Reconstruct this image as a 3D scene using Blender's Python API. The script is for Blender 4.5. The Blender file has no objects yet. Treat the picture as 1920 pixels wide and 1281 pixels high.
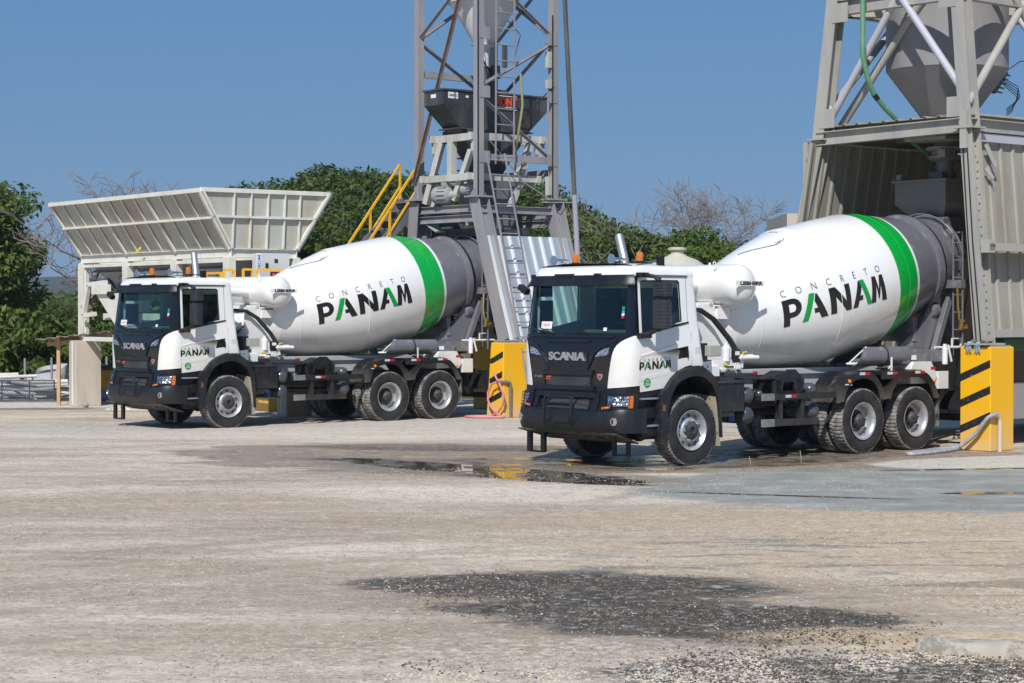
import bpy, bmesh, math, random
import numpy as np
from mathutils import Vector, Matrix, noise as mnoise
from mathutils.geometry import tessellate_polygon
rnd = random.Random(7)
R = math.radians
scene = bpy.context.scene
col = scene.collection
# ------------------------------------------------------------------ camera
cam_d = bpy.data.cameras.new("camera"); cam = bpy.data.objects.new("camera", cam_d); col.objects.link(cam)
cam_d.sensor_width = 36.0; cam_d.lens = 36.0 * 3812 / 1920; cam_d.clip_start = 0.5; cam_d.clip_end = 6000
CAMH = 2.332
cam.location = (0, 0, CAMH)
cam.rotation_mode = 'XYZ'
cam.rotation_euler = (math.pi/2 - 0.01527, 0, 0)
scene.camera = cam
# ------------------------------------------------------------------ sky and sun
SUN_AZ = math.atan2(-0.10, -0.44)      # world x,y pointing to the sun
SUN_EL = R(43.5)
world = bpy.data.worlds.new("World"); scene.world = world; world.use_nodes = True
wn = world.node_tree; bgn = wn.nodes["Background"]
sky = wn.nodes.new("ShaderNodeTexSky"); sky.sky_type = 'NISHITA'; sky.sun_disc = False
sky.sun_elevation = SUN_EL; sky.sun_rotation = SUN_AZ % (2*math.pi)
sky.altitude = 50; sky.air_density = 1.0; sky.dust_density = 0.6; sky.ozone_density = 3.0
_mx = wn.nodes.new("ShaderNodeMix"); _mx.data_type = 'RGBA'; _mx.blend_type = 'MIX'; _mx.inputs[0].default_value = .74; _mx.inputs[7].default_value = (1.15, 3.35, 7.1, 1)
wn.links.new(sky.outputs[0], _mx.inputs[6]); wn.links.new(_mx.outputs[2], bgn.inputs[0]); bgn.inputs[1].default_value = 0.072
sl = bpy.data.lights.new("sun", 'SUN'); sl.energy = 4.8; sl.angle = R(0.53); sl.color = (1.0, 0.955, 0.89)
sun = bpy.data.objects.new("sun", sl); col.objects.link(sun)
sd = Vector((math.sin(SUN_AZ)*math.cos(SUN_EL), math.cos(SUN_AZ)*math.cos(SUN_EL), math.sin(SUN_EL)))
sun.rotation_euler = sd.to_track_quat('Z', 'Y').to_euler(); sun.location = (0, 0, 30)
scene.view_settings.view_transform = 'Standard'; scene.view_settings.look = 'None'
scene.view_settings.exposure = 0.0; scene.view_settings.gamma = 1.0
scene.render.engine = 'CYCLES'
scene.cycles.max_bounces = 8; scene.cycles.transparent_max_bounces = 16
scene.cycles.sample_clamp_indirect = 6.0
# ------------------------------------------------------------------ frames: trucks and the plant share one heading
class Frame:
    def __init__(s, x, y, yaw): s.x, s.y, s.yaw = x, y, yaw; s.c, s.s = math.cos(yaw), math.sin(yaw)
    def w(s, p): return Vector((s.x + s.c*p[0] - s.s*p[1], s.y + s.s*p[0] + s.c*p[1], p[2] if len(p) > 2 else 0))
YAW = -2.446
FR = Frame(1.933, 31.46, -2.442)       # near truck / near plant
FL = Frame(-6.39, 41.283, -2.4497)     # far truck / far plant
W0 = Frame(0, 0, 0)
def back(px, py, Y):                   # point of the photograph (1920x1281) at distance Y
    pit = -0.01527; dx, dz = (px-960)/3812, (640.5-py)/3812
    y = math.cos(pit) - dz*math.sin(pit); z = math.sin(pit) + dz*math.cos(pit)
    t = Y/y; return Vector((dx*t, Y, CAMH + z*t))
# ------------------------------------------------------------------ mesh builder
class MB:
    def __init__(s): s.v = []; s.f = []; s.m = []
    def add(s, vs, fs, mi=0):
        n = len(s.v); s.v.extend([tuple(p) for p in vs]); s.f.extend([tuple(i+n for i in f) for f in fs]); s.m.extend([mi]*len(fs)); return s
    def box(s, c, d, rot=None, mi=0, taper=1.0):
        vs = []
        for z in (-.5, .5):
            k = taper if z > 0 else 1.0
            for x, y in ((-.5, -.5), (.5, -.5), (.5, .5), (-.5, .5)):
                p = Vector((x*d[0]*k, y*d[1]*k, z*d[2]))
                if rot is not None: p = rot @ p
                vs.append((p.x+c[0], p.y+c[1], p.z+c[2]))
        return s.add(vs, [(3,2,1,0),(4,5,6,7),(0,1,5,4),(1,2,6,5),(2,3,7,6),(3,0,4,7)], mi)
    def bb(s, x0, x1, y0, y1, z0, z1, mi=0):
        return s.box(((x0+x1)/2, (y0+y1)/2, (z0+z1)/2), (abs(x1-x0), abs(y1-y0), abs(z1-z0)), None, mi)
    def bar(s, p, q, w, h, up=(0, 0, 1), mi=0):
        p, q = Vector(p), Vector(q); d = (q-p); L = d.length; d.normalize(); up = Vector(up)
        if abs(d.dot(up)) > .98: up = Vector((1, 0, 0))
        a = d.cross(up).normalized(); b = a.cross(d)
        return s.box((p+q)/2, (L, w, h), Matrix((d, a, b)).transposed(), mi)
    def ibeam(s, p, q, w, h, t=.012, up=(0, 0, 1), mi=0):
        p, q = Vector(p), Vector(q); d = (q-p).normalized(); u = Vector(up)
        if abs(d.dot(u)) > .98: u = Vector((1, 0, 0))
        a = d.cross(u).normalized(); b = a.cross(d)
        s.bar(p+b*(h/2-t/2), q+b*(h/2-t/2), w, t, up, mi); s.bar(p-b*(h/2-t/2), q-b*(h/2-t/2), w, t, up, mi)
        s.bar(p, q, t, h-2*t, up, mi); return s
    def tube(s, pts, r, n=8, mi=0, cap=True):
        pts = [Vector(p) for p in pts]; rs = r if isinstance(r, (list, tuple)) else [r]*len(pts)
        ref = None; rings = []
        for i, p in enumerate(pts):
            d = (pts[min(i+1, len(pts)-1)] - pts[max(i-1, 0)]).normalized()
            if ref is None:
                ref = Vector((0, 0, 1)) if abs(d.z) < .9 else Vector((1, 0, 0))
            a = d.cross(ref).normalized(); b = a.cross(d).normalized(); ref = b
            rings.append([p + a*(rs[i]*math.cos(t)) + b*(rs[i]*math.sin(t)) for t in [2*math.pi*k/n for k in range(n)]])
        vs = [v for rg in rings for v in rg]; fs = []
        for i in range(len(rings)-1):
            for k in range(n):
                a, b2 = i*n+k, i*n+(k+1) % n; fs.append((a, a+n, b2+n, b2))
        if cap: fs.append(tuple(range(n))); fs.append(tuple(range(len(vs)-1, len(vs)-n-1, -1)))
        return s.add(vs, fs, mi)
    def lathe(s, prof, o, ax, n=32, mi=None, mod=None):
        """prof: (s,r) or (s,r,mi) list along axis ax from o"""
        o = Vector(o); ax = Vector(ax).normalized(); ref = Vector((0, 0, 1)) if abs(ax.z) < .9 else Vector((1, 0, 0))
        a = ax.cross(ref).normalized(); b = a.cross(ax)
        vs = []
        for j, q in enumerate(prof):
            for k in range(n):
                t = 2*math.pi*k/n; r = q[1]*(mod(j, k) if mod else 1)
                vs.append(o + ax*q[0] + a*(r*math.cos(t)) + b*(r*math.sin(t)))
        m0 = len(s.v); s.v.extend([tuple(p) for p in vs])
        for j in range(len(prof)-1):
            mm = prof[j][2] if len(prof[j]) > 2 else (mi or 0)
            for k in range(n):
                p, q = m0+j*n+k, m0+j*n+(k+1) % n; s.f.append((p, q, q+n, p+n)); s.m.append(mm)
        if prof[0][1] > 1e-4: s.f.append(tuple(m0+k for k in range(n-1, -1, -1))); s.m.append(prof[0][2] if len(prof[0]) > 2 else (mi or 0))
        if prof[-1][1] > 1e-4: s.f.append(tuple(m0+(len(prof)-1)*n+k for k in range(n))); s.m.append(prof[-2][2] if len(prof[-2]) > 2 else (mi or 0))
        return s
    def cyl(s, p, q, r0, r1=None, n=20, mi=0):
        p, q = Vector(p), Vector(q); return s.lathe([(0, r0), ((q-p).length, r1 if r1 is not None else r0)], p, q-p, n, mi)
    def plate(s, outer, holes, fn, t0, t1, mi=0):
        """polygon with holes in 2D, fn(u,v,t)->3D, from t0 (outside) to t1 (inside)"""
        loops = [outer] + list(holes)
        flat = [p for l in loops for p in l]
        tris = tessellate_polygon([[Vector((p[0], p[1], 0)) for p in l] for l in loops])
        n = len(flat)
        vs = [fn(p[0], p[1], t0) for p in flat] + [fn(p[0], p[1], t1) for p in flat]
        fs = [tuple(t) for t in tris] + [tuple(i+n for i in reversed(t)) for t in tris]
        b = 0
        for l in loops:
            for i in range(len(l)):
                p, q = b+i, b+(i+1) % len(l); fs.append((p, q, q+n, p+n))
            b += len(l)
        return s.add(vs, fs, mi)
    def grid(s, fn, us, vs_, mi=0, closed=False):
        nu, nv = len(us), len(vs_)
        pts = [fn(u, v) for u in us for v in vs_]
        fs = [(i*nv+j, i*nv+j+1, (i+1)*nv+j+1, (i+1)*nv+j) for i in range(nu-1) for j in range(nv-1)]
        return s.add(pts, fs, mi)
    def shell(s, fn, us, vs_, t, mi=0):
        """closed sheet: fn(u,v,off) on both sides"""
        nu, nv = len(us), len(vs_)
        A = [fn(u, v, 0) for u in us for v in vs_]; B = [fn(u, v, -t) for u in us for v in vs_]; n = len(A); fs = []
        for i in range(nu-1):
            for j in range(nv-1):
                q = (i*nv+j, i*nv+j+1, (i+1)*nv+j+1, (i+1)*nv+j); fs.append(q); fs.append(tuple(k+n for k in reversed(q)))
        rim = [i*nv for i in range(nu)] + [(nu-1)*nv+j for j in range(1, nv)] + [i*nv+nv-1 for i in range(nu-2, -1, -1)] + [j for j in range(nv-2, 0, -1)]
        for i in range(len(rim)):
            a, b = rim[i], rim[(i+1) % len(rim)]; fs.append((a, b, b+n, a+n))
        return s.add(A+B, fs, mi)
    def mirror(s):
        o = MB(); o.v = [(x, -y, z) for x, y, z in s.v]; o.f = [tuple(reversed(f)) for f in s.f]; o.m = list(s.m); return o
    def build(s, name, mats, parent=None, smooth=35, bevel=0, frame=None, fixn=True):
        me = bpy.data.meshes.new(name)
        v = s.v
        if frame is not None: v = [tuple(frame.w(p)) for p in v]
        me.from_pydata(v, [], s.f)
        if not isinstance(mats, (list, tuple)): mats = [mats]
        for m in mats: me.materials.append(m)
        if len(mats) > 1: me.polygons.foreach_set('material_index', s.m)
        if fixn:
            bm = bmesh.new(); bm.from_mesh(me)
            bmesh.ops.recalc_face_normals(bm, faces=bm.faces)
            bm.to_mesh(me); bm.free()
        if smooth:
            me.polygons.foreach_set('use_smooth', [True]*len(me.polygons)); me.set_sharp_from_angle(angle=R(smooth))
        me.update()
        ob = bpy.data.objects.new(name, me); col.objects.link(ob)
        if parent is not None: ob.parent = parent
        if bevel:
            b = ob.modifiers.new('bevel', 'BEVEL'); b.width = bevel; b.segments = 2; b.limit_method = 'ANGLE'; b.angle_limit = R(40); b.harden_normals = True
        return ob
def tag(o, label=None, cat=None, group=None, kind=None):
    if label: o['label'] = label
    if cat: o['category'] = cat
    if group: o['group'] = group
    if kind: o['kind'] = kind
    return o
def root(name, label, cat, loc, yaw=0, group=None):
    o = bpy.data.objects.new(name, None); col.objects.link(o); o.location = loc; o.rotation_euler = (0, 0, yaw); o.empty_display_size = .2
    return tag(o, label, cat, group)
def froot(name, label, cat, F, base, group=None):      # thing whose parts are given in frame coordinates
    o = root(name, label, cat, F.w(base), F.yaw, group); o['bx'], o['by'], o['bz'] = base; return o
def fpart(mb, name, mats, r, **k):
    b = (r['bx'], r['by'], r['bz']); mb.v = [(x-b[0], y-b[1], z-b[2]) for x, y, z in mb.v]
    return mb.build(name, mats, r, **k)
def kids(o): return [c for c in bpy.data.objects if c.parent == o]
def copy_tree(o, parent=None, cmap=None):
    c = o.copy(); col.objects.link(c)
    if parent is not None: c.parent = parent
    for ch in cmap.get(o.name, []): copy_tree(ch, c, cmap)
    return c
def child_map():
    m = {}
    for o in bpy.data.objects:
        if o.parent: m.setdefault(o.parent.name, []).append(o)
    return m
def text_geo(s, size=1.0, bold=0.0, space=1.0):
    cu = bpy.data.curves.new('t', 'FONT'); cu.body = s; cu.size = size; cu.offset = bold; cu.space_character = space
    cu.align_x = 'CENTER'; cu.align_y = 'CENTER'; cu.resolution_u = 4
    ob = bpy.data.objects.new('t', cu); me = ob.to_mesh()
    vs = [tuple(v.co) for v in me.vertices]; fs = [tuple(p.vertices) for p in me.polygons]
    ob.to_mesh_clear(); bpy.data.objects.remove(ob); bpy.data.curves.remove(cu)
    xs = [v[0] for v in vs]; ys = [v[1] for v in vs]; cx, cy = (min(xs)+max(xs))/2, (min(ys)+max(ys))/2
    return [(v[0]-cx, v[1]-cy) for v in vs], fs, max(xs)-min(xs), max(ys)-min(ys)
def put_text(mb, s, w, h, fn, mi=0, bold=0.0, space=1.0):
    """text scaled into w x h, fn(u,v)->3D"""
    vs, fs, W, H = text_geo(s, 1.0, bold, space)
    return mb.add([fn(x*w/W, y*h/H) for x, y in vs], fs, mi)
# ------------------------------------------------------------------ materials
def nt(name):
    m = bpy.data.materials.new(name); m.use_nodes = True; return m, m.node_tree, m.node_tree.nodes["Principled BSDF"]
def N(t, ty, **k):
    n = t.nodes.new(ty)
    for a, b in k.items(): setattr(n, a, b)
    return n
def col4(c): return (c[0], c[1], c[2], 1)
def noise_n(t, vec, scale, detail=4, rough=.55, dist=0):
    n = N(t, 'ShaderNodeTexNoise'); n.inputs['Scale'].default_value = scale; n.inputs['Detail'].default_value = detail
    n.inputs['Roughness'].default_value = rough; n.inputs['Distortion'].default_value = dist
    if vec is not None: t.links.new(vec, n.inputs['Vector'])
    return n.outputs[0]
def ramp(t, fac, pts):
    r = N(t, 'ShaderNodeValToRGB'); e = r.color_ramp.elements
    while len(e) > 1: e.remove(e[-1])
    e[0].position = pts[0][0]; c = pts[0][1]; e[0].color = col4(c) if isinstance(c, (tuple, list)) else (c, c, c, 1)
    for p, c in pts[1:]:
        x = e.new(p); x.color = col4(c) if isinstance(c, (tuple, list)) else (c, c, c, 1)
    t.links.new(fac, r.inputs[0]); return r.outputs[0]
def mixc(t, fac, a, b, mode='MIX'):
    m = N(t, 'ShaderNodeMix', data_type='RGBA', blend_type=mode)
    for sock, val in ((m.inputs[0], fac), (m.inputs[6], a), (m.inputs[7], b)):
        if isinstance(val, (int, float)): sock.default_value = val
        elif isinstance(val, (tuple, list)): sock.default_value = col4(val)
        else: t.links.new(val, sock)
    return m.outputs[2]
def mth(t, op, a, b=None, c=None, clamp=False):
    m = N(t, 'ShaderNodeMath', operation=op, use_clamp=clamp)
    for i, v in enumerate((a, b, c)):
        if v is None: continue
        if isinstance(v, (int, float)): m.inputs[i].default_value = v
        else: t.links.new(v, m.inputs[i])
    return m.outputs[0]
def bump(t, b, h, strength=.3, dist=.01):
    n = N(t, 'ShaderNodeBump'); n.inputs['Strength'].default_value = strength; n.inputs['Distance'].default_value = dist
    t.links.new(h, n.inputs['Height']); t.links.new(n.outputs[0], b.inputs['Normal']); return n
def pmat(name, c, rough=.5, metal=0, coat=0, dirt=None, dscale=2.0, damt=.5, dlo=.45, dhi=.7, bmp=0, bscale=60, low=None, spec=None, vary=.06, streak=False):
    """painted / cast surface: colour with slight variation, worn dirt blotches, optional road dust low down (object z)"""
    m, t, b = nt(name)
    tc = N(t, 'ShaderNodeTexCoord').outputs['Object']
    n1 = noise_n(t, tc, 1.3, 5, .6)
    c1 = mixc(t, n1, tuple(x*(1-vary) for x in c), tuple(min(1, x*(1+vary)) for x in c))
    rr = None
    if dirt is not None:
        v = tc
        if streak:
            mp = N(t, 'ShaderNodeMapping'); mp.inputs['Scale'].default_value = (1, 1, .16); t.links.new(tc, mp.inputs[0]); v = mp.outputs[0]
        d = ramp(t, noise_n(t, v, dscale, 8, .68), [(dlo, 0), (dhi, 1)])
        d = mth(t, 'MULTIPLY', d, damt); c1 = mixc(t, d, c1, dirt); rr = d
    if low is not None:
        z0, z1, dc, da = low
        sx = N(t, 'ShaderNodeSeparateXYZ'); t.links.new(tc, sx.inputs[0])
        mr = N(t, 'ShaderNodeMapRange'); mr.inputs[1].default_value = z1; mr.inputs[2].default_value = z0; t.links.new(sx.outputs[2], mr.inputs[0])
        g = mth(t, 'MULTIPLY', mr.outputs[0], ramp(t, noise_n(t, tc, 3.2, 8, .7), [(.3, 0.15), (.68, 1)]))
        g = mth(t, 'MULTIPLY', g, da); c1 = mixc(t, g, c1, dc); rr = g if rr is None else mth(t, 'MAXIMUM', rr, g)
    t.links.new(c1, b.inputs['Base Color'])
    b.inputs['Metallic'].default_value = metal
    if coat: b.inputs['Coat Weight'].default_value = coat; b.inputs['Coat Roughness'].default_value = .06
    if spec is not None: b.inputs['Specular IOR Level'].default_value = spec
    if rr is not None: t.links.new(mth(t, 'MULTIPLY_ADD', rr, .85-rough, rough, clamp=True), b.inputs['Roughness'])
    else: t.links.new(mth(t, 'MULTIPLY_ADD', noise_n(t, tc, 5, 4), .12, rough-.05, clamp=True), b.inputs['Roughness'])
    if bmp: bump(t, b, noise_n(t, tc, bscale, 5, .6), bmp, .008)
    return m
DUST = (.42, .37, .31)
M = {}
M['white'] = pmat('truck_white_paint', (.80, .80, .785), .28, coat=.6, dirt=(.5, .46, .4), dscale=2.2, damt=.22, vary=.02, low=(1.0, 1.75, (.50, .45, .38), .45))
M['drumw'] = pmat('drum_white_paint', (.80, .80, .79), .28, coat=.5, dirt=(.52, .49, .44), dscale=1.5, damt=.30, dlo=.52, vary=.02, low=(1.2, 2.3, (.46, .43, .38), .35))
M['green'] = pmat('drum_green_band', (.0, .36, .045), .28, coat=.5, vary=.05)
M['dgray'] = pmat('drum_grey_paint', (.15, .15, .172), .30, coat=.4, dirt=(.42, .40, .37), dscale=4, damt=.5, dlo=.55, dhi=.72, vary=.04)
M['bumper'] = pmat('bumper_plastic', (.010, .012, .016), .36, dirt=(.06, .055, .05), dscale=2.5, damt=.3, vary=.1)
M['black'] = pmat('black_plastic', (.008, .009, .012), .38, dirt=(.06, .055, .05), dscale=3, damt=.2, vary=.1)
M['gloss'] = pmat('gloss_black', (.006, .007, .010), .16, coat=.4, vary=.1)
M['chass'] = pmat('chassis_grey_black', (.009, .010, .013), .38, dirt=(.10, .095, .085), dscale=3.5, damt=.3, low=(.3, 1.1, (.22, .20, .18), .22))
M['dusty'] = pmat('dusty_black_rubber', (.02, .02, .022), .6, dirt=(.45, .41, .34), dscale=2.6, damt=.75, dlo=.4, dhi=.62)
M['flap'] = pmat('mud_caked_flap', (.36, .32, .25), .85, dirt=(.08, .07, .06), dscale=9, damt=.7, dlo=.55, dhi=.6, bmp=.4)
M['sub'] = pmat('subframe_pale_grey', (.42, .44, .46), .45, dirt=(.35, .31, .26), dscale=3, damt=.5)
M['alu'] = pmat('aluminium', (.55, .56, .57), .42, metal=.85, dirt=(.3, .28, .25), dscale=6, damt=.35)
M['chrome'] = pmat('chrome', (.75, .76, .78), .12, metal=1)
M['rimA'] = pmat('alloy_rim', (.50, .51, .53), .40, metal=.6, dirt=(.16, .14, .12), dscale=7, damt=.6, dlo=.5)
M['hubd'] = pmat('dark_hub', (.035, .035, .037), .5, dirt=(.2, .18, .16), dscale=8, damt=.4)
M['tyre'] = pmat('tyre_rubber', (.012, .012, .013), .70, dirt=(.10, .095, .09), dscale=5, damt=.35, dlo=.4, bmp=.15, bscale=120)
M['tread'] = pmat('tyre_tread_dusty', (.04, .04, .04), .85, dirt=(.36, .345, .32), dscale=6, damt=.8, dlo=.38, dhi=.62, bmp=.3, bscale=90)
M['red'] = pmat('reflector_red', (.5, .012, .015), .3)
M['silv'] = pmat('reflector_silver', (.55, .57, .6), .3)
M['orange'] = pmat('amber_lens', (.85, .22, .01), .15, coat=.8)
M['letG'] = pmat('logo_green', (.0, .30, .05), .35)
M['letB'] = pmat('logo_black', (.012, .011, .012), .35)
M['letS'] = pmat('badge_silver', (.5, .5, .52), .25, metal=.6)
M['letW'] = pmat('sign_white', (.75, .75, .75), .45)
M['letO'] = pmat('badge_orange', (.85, .09, .02), .35)
M['blue'] = pmat('blue_plastic', (.01, .06, .30), .35)
M['yel'] = pmat('yellow_paint', (.78, .42, .008), .45, dirt=(.55, .42, .22), dscale=5, damt=.3)
M['seat'] = pmat('seat_fabric', (.03, .032, .036), .9)
M['trim'] = pmat('cab_trim_grey', (.10, .105, .10), .7)
M['hose'] = pmat('black_hose', (.012, .012, .012), .5)
def glass(name, tint, rough=.02, alpha=.8, ior=1.5):
    m, t, b = nt(name); t.nodes.remove(b); out = t.nodes['Material Output']
    tr = N(t, 'ShaderNodeBsdfTransparent'); tr.inputs[0].default_value = col4(tint)
    gl = N(t, 'ShaderNodeBsdfGlossy'); gl.inputs['Roughness'].default_value = rough; gl.inputs[0].default_value = (1, 1, 1, 1)
    fr = N(t, 'ShaderNodeFresnel'); fr.inputs[0].default_value = ior
    mx = N(t, 'ShaderNodeMixShader'); gm_ = N(t, 'ShaderNodeNewGeometry'); fm = N(t, 'ShaderNodeMath', operation='MULTIPLY'); inv = N(t, 'ShaderNodeMath', operation='SUBTRACT'); inv.inputs[0].default_value = 1; t.links.new(gm_.outputs['Backfacing'], inv.inputs[1]); t.links.new(fr.outputs[0], fm.inputs[0]); t.links.new(inv.outputs[0], fm.inputs[1]); t.links.new(fm.outputs[0], mx.inputs[0]); t.links.new(tr.outputs[0], mx.inputs[1]); t.links.new(gl.outputs[0], mx.inputs[2])
    t.links.new(mx.outputs[0], out.inputs[0]); return m
M['glass'] = glass('tinted_window', (.77, .875, .85), ior=1.6)
M['lens'] = glass('clear_lens', (.93, .93, .95))
def lampmat():
    m, t, b = nt('headlamp_reflector'); b.inputs['Metallic'].default_value = 1; b.inputs['Roughness'].default_value = .14
    tc = N(t, 'ShaderNodeTexCoord').outputs['Object']; v = N(t, 'ShaderNodeTexVoronoi'); v.inputs['Scale'].default_value = 22; t.links.new(tc, v.inputs[0])
    t.links.new(ramp(t, v.outputs['Distance'], [(0, (.15, .16, .18)), (.35, (.8, .82, .86)), (1, (.95, .95, .97))]), b.inputs['Base Color'])
    bump(t, b, v.outputs['Distance'], .8, .02); return m
M['lamp'] = lampmat()
def meshmat():
    m, t, b = nt('grille_mesh'); tc = N(t, 'ShaderNodeTexCoord').outputs['Object']
    v = N(t, 'ShaderNodeTexVoronoi'); v.inputs['Scale'].default_value = 45; v.inputs['Randomness'].default_value = 0.1; t.links.new(tc, v.inputs[0])
    t.links.new(ramp(t, v.outputs['Distance'], [(.3, (.003, .003, .004)), (.5, (.05, .052, .058))]), b.inputs['Base Color']); b.inputs['Roughness'].default_value = .5
    bump(t, b, v.outputs['Distance'], 1, .01); return m
M['mesh'] = meshmat()
# ================================================================== concrete mixer truck (local: x forward, y left, z up, origin under front axle)
def X0(z): return float(np.interp(z, [.35, .6, .86, 1.0, 1.2, 1.7, 1.97, 2.72, 2.86, 3.0], [1.40, 1.50, 1.50, 1.45, 1.43, 1.44, 1.41, 1.27, 1.25, 1.16]))
def YS(z): return float(np.interp(z, [.5, 1.1, 1.65, 2.0, 2.87, 3.05], [1.19, 1.18, 1.205, 1.18, 1.125, 1.10]))
def FP(a, z, off=0.0):
    """front plan curve, a in [-1,1] from right door seam round to the left one"""
    s = -1 if a < 0 else 1; a = abs(a); xe = 1.075; ys = YS(z); x0 = X0(z)
    if a < .75:
        q = a/.75; y = .85*q; x = x0-.03*q*q; nx, ny = 1, .07*q
    else:
        th = (a-.75)/.25*math.pi/2; y = .85+(ys-.85)*math.sin(th); D = (x0-.03-xe); x = xe + D*math.cos(th)**.9 if D > 0 else xe
        nx, ny = math.cos(th)*(ys-.85), math.sin(th)*D + 1e-6
    L = math.hypot(nx, ny); return (x+off*nx/L, s*(y+off*ny/L), z)
def lin(a, b, n): return [a+(b-a)*i/(n-1) for i in range(n)]
def fpatch(mb, al, ar, zs, na, off, t, mi=0):
    """patch between borders al(z), ar(z)"""
    return mb.shell(lambda u, v, o: FP(al(v)+(ar(v)-al(v))*u, v, off+o), lin(0, 1, na), zs, t, mi)
def ab(z): return float(np.interp(z, [1.15, 1.41, 1.62, 1.74, 1.82, 1.88, 1.93, 1.975], [.745, .765, .785, .80, .825, .86, .91, .985]))
def cab_parts(T):
    # --- roof
    b = MB()
    def outline(inset, z):
        pts = [FP(a, z, -inset) for a in lin(-1, 1, 41)]
        ys = YS(z)-inset; pts += [(x, ys, z) for x in lin(.9, -.10+inset, 7)]
        for k in range(1, 6):
            th = k/6*math.pi/2; pts.append((-.04-.10*math.sin(th)+inset, ys-.10*(1-math.cos(th)), z))
        pts += [(-.14+inset, y, z) for y in lin(ys-.1, -(ys-.1), 9)]
        for k in range(5, 0, -1):
            th = k/6*math.pi/2; pts.append((-.04-.10*math.sin(th)+inset, -(ys-.10*(1-math.cos(th))), z))
        pts += [(x, -ys, z) for x in lin(-.10+inset, .9, 7)]
        return pts
    rings = [outline(i, z) for i, z in ((.03, 2.80), (0, 2.84), (0, 2.90), (.012, 2.94), (.04, 2.975), (.09, 3.0), (.2, 3.02), (.45, 3.035))]
    n = len(rings[0]); vs = [p for r in rings for p in r]; fs = []
    for j in range(len(rings)-1):
        for k in range(n): fs.append((j*n+k, j*n+(k+1) % n, (j+1)*n+(k+1) % n, (j+1)*n+k))
    fs.append(tuple((len(rings)-1)*n+k for k in range(n)))
    b.add(vs, fs); b.bb(-.1, 1.0, -1.08, 1.08, 2.80, 2.82)
    for s in (-1, 1): b.bar((.06, s*1.135, 2.865), (1.06, s*1.135, 2.865), .035, .018)
    roof = b.build('roof', M['white'], T, smooth=50)
    g = MB()
    for s in (-1, 1): g.bar((.05, s*1.142, 2.848), (1.06, s*1.142, 2.848), .012, .014)
    g.build('drip_rail_shadow_gap', M['black'], roof, smooth=0)
    # --- rear wall + rear quarter panels + floor
    b = MB(); re = lambda z: float(np.interp(z, [1.5, 1.7, 2.52, 2.84], [-.31, -.25, -.17, -.12]))
    for s in (-1, 1):
        def fq(u, v, o, s=s):
            z = v; x1 = re(z); th = max(0, (u-.7)/.3)
            x = .0+.07*max(0, min(1, (z-2.02)/.14)) ; x = x+(x1-x)*u
            return (x, s*(YS(z)-.07*th*th+o), z)
        b.shell(fq, lin(0, 1, 9), [1.5, 1.6, 1.8, 2.02, 2.16, 2.5, 2.84], .04)
    b.shell(lambda u, v, o: (re(v)-o*0-(.0 if o == 0 else -.04), u*(YS(v)-.07), v), lin(-1, 1, 5), [1.35, 1.7, 2.2, 2.84], .04)
    b.bb(-.25, 1.1, -1.13, 1.13, 1.40, 1.45)
    b.build('cab_shell', M['white'], T)
    t = MB()
    for i, w in enumerate((.13, .1, .1, .13)): t.bb(-.19-.0, -.08, 0, .004, 0, .012) if False else None
    for s in (-1, 1):
        # --- door
        fn = lambda u, v, w, s=s: (u, s*(YS(v)-w), v)
        outer = [(1.06, 2.84), (.5, 2.84), (.08, 2.84), (.072, 2.5), (.07, 2.16), (.045, 2.08), (.004, 2.02), (.004, 1.8), (.004, 1.515), (.15, 1.485), (.31, 1.425), (.44, 1.335), (.55, 1.215), (.58, 1.175), (.8, 1.152), (1.05, 1.13), (1.068, 1.35), (1.07, 1.65), (1.07, 2.0), (1.065, 2.5)]
        win = [(1.02, 2.73), (1.0, 2.775), (.6, 2.785), (.24, 2.785), (.205, 2.75), (.195, 2.4), (.185, 2.165), (.6, 2.08), (1.02, 1.995)]
        hnd = [(.235, 1.775), (.07, 1.80), (.055, 1.63), (.30, 1.60)]
        d = MB().plate(outer, [win, hnd], fn, 0, .045)
        # pressed crease along the door
        door = d.build('door', M['white'], T, bevel=.006)
        if s < 0: door['label'] = 'right-hand cab door'
        c = MB()
        for p, q, w in (((1.07, 1.665), (.30, 1.83), .012), ((1.06, 1.345), (.50, 1.43), .003)):
            c.add([(p[0], s*(YS(p[1])+.001), p[1]+.012), (q[0], s*(YS(q[1])+.001), q[1]+.012), (q[0], s*(YS(q[1])+w), q[1]), (p[0], s*(YS(p[1])+w), p[1]), (p[0], s*(YS(p[1])+.001), p[1]-.055), (q[0], s*(YS(q[1])+.001), q[1]-.05)],
                  [(0, 1, 2, 3), (3, 2, 5, 4)])
        c.build('pressed_crease', M['white'], door, smooth=0)
        sm = MB(); sm.plate([(1.0735, 2.83), (1.0665, 2.83), (1.0665, 1.14), (1.0735, 1.14)], [], fn, -.0015, .03); sm.plate([(.004, 2.0), (-.002, 2.0), (-.002, 1.52), (.004, 1.52)], [], fn, -.0015, .03); sm.plate([(.080, 2.83), (.074, 2.83), (.068, 2.17), (.074, 2.17)], [], fn, -.0015, .03); sm.build('door_gap', M['black'], door, smooth=0)
        g = MB().plate([(x*1.0+(.6-x)*-.01, z) for x, z in win], [], lambda u, v, w, s=s: (u, s*(YS(v)-.03-w), v), 0, .006)
        g.build('door_window', M['glass'], door)
        w = MB()
        w.plate([(1.065, 1.955), (1.065, 2.0), (.6, 2.085), (.055, 2.165), (.05, 2.145), (.5, 2.055)], [], fn, -.012, .01)
        for i in range(len(win)):
            p, q = win[i], win[(i+1) % len(win)]; w.bar((p[0], s*(YS(p[1])-.012), p[1]), (q[0], s*(YS(q[1])-.012), q[1]), .02, .02)
        w.build('window_seal', M['black'], door, smooth=0)
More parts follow.
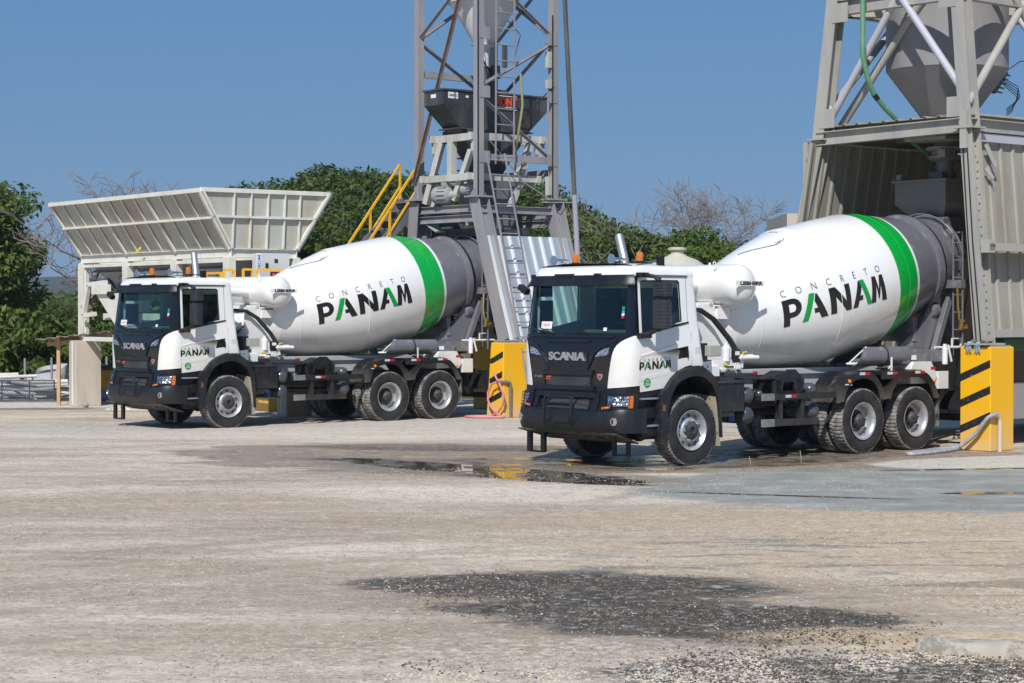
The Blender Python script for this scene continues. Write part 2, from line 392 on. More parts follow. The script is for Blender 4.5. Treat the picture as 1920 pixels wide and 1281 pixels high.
        h = MB().plate([(x, z) for x, z in hnd], [], fn, .035, .05)
        h.bar((.10, s*(YS(1.7)-.004), 1.62), (.115, s*(YS(1.7)-.004), 1.79), .06, .014)
        h.build('door_handle', M['black'], door)
        # door lettering: wordmark and round fleet number
        L = MB(); wordmark(L, (1.095, 1.455), (.455, 1.60), lambda u, v, o, s=s: (u, s*(YS(v)+.007+o), v), s)
        L.build('lettering', [M['letB'], M['letG']], door, smooth=0, fixn=False)
        K = MB(); cx, cz = .925, 1.265
        K.plate([(cx+.068*math.cos(a), cz+.068*math.sin(a)) for a in lin(0, 2*math.pi*23/24, 24)], [], fn, -.008, 0, 0)
        for tx, dz, hh in (('TC', .022, .033), ('224', -.022, .036)):
            put_text(K, tx, .062 if tx == 'TC' else .095, hh, lambda u, v, s=s, dz=dz: (cx-s*u, s*(YS(cz)+.011), cz+dz+v), 1, bold=.02)
        K.build('fleet_number_disc', [M['letG'], M['letW']], door, smooth=0, fixn=False)
        P = MB(); put_text(P, 'POTENCIA', .10, .014, lambda u, v, s=s: (-.115-s*u, s*(YS(1.75)-.000+.003), 1.765+v), 0, bold=.02)
        for k, ww in enumerate((.1, .085, .1)): P.bb(-.115-ww/2, -.115+ww/2, s*(YS(1.7)+.001), s*(YS(1.7)+.003), 1.735-k*.022, 1.737-k*.022)
        P.build('notice_sticker', M['dgray'], door, smooth=0, fixn=False)
    # --- front: corner panels, grille, windscreen
    for s in (-1, 1):
        c = MB(); zs = [1.185, 1.3, 1.41, 1.55, 1.68, 1.76, 1.82, 1.87, 1.91, 1.94, 1.96]
        c.shell(lambda u, v, o, s=s: FP(s*(ab(v)+(1.0-ab(v))*u), v - .0 + (.04*u if v < 1.2 else 0), o+.004), lin(0, 1, 12), zs, .03)
        c.build('corner_panel', M['white'], T, smooth=50)
    g = MB(); zs = [1.14, 1.2, 1.3, 1.4, 1.5, 1.6, 1.7, 1.76, 1.82, 1.87, 1.91, 1.94, 1.97]
    fpatch(g, lambda z: -ab(z)+.004, lambda z: ab(z)-.004, zs, 41, 0, .03)
    gr = g.build('grille_panel', M['gloss'], T, smooth=50)
    b = MB()
    def blade(z0, z1, a, off, dep=.05, mi=0): b.shell(lambda u, v, o: FP(u, v, off+o), lin(-a, a, 21), [z0, (z0+z1)/2, z1], dep, mi)
    blade(1.37, 1.44, .50, .035); blade(1.15, 1.205, .52, .04); blade(1.935, 1.965, .80, .03); blade(1.865, 1.885, .42, .03)
    for s in (-1, 1):
        for (y0, z0, y1, z1) in ((.60, 1.70, .44, 1.46), (.60, 1.70, .72, 1.80), (.72, 1.80, 1.0, 1.90), (.52, 1.44, .52, 1.18)):
            p = FP(s*y0/.85*.75, z0, .012); q = FP(s*min(.97, y1/.85*.75 if y1 < .85 else .75+(y1-.85)*.5), z1, .012); b.bar(p, q, .03, .02, (1, 0, 0))
    b.shell(lambda u, v, o: FP(u, v, .015+o), lin(-.40, .40, 17), [1.47, 1.72], .02)
    b.build('grille_blade', M['black'], gr)
    k = MB().shell(lambda u, v, o: FP(u, v, .008+o), lin(-.44, .48, 15), [1.21, 1.365], .01).build('grille_mesh', M['mesh'], gr)
    L = MB()
    sc_text(L, lambda u, v, o: FP((u)/.85*.75, 1.645+v, .02+o)); L.build('maker_lettering', M['letS'], gr, smooth=0)
    L = MB(); put_text(L, 'XT', .13, .055, lambda u, v: FP((-.425+u+.25*v)/.85*.75, 1.315+v, .022), 0, bold=.05); L.build('orange_badge', M['letO'], gr, smooth=0, fixn=False)
    L = MB(); put_text(L, 'P 410', .17, .035, lambda u, v: FP((-.68+u)/.85*.75, 1.33+v, .008), 0, bold=.01); L.build('model_lettering', M['letS'], gr, smooth=0, fixn=False)
    sh = [(-.05, .04), (0, .046), (.05, .04), (.048, -.01), (.0, -.055), (-.048, -.01)]
    L = MB().plate([(y, z) for y, z in sh], [], lambda u, v, w: FP((.70+u)/.85*.75, 1.35+v, .012-w), 0, .012, 0)
    L.plate([(y*.6, z*.6) for y, z in sh], [], lambda u, v, w: FP((.70+u)/.85*.75, 1.35+v, .016-w), 0, .004, 1)
    L.build('shield_badge', [M['letS'], M['red']], gr, smooth=0)
    for s in (-1, 1):
        q = [(.60, 1.645), (.69, 1.725), (.80, 1.77), (.885, 1.785), (.875, 1.68), (.78, 1.665)]
        def lf(u, v, w, s=s):
            a = u/.85*.75 if u < .85 else .75+.25*math.asin(min(1, (u-.85)/(YS(v)-.85)))/(math.pi/2)
            return FP(s*a, v, .012-w)
        MB().plate(q, [], lf, 0, .02).build('turn_lamp', M['lamp'], T)
    # windscreen and its black border
    ws = MB(); zs = lin(1.975, 2.84, 9)
    ws.shell(lambda u, v, o: FP(u, v, -.012+o), lin(-.90, .90, 49), lin(1.99, 2.74, 8), .008)
    ws.build('windscreen', M['glass'], T, smooth=60)
    f = MB()
    for s in (-1, 1): f.shell(lambda u, v, o, s=s: FP(s*u, v, o), lin(.885, 1.0, 8), zs, .05)
    f.shell(lambda u, v, o: FP(u, v, o), lin(-.9, .9, 33), [1.95, 1.975, 2.0], .05); f.shell(lambda u, v, o: FP(u, v, o), lin(-.9, .9, 33), [2.70, 2.80, 2.845], .04)
    f.build('windscreen_surround', M['gloss'], T)
    for s in (-1, 1):
        y = .55*s; p0 = FP(.0+.16*s-.30, 1.965, .03); p1 = FP(.16*s+.02+.12, 2.02+.03, .012)
    wp = MB()
    for a0, a1, z1 in ((.62, .12, 2.02), (-.05, -.62, 2.03), (-.28, -.82, 2.06)):
        wp.tube([FP(a0, 1.955, .03)] + [FP(a0+(a1-a0)*k/5, 1.96+(z1-1.96)*k/5, .022) for k in range(1, 6)], .010, 6)
        wp.tube([FP(a0+(a1-a0)*.45, 1.965+.02, .015), FP(a1, z1+.04, .004)], .007, 5)
    wp.build('wiper', M['black'], T)
    v = MB(); v.shell(lambda u, w, o: FP(u, w, .05+(.03 if w < 2.75 else 0)+o), lin(-.95, .95, 41), [2.705, 2.74, 2.80, 2.86], .045)
    for a in (-.90, -.36, -.23, -.10, .42): v.shell(lambda u, w, o, a=a: FP(a+u, w, .062+o), [-.045, 0, .045], [2.84, 2.885], .06)
    v.build('sun_visor', M['black'], T, smooth=40)
    st = MB()
    for z, h, m in ((2.39, .045, 0), (2.335, .055, 1), (2.295, .04, 2), (2.26, .04, 3)): st.shell(lambda u, w, o: FP(u, w, .0005+o), [.845, .868], [z-h, z], .002, m)
    st.shell(lambda u, w, o: FP(u, w, 0.0005+o), [-.60, -.37], [2.055, 2.165], .002, 2); st.shell(lambda u, w, o: FP(u, w, 0.0005+o), [.64, .70], [2.03, 2.08], .002, 2)
    put_text(st, 'PASE 07', .15, .03, lambda u, w: FP(-.485+u*.9, 2.11+w, .003), 3)
    st.build('windscreen_sticker', [M['letG'], M['blue2'], M['letW'], M['red']], T, smooth=0, fixn=False)
    # --- interior
    d = MB(); d.box((.95, 0, 1.72), (.40, 2.1, .42), None, 0, .92); d.bb(.78, 1.3, -1.0, 1.0, 1.86, 1.93); d.box((.86, .6, 1.98), (.25, .5, .12)); d.bb(-.2, .7, -.35, .35, 1.45, 1.75)
    d.box((.86, .02, 1.97), (.2, .4, .14))
    d.build('dashboard', M['trim'], T, bevel=.02)
    sw = MB(); c = Vector((.72, .58, 2.02)); ax = Vector((-.6, 0, .8)); a = Vector((0, 1, 0)); bb = ax.cross(a)
    sw.tube([c+a*.22*math.cos(t)+bb*.22*math.sin(t) for t in lin(0, 2*math.pi, 25)], .016, 8); sw.tube([c, c-ax*.35], .03, 8); sw.bar(c-a*.21, c+a*.21, .05, .02, ax)
    sw.build('steering_wheel', M['black'], T)
    for y in (-.62, .6):
        se = MB(); se.box((.2, y, 1.85), (.5, .52, .14)); se.box((-.02, y, 2.2), (.14, .5, .62), Matrix.Rotation(R(-10), 3, 'Y'), 0, .9); se.box((-.09, y, 2.58), (.1, .27, .18)); se.box((.2, y, 1.62), (.35, .35, .35)); se.build('seat', M['seat'], T, bevel=.03)
    it = MB(); it.bb(-.13, -.10, -1.05, 1.05, 1.45, 2.8); it.bb(-.1, 1.1, -1.06, 1.06, 2.775, 2.795)
    it.build('interior_lining', M['trim'], T)
def wordmark(L, bl, tr, fn, s, steps=0):
    """black/green wordmark between bottom-left and top-right (u along truck, v up); fn(u,v,o)"""
    x0, y0 = bl; x1, y1 = tr; W = x1-x0; rise = y1-.115-y0
    def F(a, b, o=0):          # a 0..1 along, b letter height 0..1 (0.115 tall), baseline rises to the rear
        a2 = a if s > 0 else 1-a
        return fn(x0+W*a2, (y0+rise*(a if s > 0 else 1-a))+b*.115, o)
    for poly, holes, mi in WM:
        b0 = MB(); b0.plate(poly, holes, lambda u, v, w: F(u, v, -w), 0, .002, mi); L.add(b0.v, b0.f, mi)
    n = 8
    for i, ch in enumerate('CONCRETO'):
        put_text(L, ch, .034, .036, lambda u, v, i=i: F(.02+i*.135+u*(1 if s > 0 else 1)/abs(W)*1.0, 1.22+v/.115, .001), 0)
# letter shapes of the wordmark, unit box (x 0..1, y 0..1): P, A, N, A, M ; the A's slanted strokes are green
def _wm():
    out = []
    t = .052
    def bowl(cx, cy, rx, ry, a0, a1, n=9): return [(cx+rx*math.cos(R(a0+(a1-a0)*i/(n-1))), cy+ry*math.sin(R(a0+(a1-a0)*i/(n-1)))) for i in range(n)]
    P = [(0, 0), (t, 0), (t, .30), (.085, .30)] + bowl(.085, .65, .072, .35, -90, 90) + [(0, 1)]
    H = [(t, .50)] + bowl(.085, .65, .024, .15, -90, 90) + [(t, .80)]
    out.append((P, [H], 0))
    out.append(([(.155, 0), (.205, 0), (.282, 1), (.232, 1)], [], 1))
    out.append(([(.262, .24), (.300, .24), (.322, 0), (.384, 0), (.300, .95), (.285, .95), (.268, .70), (.292, .42), (.258, .42)], [], 0))
    out.append(([(.408, 0), (.462, 0), (.462, .62), (.555, 0), (.612, 0), (.612, 1), (.558, 1), (.558, .38), (.466, 1), (.408, 1)], [], 0))
    out.append(([(.628, 0), (.684, 0), (.703, .24), (.742, .24), (.747, .42), (.716, .42), (.740, .72), (.722, .98), (.712, 1)], [], 0))
    out.append(([(.722, 1), (.772, 1), (.846, 0), (.796, 0)], [], 1))
    out.append(([(.838, 0), (.892, 0), (.904, .62), (.925, .1), (.935, .1), (.956, .62), (.966, 0), (1.02, 0), (.99, 1), (.952, 1), (.930, .48), (.908, 1), (.866, 1)], [], 0))
    return out
WM = _wm()
def sc_text(L, fn):
    vs, fs, W, H = text_geo('SCANIA', 1, .035)
    w, h = .80, .125; n = len(vs)
    A = [fn(x*w/W, y*h/H, .012) for x, y in vs]; B = [fn(x*w/W, y*h/H, -.004) for x, y in vs]
    L.add(A, fs); L.add(B, [tuple(reversed(f)) for f in fs])
    from collections import Counter
    ed = Counter(); dr = {}
    for f in fs:
        for i in range(len(f)):
            e = (f[i], f[(i+1) % len(f)]); ed[tuple(sorted(e))] += 1; dr[tuple(sorted(e))] = e
    b = len(L.v)-2*n
    for k, c in ed.items():
        if c == 1: p, q = dr[k]; L.f.append((b+p, b+q, b+q+n, b+p+n)); L.m.append(0)
M['blue2'] = pmat('sticker_blue', (.02, .22, .6), .4)
def lower_front(T):
    # black lower bodywork between grille and bumper
    b = MB(); zs = [.84, .92, 1.02, 1.10, 1.16]
    b.shell(lambda u, v, o: FP(u, v, -.02+o), lin(-1, 1, 41), zs, .04)
    for s in (-1, 1): b.shell(lambda u, v, o, s=s: FP(s*u, v, .0+o), lin(.70, 1.0, 14), [1.115, 1.15, 1.20], .05)
    b.shell(lambda u, v, o: FP(u, v, .03+o), lin(-.55, .55, 21), [1.04, 1.08, 1.115], .05)
    b.shell(lambda u, v, o: FP(u, v, .02+o), lin(-.66, .66, 21), [.84, .86], .05)
    for s in (-1, 1): b.shell(lambda u, v, o, s=s: FP(s*(u-.05*(v-.86)), v, .03+o), lin(.56, .64, 4), [.86, 1.0, 1.10], .06)
    lf = b.build('lower_front_panel', M['black'], T)
    MB().shell(lambda u, v, o: FP(u, v, -.005+o), lin(-.38, .44, 13), [.865, 1.02], .01).build('lower_grille_mesh', M['mesh'], lf)
    # bumper
    def BP(a, z, off=0):
        s = -1 if a < 0 else 1; a = abs(a)
        k = float(np.interp(z, [.52, .60, .80, .86], [-.04, 0, 0, -.03]))
        if a < .7: y = .80*a/.7; x = 1.535-.03*(a/.7)**2
        else:
            q = (a-.7)/.3; y = .80+.46*math.sin(q*math.pi/2)**.9; x = 1.505-.46*(q**2.2)
        return (x+k+off, s*(y+off*.4), z+ (.03*max(0, (a-.55)/.45) if z > .8 else 0))
    bp = MB(); bp.shell(lambda u, v, o: BP(u, v, o), lin(-1, 1, 49), [.53, .56, .60, .70, .79, .83, .86], .08)
    bp.shell(lambda u, v, o: BP(u, .86+o*.3, -v), lin(-1, 1, 49), [.02, .16], .06)
    bp.bb(1.53, 1.56, -.16, .16, .66, .76)
    bump_ = bp.build('bumper', M['bumper'], T, smooth=40)
    g = MB()
    for y in (-.36, .26): g.tube([(1.55, y, .66), (1.60, y, .72), (1.60, y, .97), (1.57, y*.96, 1.04), (1.47, y*.96, 1.045)], .02, 8)
    g.tube([(1.575, -.35, 1.04), (1.575, .25, 1.04)], .02, 8)
    g.build('guard_bar', M['bumper'], bump_)
    for s in (-1, 1):
        fl = MB(); c = Vector(BP(s*.80, .70)); fl.lathe([(0, .058), (.02, .058), (.02, .045), (.012, .042), (.012, 0)], c+Vector((-.012, 0, 0)), (1, .25*s, 0), 18); fl.build('fog_lamp', M['chrome'], bump_)
    sk = MB(); n = 9
    sk.shell(lambda u, v, o: (1.46-v*.55, u*(1.12-.12*v), .53-.16*v+o), lin(-1, 1, n), [0, .5, 1], .02)
    for i in range(7): sk.box((1.25, -.85+i*.28, .466), (.10, .16, .03), Matrix.Rotation(R(16), 3, 'Y'), 1)
    for i in range(4): sk.bar((1.44, -.8+i*.53, .525), (.95, -.75+i*.5, .38), .03, .03)
    sk.build('skid_plate', [M['skid'], M['black']], bump_)
    # front underrun steps hanging below
    h = MB()
    for y in (-1.0, -.68): h.box((1.32, y, .33), (.05, .09, .34), None, 0, 1.0)
    h.bar((1.32, -1.0, .17), (1.32, -.68, .17), .04, .03)
    h.build('hanging_step', M['black'], T); h = MB()
    for y in (.62, .92): h.box((1.05, y, .31), (.04, .07, .30))
    h.bar((1.05, .6, .18), (1.05, .94, .18), .03, .02)
    h.build('hanging_step', M['black'], T)
    # headlamps
    for s in (-1, 1):
        a = lambda y, z: .75+.25*math.asin(max(0, min(1, (y-.85)/(YS(z)-.85))))/(math.pi/2) if y > .85 else y/.85*.75
        hb = MB(); hb.shell(lambda u, v, o, s=s: FP(s*u, v, .022+o), lin(.685, .985, 14), [.86, .9, 1.0, 1.09, 1.115], .05)
        hl = hb.build('headlight', M['gloss'], T)
        q = MB().shell(lambda u, v, o, s=s: FP(s*(u+.02*(1.08-v)/.2), v, .028+o), lin(.765, .915, 9), [.925, 1.0, 1.075], .006, 0); q.build('lamp_reflector', M['lamp'], hl)
        q = MB().shell(lambda u, v, o, s=s: FP(s*u, v, .029+o), lin(.918, .950, 4), [.90, 1.0, 1.08], .006)
        q.shell(lambda u, v, o, s=s: FP(s*u, v+.02*(u-.7)/.1, .029+o), lin(.715, .80, 5), [.872, .905], .006); q.build('indicator_lens', M['orange'], hl)
        gd = MB()
        for z in (.895, .94, .985, 1.03, 1.075): gd.tube([FP(s*u, z, .055) for u in lin(.71, .96, 9)], .0035, 5)
        for u in (.71, .76, .80, .84, .88, .92, .96): gd.tube([FP(s*u, .88, .055), FP(s*u, 1.09, .055)], .0035, 5)
        gd.build('lamp_guard', M['black'], hl)
    # steps, front mudguards, flaps
    for s in (-1, 1):
        p = MB(); fn = lambda u, v, w, s=s: (u, s*(1.17-w), v)
        p.plate([(1.08, 1.12), (.60, 1.16), (.62, .42), (.95, .42), (1.06, .52)], [], fn, .08, .30)
        p.plate([(1.10, 1.13), (1.045, 1.13), (.95, 1.15), (.58, 1.175), (.60, 1.07), (1.08, 1.045)], [], fn, .0, .1)
        p.plate([(1.08, .90), (.64, .90), (.66, .74), (1.06, .74)], [], fn, .02, .1); p.plate([(1.06, .60), (.66, .60), (.68, .47), (1.0, .47)], [], fn, .0, .1)
        sp = p.build('step_panel', M['black'], T, bevel=.008)
        q = MB(); q.bb(.62, 1.06, s*1.20, s*.95, 1.018, 1.045); q.bb(.66, 1.0, s*1.20, s*.95, .615, .64); q.build('step_tread', M['alu'], sp)
        fo = [(.70, .42), (.70, 1.08), (.62, 1.165), (.58, 1.165), (.55, 1.205), (.44, 1.325), (.31, 1.415), (.15, 1.472), (-.04, 1.495), (-.2, 1.48), (-.31, 1.42), (-.42, 1.34), (-.52, 1.21), (-.565, 1.1), (-.585, .83), (-.605, .40)]
        fi = [(-.565, .42), (-.545, .80), (-.49, 1.02), (-.37, 1.22), (-.22, 1.32), (-.05, 1.35), (.11, 1.335), (.27, 1.285), (.37, 1.22), (.44, 1.12), (.51, .99), (.57, .68), (.585, .42)]
        m = MB(); m.plate(fo+fi, [], lambda u, v, w, s=s: (u, s*(1.255-w), v), 0, .22)
        fl = list(reversed(fi)); m.shell(lambda u, v, o, s=s: (float(np.interp(u, range(len(fl)), [f[0] for f in fl])), s*v, float(np.interp(u, range(len(fl)), [f[1] for f in fl]))+.015-o), list(range(len(fl))), [.72, 1.05], .015)
        md = m.build('front_mudguard', M['dusty2'], T, bevel=.015)
        MB().bar((.645, s*1.262, .84), (.635, s*1.262, .93), .012, .05).build('side_marker_lamp', M['sidem'], md)
        fp = MB(); fp.add([(-.47, s*.70, 1.08), (-.48, s*1.215, 1.02), (-.575, s*1.215, .27), (-.575, s*.70, .27), (-.49, s*.70, 1.08), (-.50, s*1.215, 1.02), (-.60, s*1.215, .27), (-.60, s*.70, .27)], [(0, 1, 2, 3), (7, 6, 5, 4), (0, 4, 5, 1), (1, 5, 6, 2), (2, 6, 7, 3), (3, 7, 4, 0)])
        fp.build('mudflap', M['flap'], T)
    # mirrors
    for s in (-1, 1):
        m = MB()
        if s < 0:      # the far mirror is folded flat against its door
            m.box((.80, -1.27, 2.28), (.30, .10, .42)); m.box((.80, -1.27, 2.645), (.28, .10, .20)); m.tube([(1.04, -1.14, 2.84), (.95, -1.22, 2.80), (.88, -1.26, 2.70)], .03, 8)
            m.build('door_mirror', M['black'], T, bevel=.02); continue
        m.box((.92, s*1.49, 2.28), (.14, .25, .42)); m.box((.90, s*1.49, 2.645), (.15, .25, .21))
        arm = MB(); arm.tube([(1.06, s*1.14, 2.84), (1.02, s*1.22, 2.86), (.97, s*1.38, 2.83), (.95, s*1.48, 2.76)], [.03, .035, .03, .03], 8)
        arm.tube([(1.10, s*1.16, 1.95), (1.02, s*1.26, 1.97), (.97, s*1.40, 2.04), (.94, s*1.48, 2.10)], [.045, .05, .035, .03], 8); arm.box((.93, s*1.44, 2.42), (.05, .06, .8))
        arm.box((1.03, s*1.20, 2.855), (.16, .13, .07)); arm.box((1.02, s*1.22, 1.955), (.22, .13, .06))
        for k in range(7): m.box((.985, s*1.49, 2.12+k*.053), (.02, .19, .034)); m.box((.92, s*1.612, 2.12+k*.053), (.10, .02, .034))
        for k in range(4): m.box((.975, s*1.49, 2.58+k*.045), (.02, .19, .03)); m.box((.90, s*1.612, 2.58+k*.045), (.10, .02, .03))
        mo = m.build('door_mirror', M['mirr'], T, bevel=.022)
        arm.build('mirror_arm', M['black'], mo, bevel=.012)
        MB().bb(.845, .848, s*1.39, s*1.61, 2.10, 2.46).bb(.82, .823, s*1.39, s*1.61, 2.56, 2.73).build('mirror_glass', M['chrome'], mo)
    m = MB(); m.box((1.36, -1.10, 2.655), (.10, .20, .09), Matrix.Rotation(R(-28), 3, 'X')); m.tube([(1.22, -1.0, 2.76), (1.34, -1.04, 2.70)], .02, 6)
    m.build('front_mirror', M['black'], T, bevel=.02)
    # roof fittings
    for s, y in ((1, .72), (-1, -.72)):
        b = MB(); b.lathe([(0, .06), (.03, .06)], (.63, y, 3.045), (0, 0, 1), 16, 1); b.lathe([(.03, .052), (.15, .05), (.165, .03), (.17, 0)], (.63, y, 3.045), (0, 0, 1), 20, 0)
        b.bar((.63, y-.12, 3.045), (.63, y+.12, 3.045), .05, .03, mi=1); b.bar((.61, y-.16, 3.04), (.61, y+.50*(-1 if s > 0 else 1), 3.05), .025, .02, mi=1) if s > 0 else b.bar((.61, y-.34, 3.05), (.61, y+.16, 3.05), .03, .02, mi=1)
        b.lathe([(.05, .02), (.06, .035), (.10, .035), (.11, .01)], (.63, y, 3.045), (0, 0, 1), 10, 2)
        b.build('beacon', [M['beac'], M['black'], M['chrome']], T)
    for y, dy in ((-1.02, 0), (.30, .0)):
        h = MB(); h.lathe([(0, .085), (.02, .07), (.06, .035), (.30, .022)], (.82, y, 3.105), (-1, 0, 0), 18); h.build('roof_horn', M['chrome'], T)
    bx = MB(); bx.box((.45, .98, 3.07), (.1, .08, .14)); bx.tube([(.62, .8, 3.06), (.5, .95, 3.06)], .012, 6); bx.tube([(.6, -.9, 3.06), (.5, -.2, 3.05), (.5, .6, 3.05)], .01, 5); bx.build('roof_bracket', M['black'], T, bevel=.008)
    e = MB(); e.tube([(-.36, -.66, 1.9), (-.36, -.66, 2.95), (-.37, -.67, 3.12), (-.46, -.90, 3.52)], .068, 18, cap=False)
    e.tube([(-.37, -.67, 3.12), (-.455, -.89, 3.51)], .06, 18, mi=1)
    e.build('exhaust_pipe', [M['alu'], M['black']], T, smooth=50)
M['dusty2'] = pmat('mudguard_plastic', (.011, .012, .015), .42, dirt=(.15, .14, .12), dscale=3, damt=.3)
M['sidem'] = pmat('side_marker_brown', (.22, .07, .03), .35)
M['mirr'] = pmat('mirror_shell', (.028, .030, .036), .25, coat=.3, vary=.1)
M['skid'] = pmat('skid_plate_steel', (.055, .052, .05), .6, dirt=(.34, .30, .25), dscale=4, damt=.6)
def beacmat():
    m, t, b = nt('beacon_lens'); b.inputs['Base Color'].default_value = (.95, .28, .01, 1); b.inputs['Roughness'].default_value = .08
    b.inputs['Transmission Weight'].default_value = .45; b.inputs['Coat Weight'].default_value = .5; return m
M['beac'] = beacmat()
# ------------------------------------------------------------------ wheels, chassis, drum
def tyre(mb, c, s, w, r=.535, n=156):
    """tyre with blocky shoulders; c centre, s +1/-1 outside direction along y"""
    hw = w/2
    prof = [(-hw*.72, .290), (-hw*.93, .335), (-hw*1.0, .42), (-hw*.97, .475), (-hw*.90, r-.022), (-hw*.86, r-.004), (-hw*.5, r), (-hw*.46, r), (-hw*.05, r+.002), (hw*.05, r+.002), (hw*.46, r), (hw*.5, r), (hw*.86, r-.004), (hw*.90, r-.022), (hw*.97, .475), (hw*1.0, .42), (hw*.93, .335), (hw*.72, .290), (hw*.5, .282), (-hw*.5, .282), (-hw*.72, .290)]
    lug = {4: .966, 5: .972, 6: .976, 11: .976, 12: .972, 13: .966}; mid = {7: .98, 8: .98, 9: .98, 10: .98}
    def mod(j, k):
        if j in lug: return lug[j] if (k+(1 if j > 8 else 0)) % 3 == 0 else 1
        if j in mid: return mid[j] if (k+1) % 3 == 0 else 1
        return 1
    pr = [(a, b, 1 if 3 <= i <= 12 else 0) for i, (a, b) in enumerate(prof)]
    mb.lathe(pr, c, (0, s, 0), n, mod=mod)
def front_wheel(T, s):
    w = root('wheel', None, None, (0, 0, 0)); del_ = None
    w.parent = T; w.location = (0, s*1.05, .53)
    b = MB(); tyre(b, (0, 0, 0), s, .315); b.build('tyre', [M['tyre'], M['tread']], w, smooth=28)
    r = MB(); yy = (0, s, 0)
    r.lathe([(-.10, .275), (.125, .278), (.150, .306), (.158, .306), (.160, .298), (.148, .284), (.10, .262), (.07, .25), (.065, .243), (.085, .20), (.12, .175), (.125, .165), (.125, .10)], (0, 0, 0), yy, 60)
    rim = r.build('rim', M['rimA'], w, smooth=40)
    h = MB()
    for k in range(10):
        a = 2*math.pi*(k+.5)/10; c = Vector((.222*math.cos(a), s*.079, .222*math.sin(a))); h.lathe([(0, .022), (.012, .022)], c, (0, s, 0), 10)
    h.lathe([(.0, .135), (.155, .135), (.165, .12), (.17, .06), (.14, .05), (.14, 0)], (0, 0, 0), yy, 26)
    h.build('hub', M['hubd'], w, smooth=40)
    nn = MB()
    for k in range(10): a = 2*math.pi*k/10; nn.lathe([(0, .017), (.035, .015), (.036, 0)], (.155*math.cos(a), s*.12, .155*math.sin(a)), yy, 6)
    nn.build('wheel_nuts', M['rimA'], w)
    return w
def rear_wheel(T, x, s):
    w = root('wheel', None, None, (0, 0, 0)); w.parent = T; w.location = (x, s*1.04, .53)
    b = MB(); tyre(b, (0, 0, 0), s, .30); b.build('tyre', [M['tyre'], M['tread']], w, smooth=28)
    b = MB(); tyre(b, (0, -s*.345, 0), s, .30); b.build('tyre', [M['tyre'], M['tread']], w, smooth=28)
    r = MB(); yy = (0, s, 0)
    r.lathe([(-.45, .275), (-.02, .262), (.10, .268), (.130, .288), (.143, .308), (.150, .308), (.150, .300), (.135, .280), (.10, .256), (-.01, .250)], (0, 0, 0), yy, 60)
    r.build('rim', M['rimA'], w, smooth=50)
    h = MB(); h.lathe([(-.02, .251), (-.02, .19), (.0, .175), (.0, .12), (.06, .115), (.10, .105), (.115, .085), (.12, 0)], (0, 0, 0), yy, 30)
    for k in range(10): a = 2*math.pi*k/10; h.lathe([(0, .016), (.03, .014), (.031, 0)], (.15*math.cos(a), s*.0, .15*math.sin(a)), yy, 6)
    for k in range(5): a = 2*math.pi*(k+.3)/5; h.box((.07*math.cos(a), s*.115, .07*math.sin(a)), (.05, .03, .03), Matrix.Rotation(-a, 3, 'Y'))
    h.build('hub', M['hubd'], w, smooth=40); return w
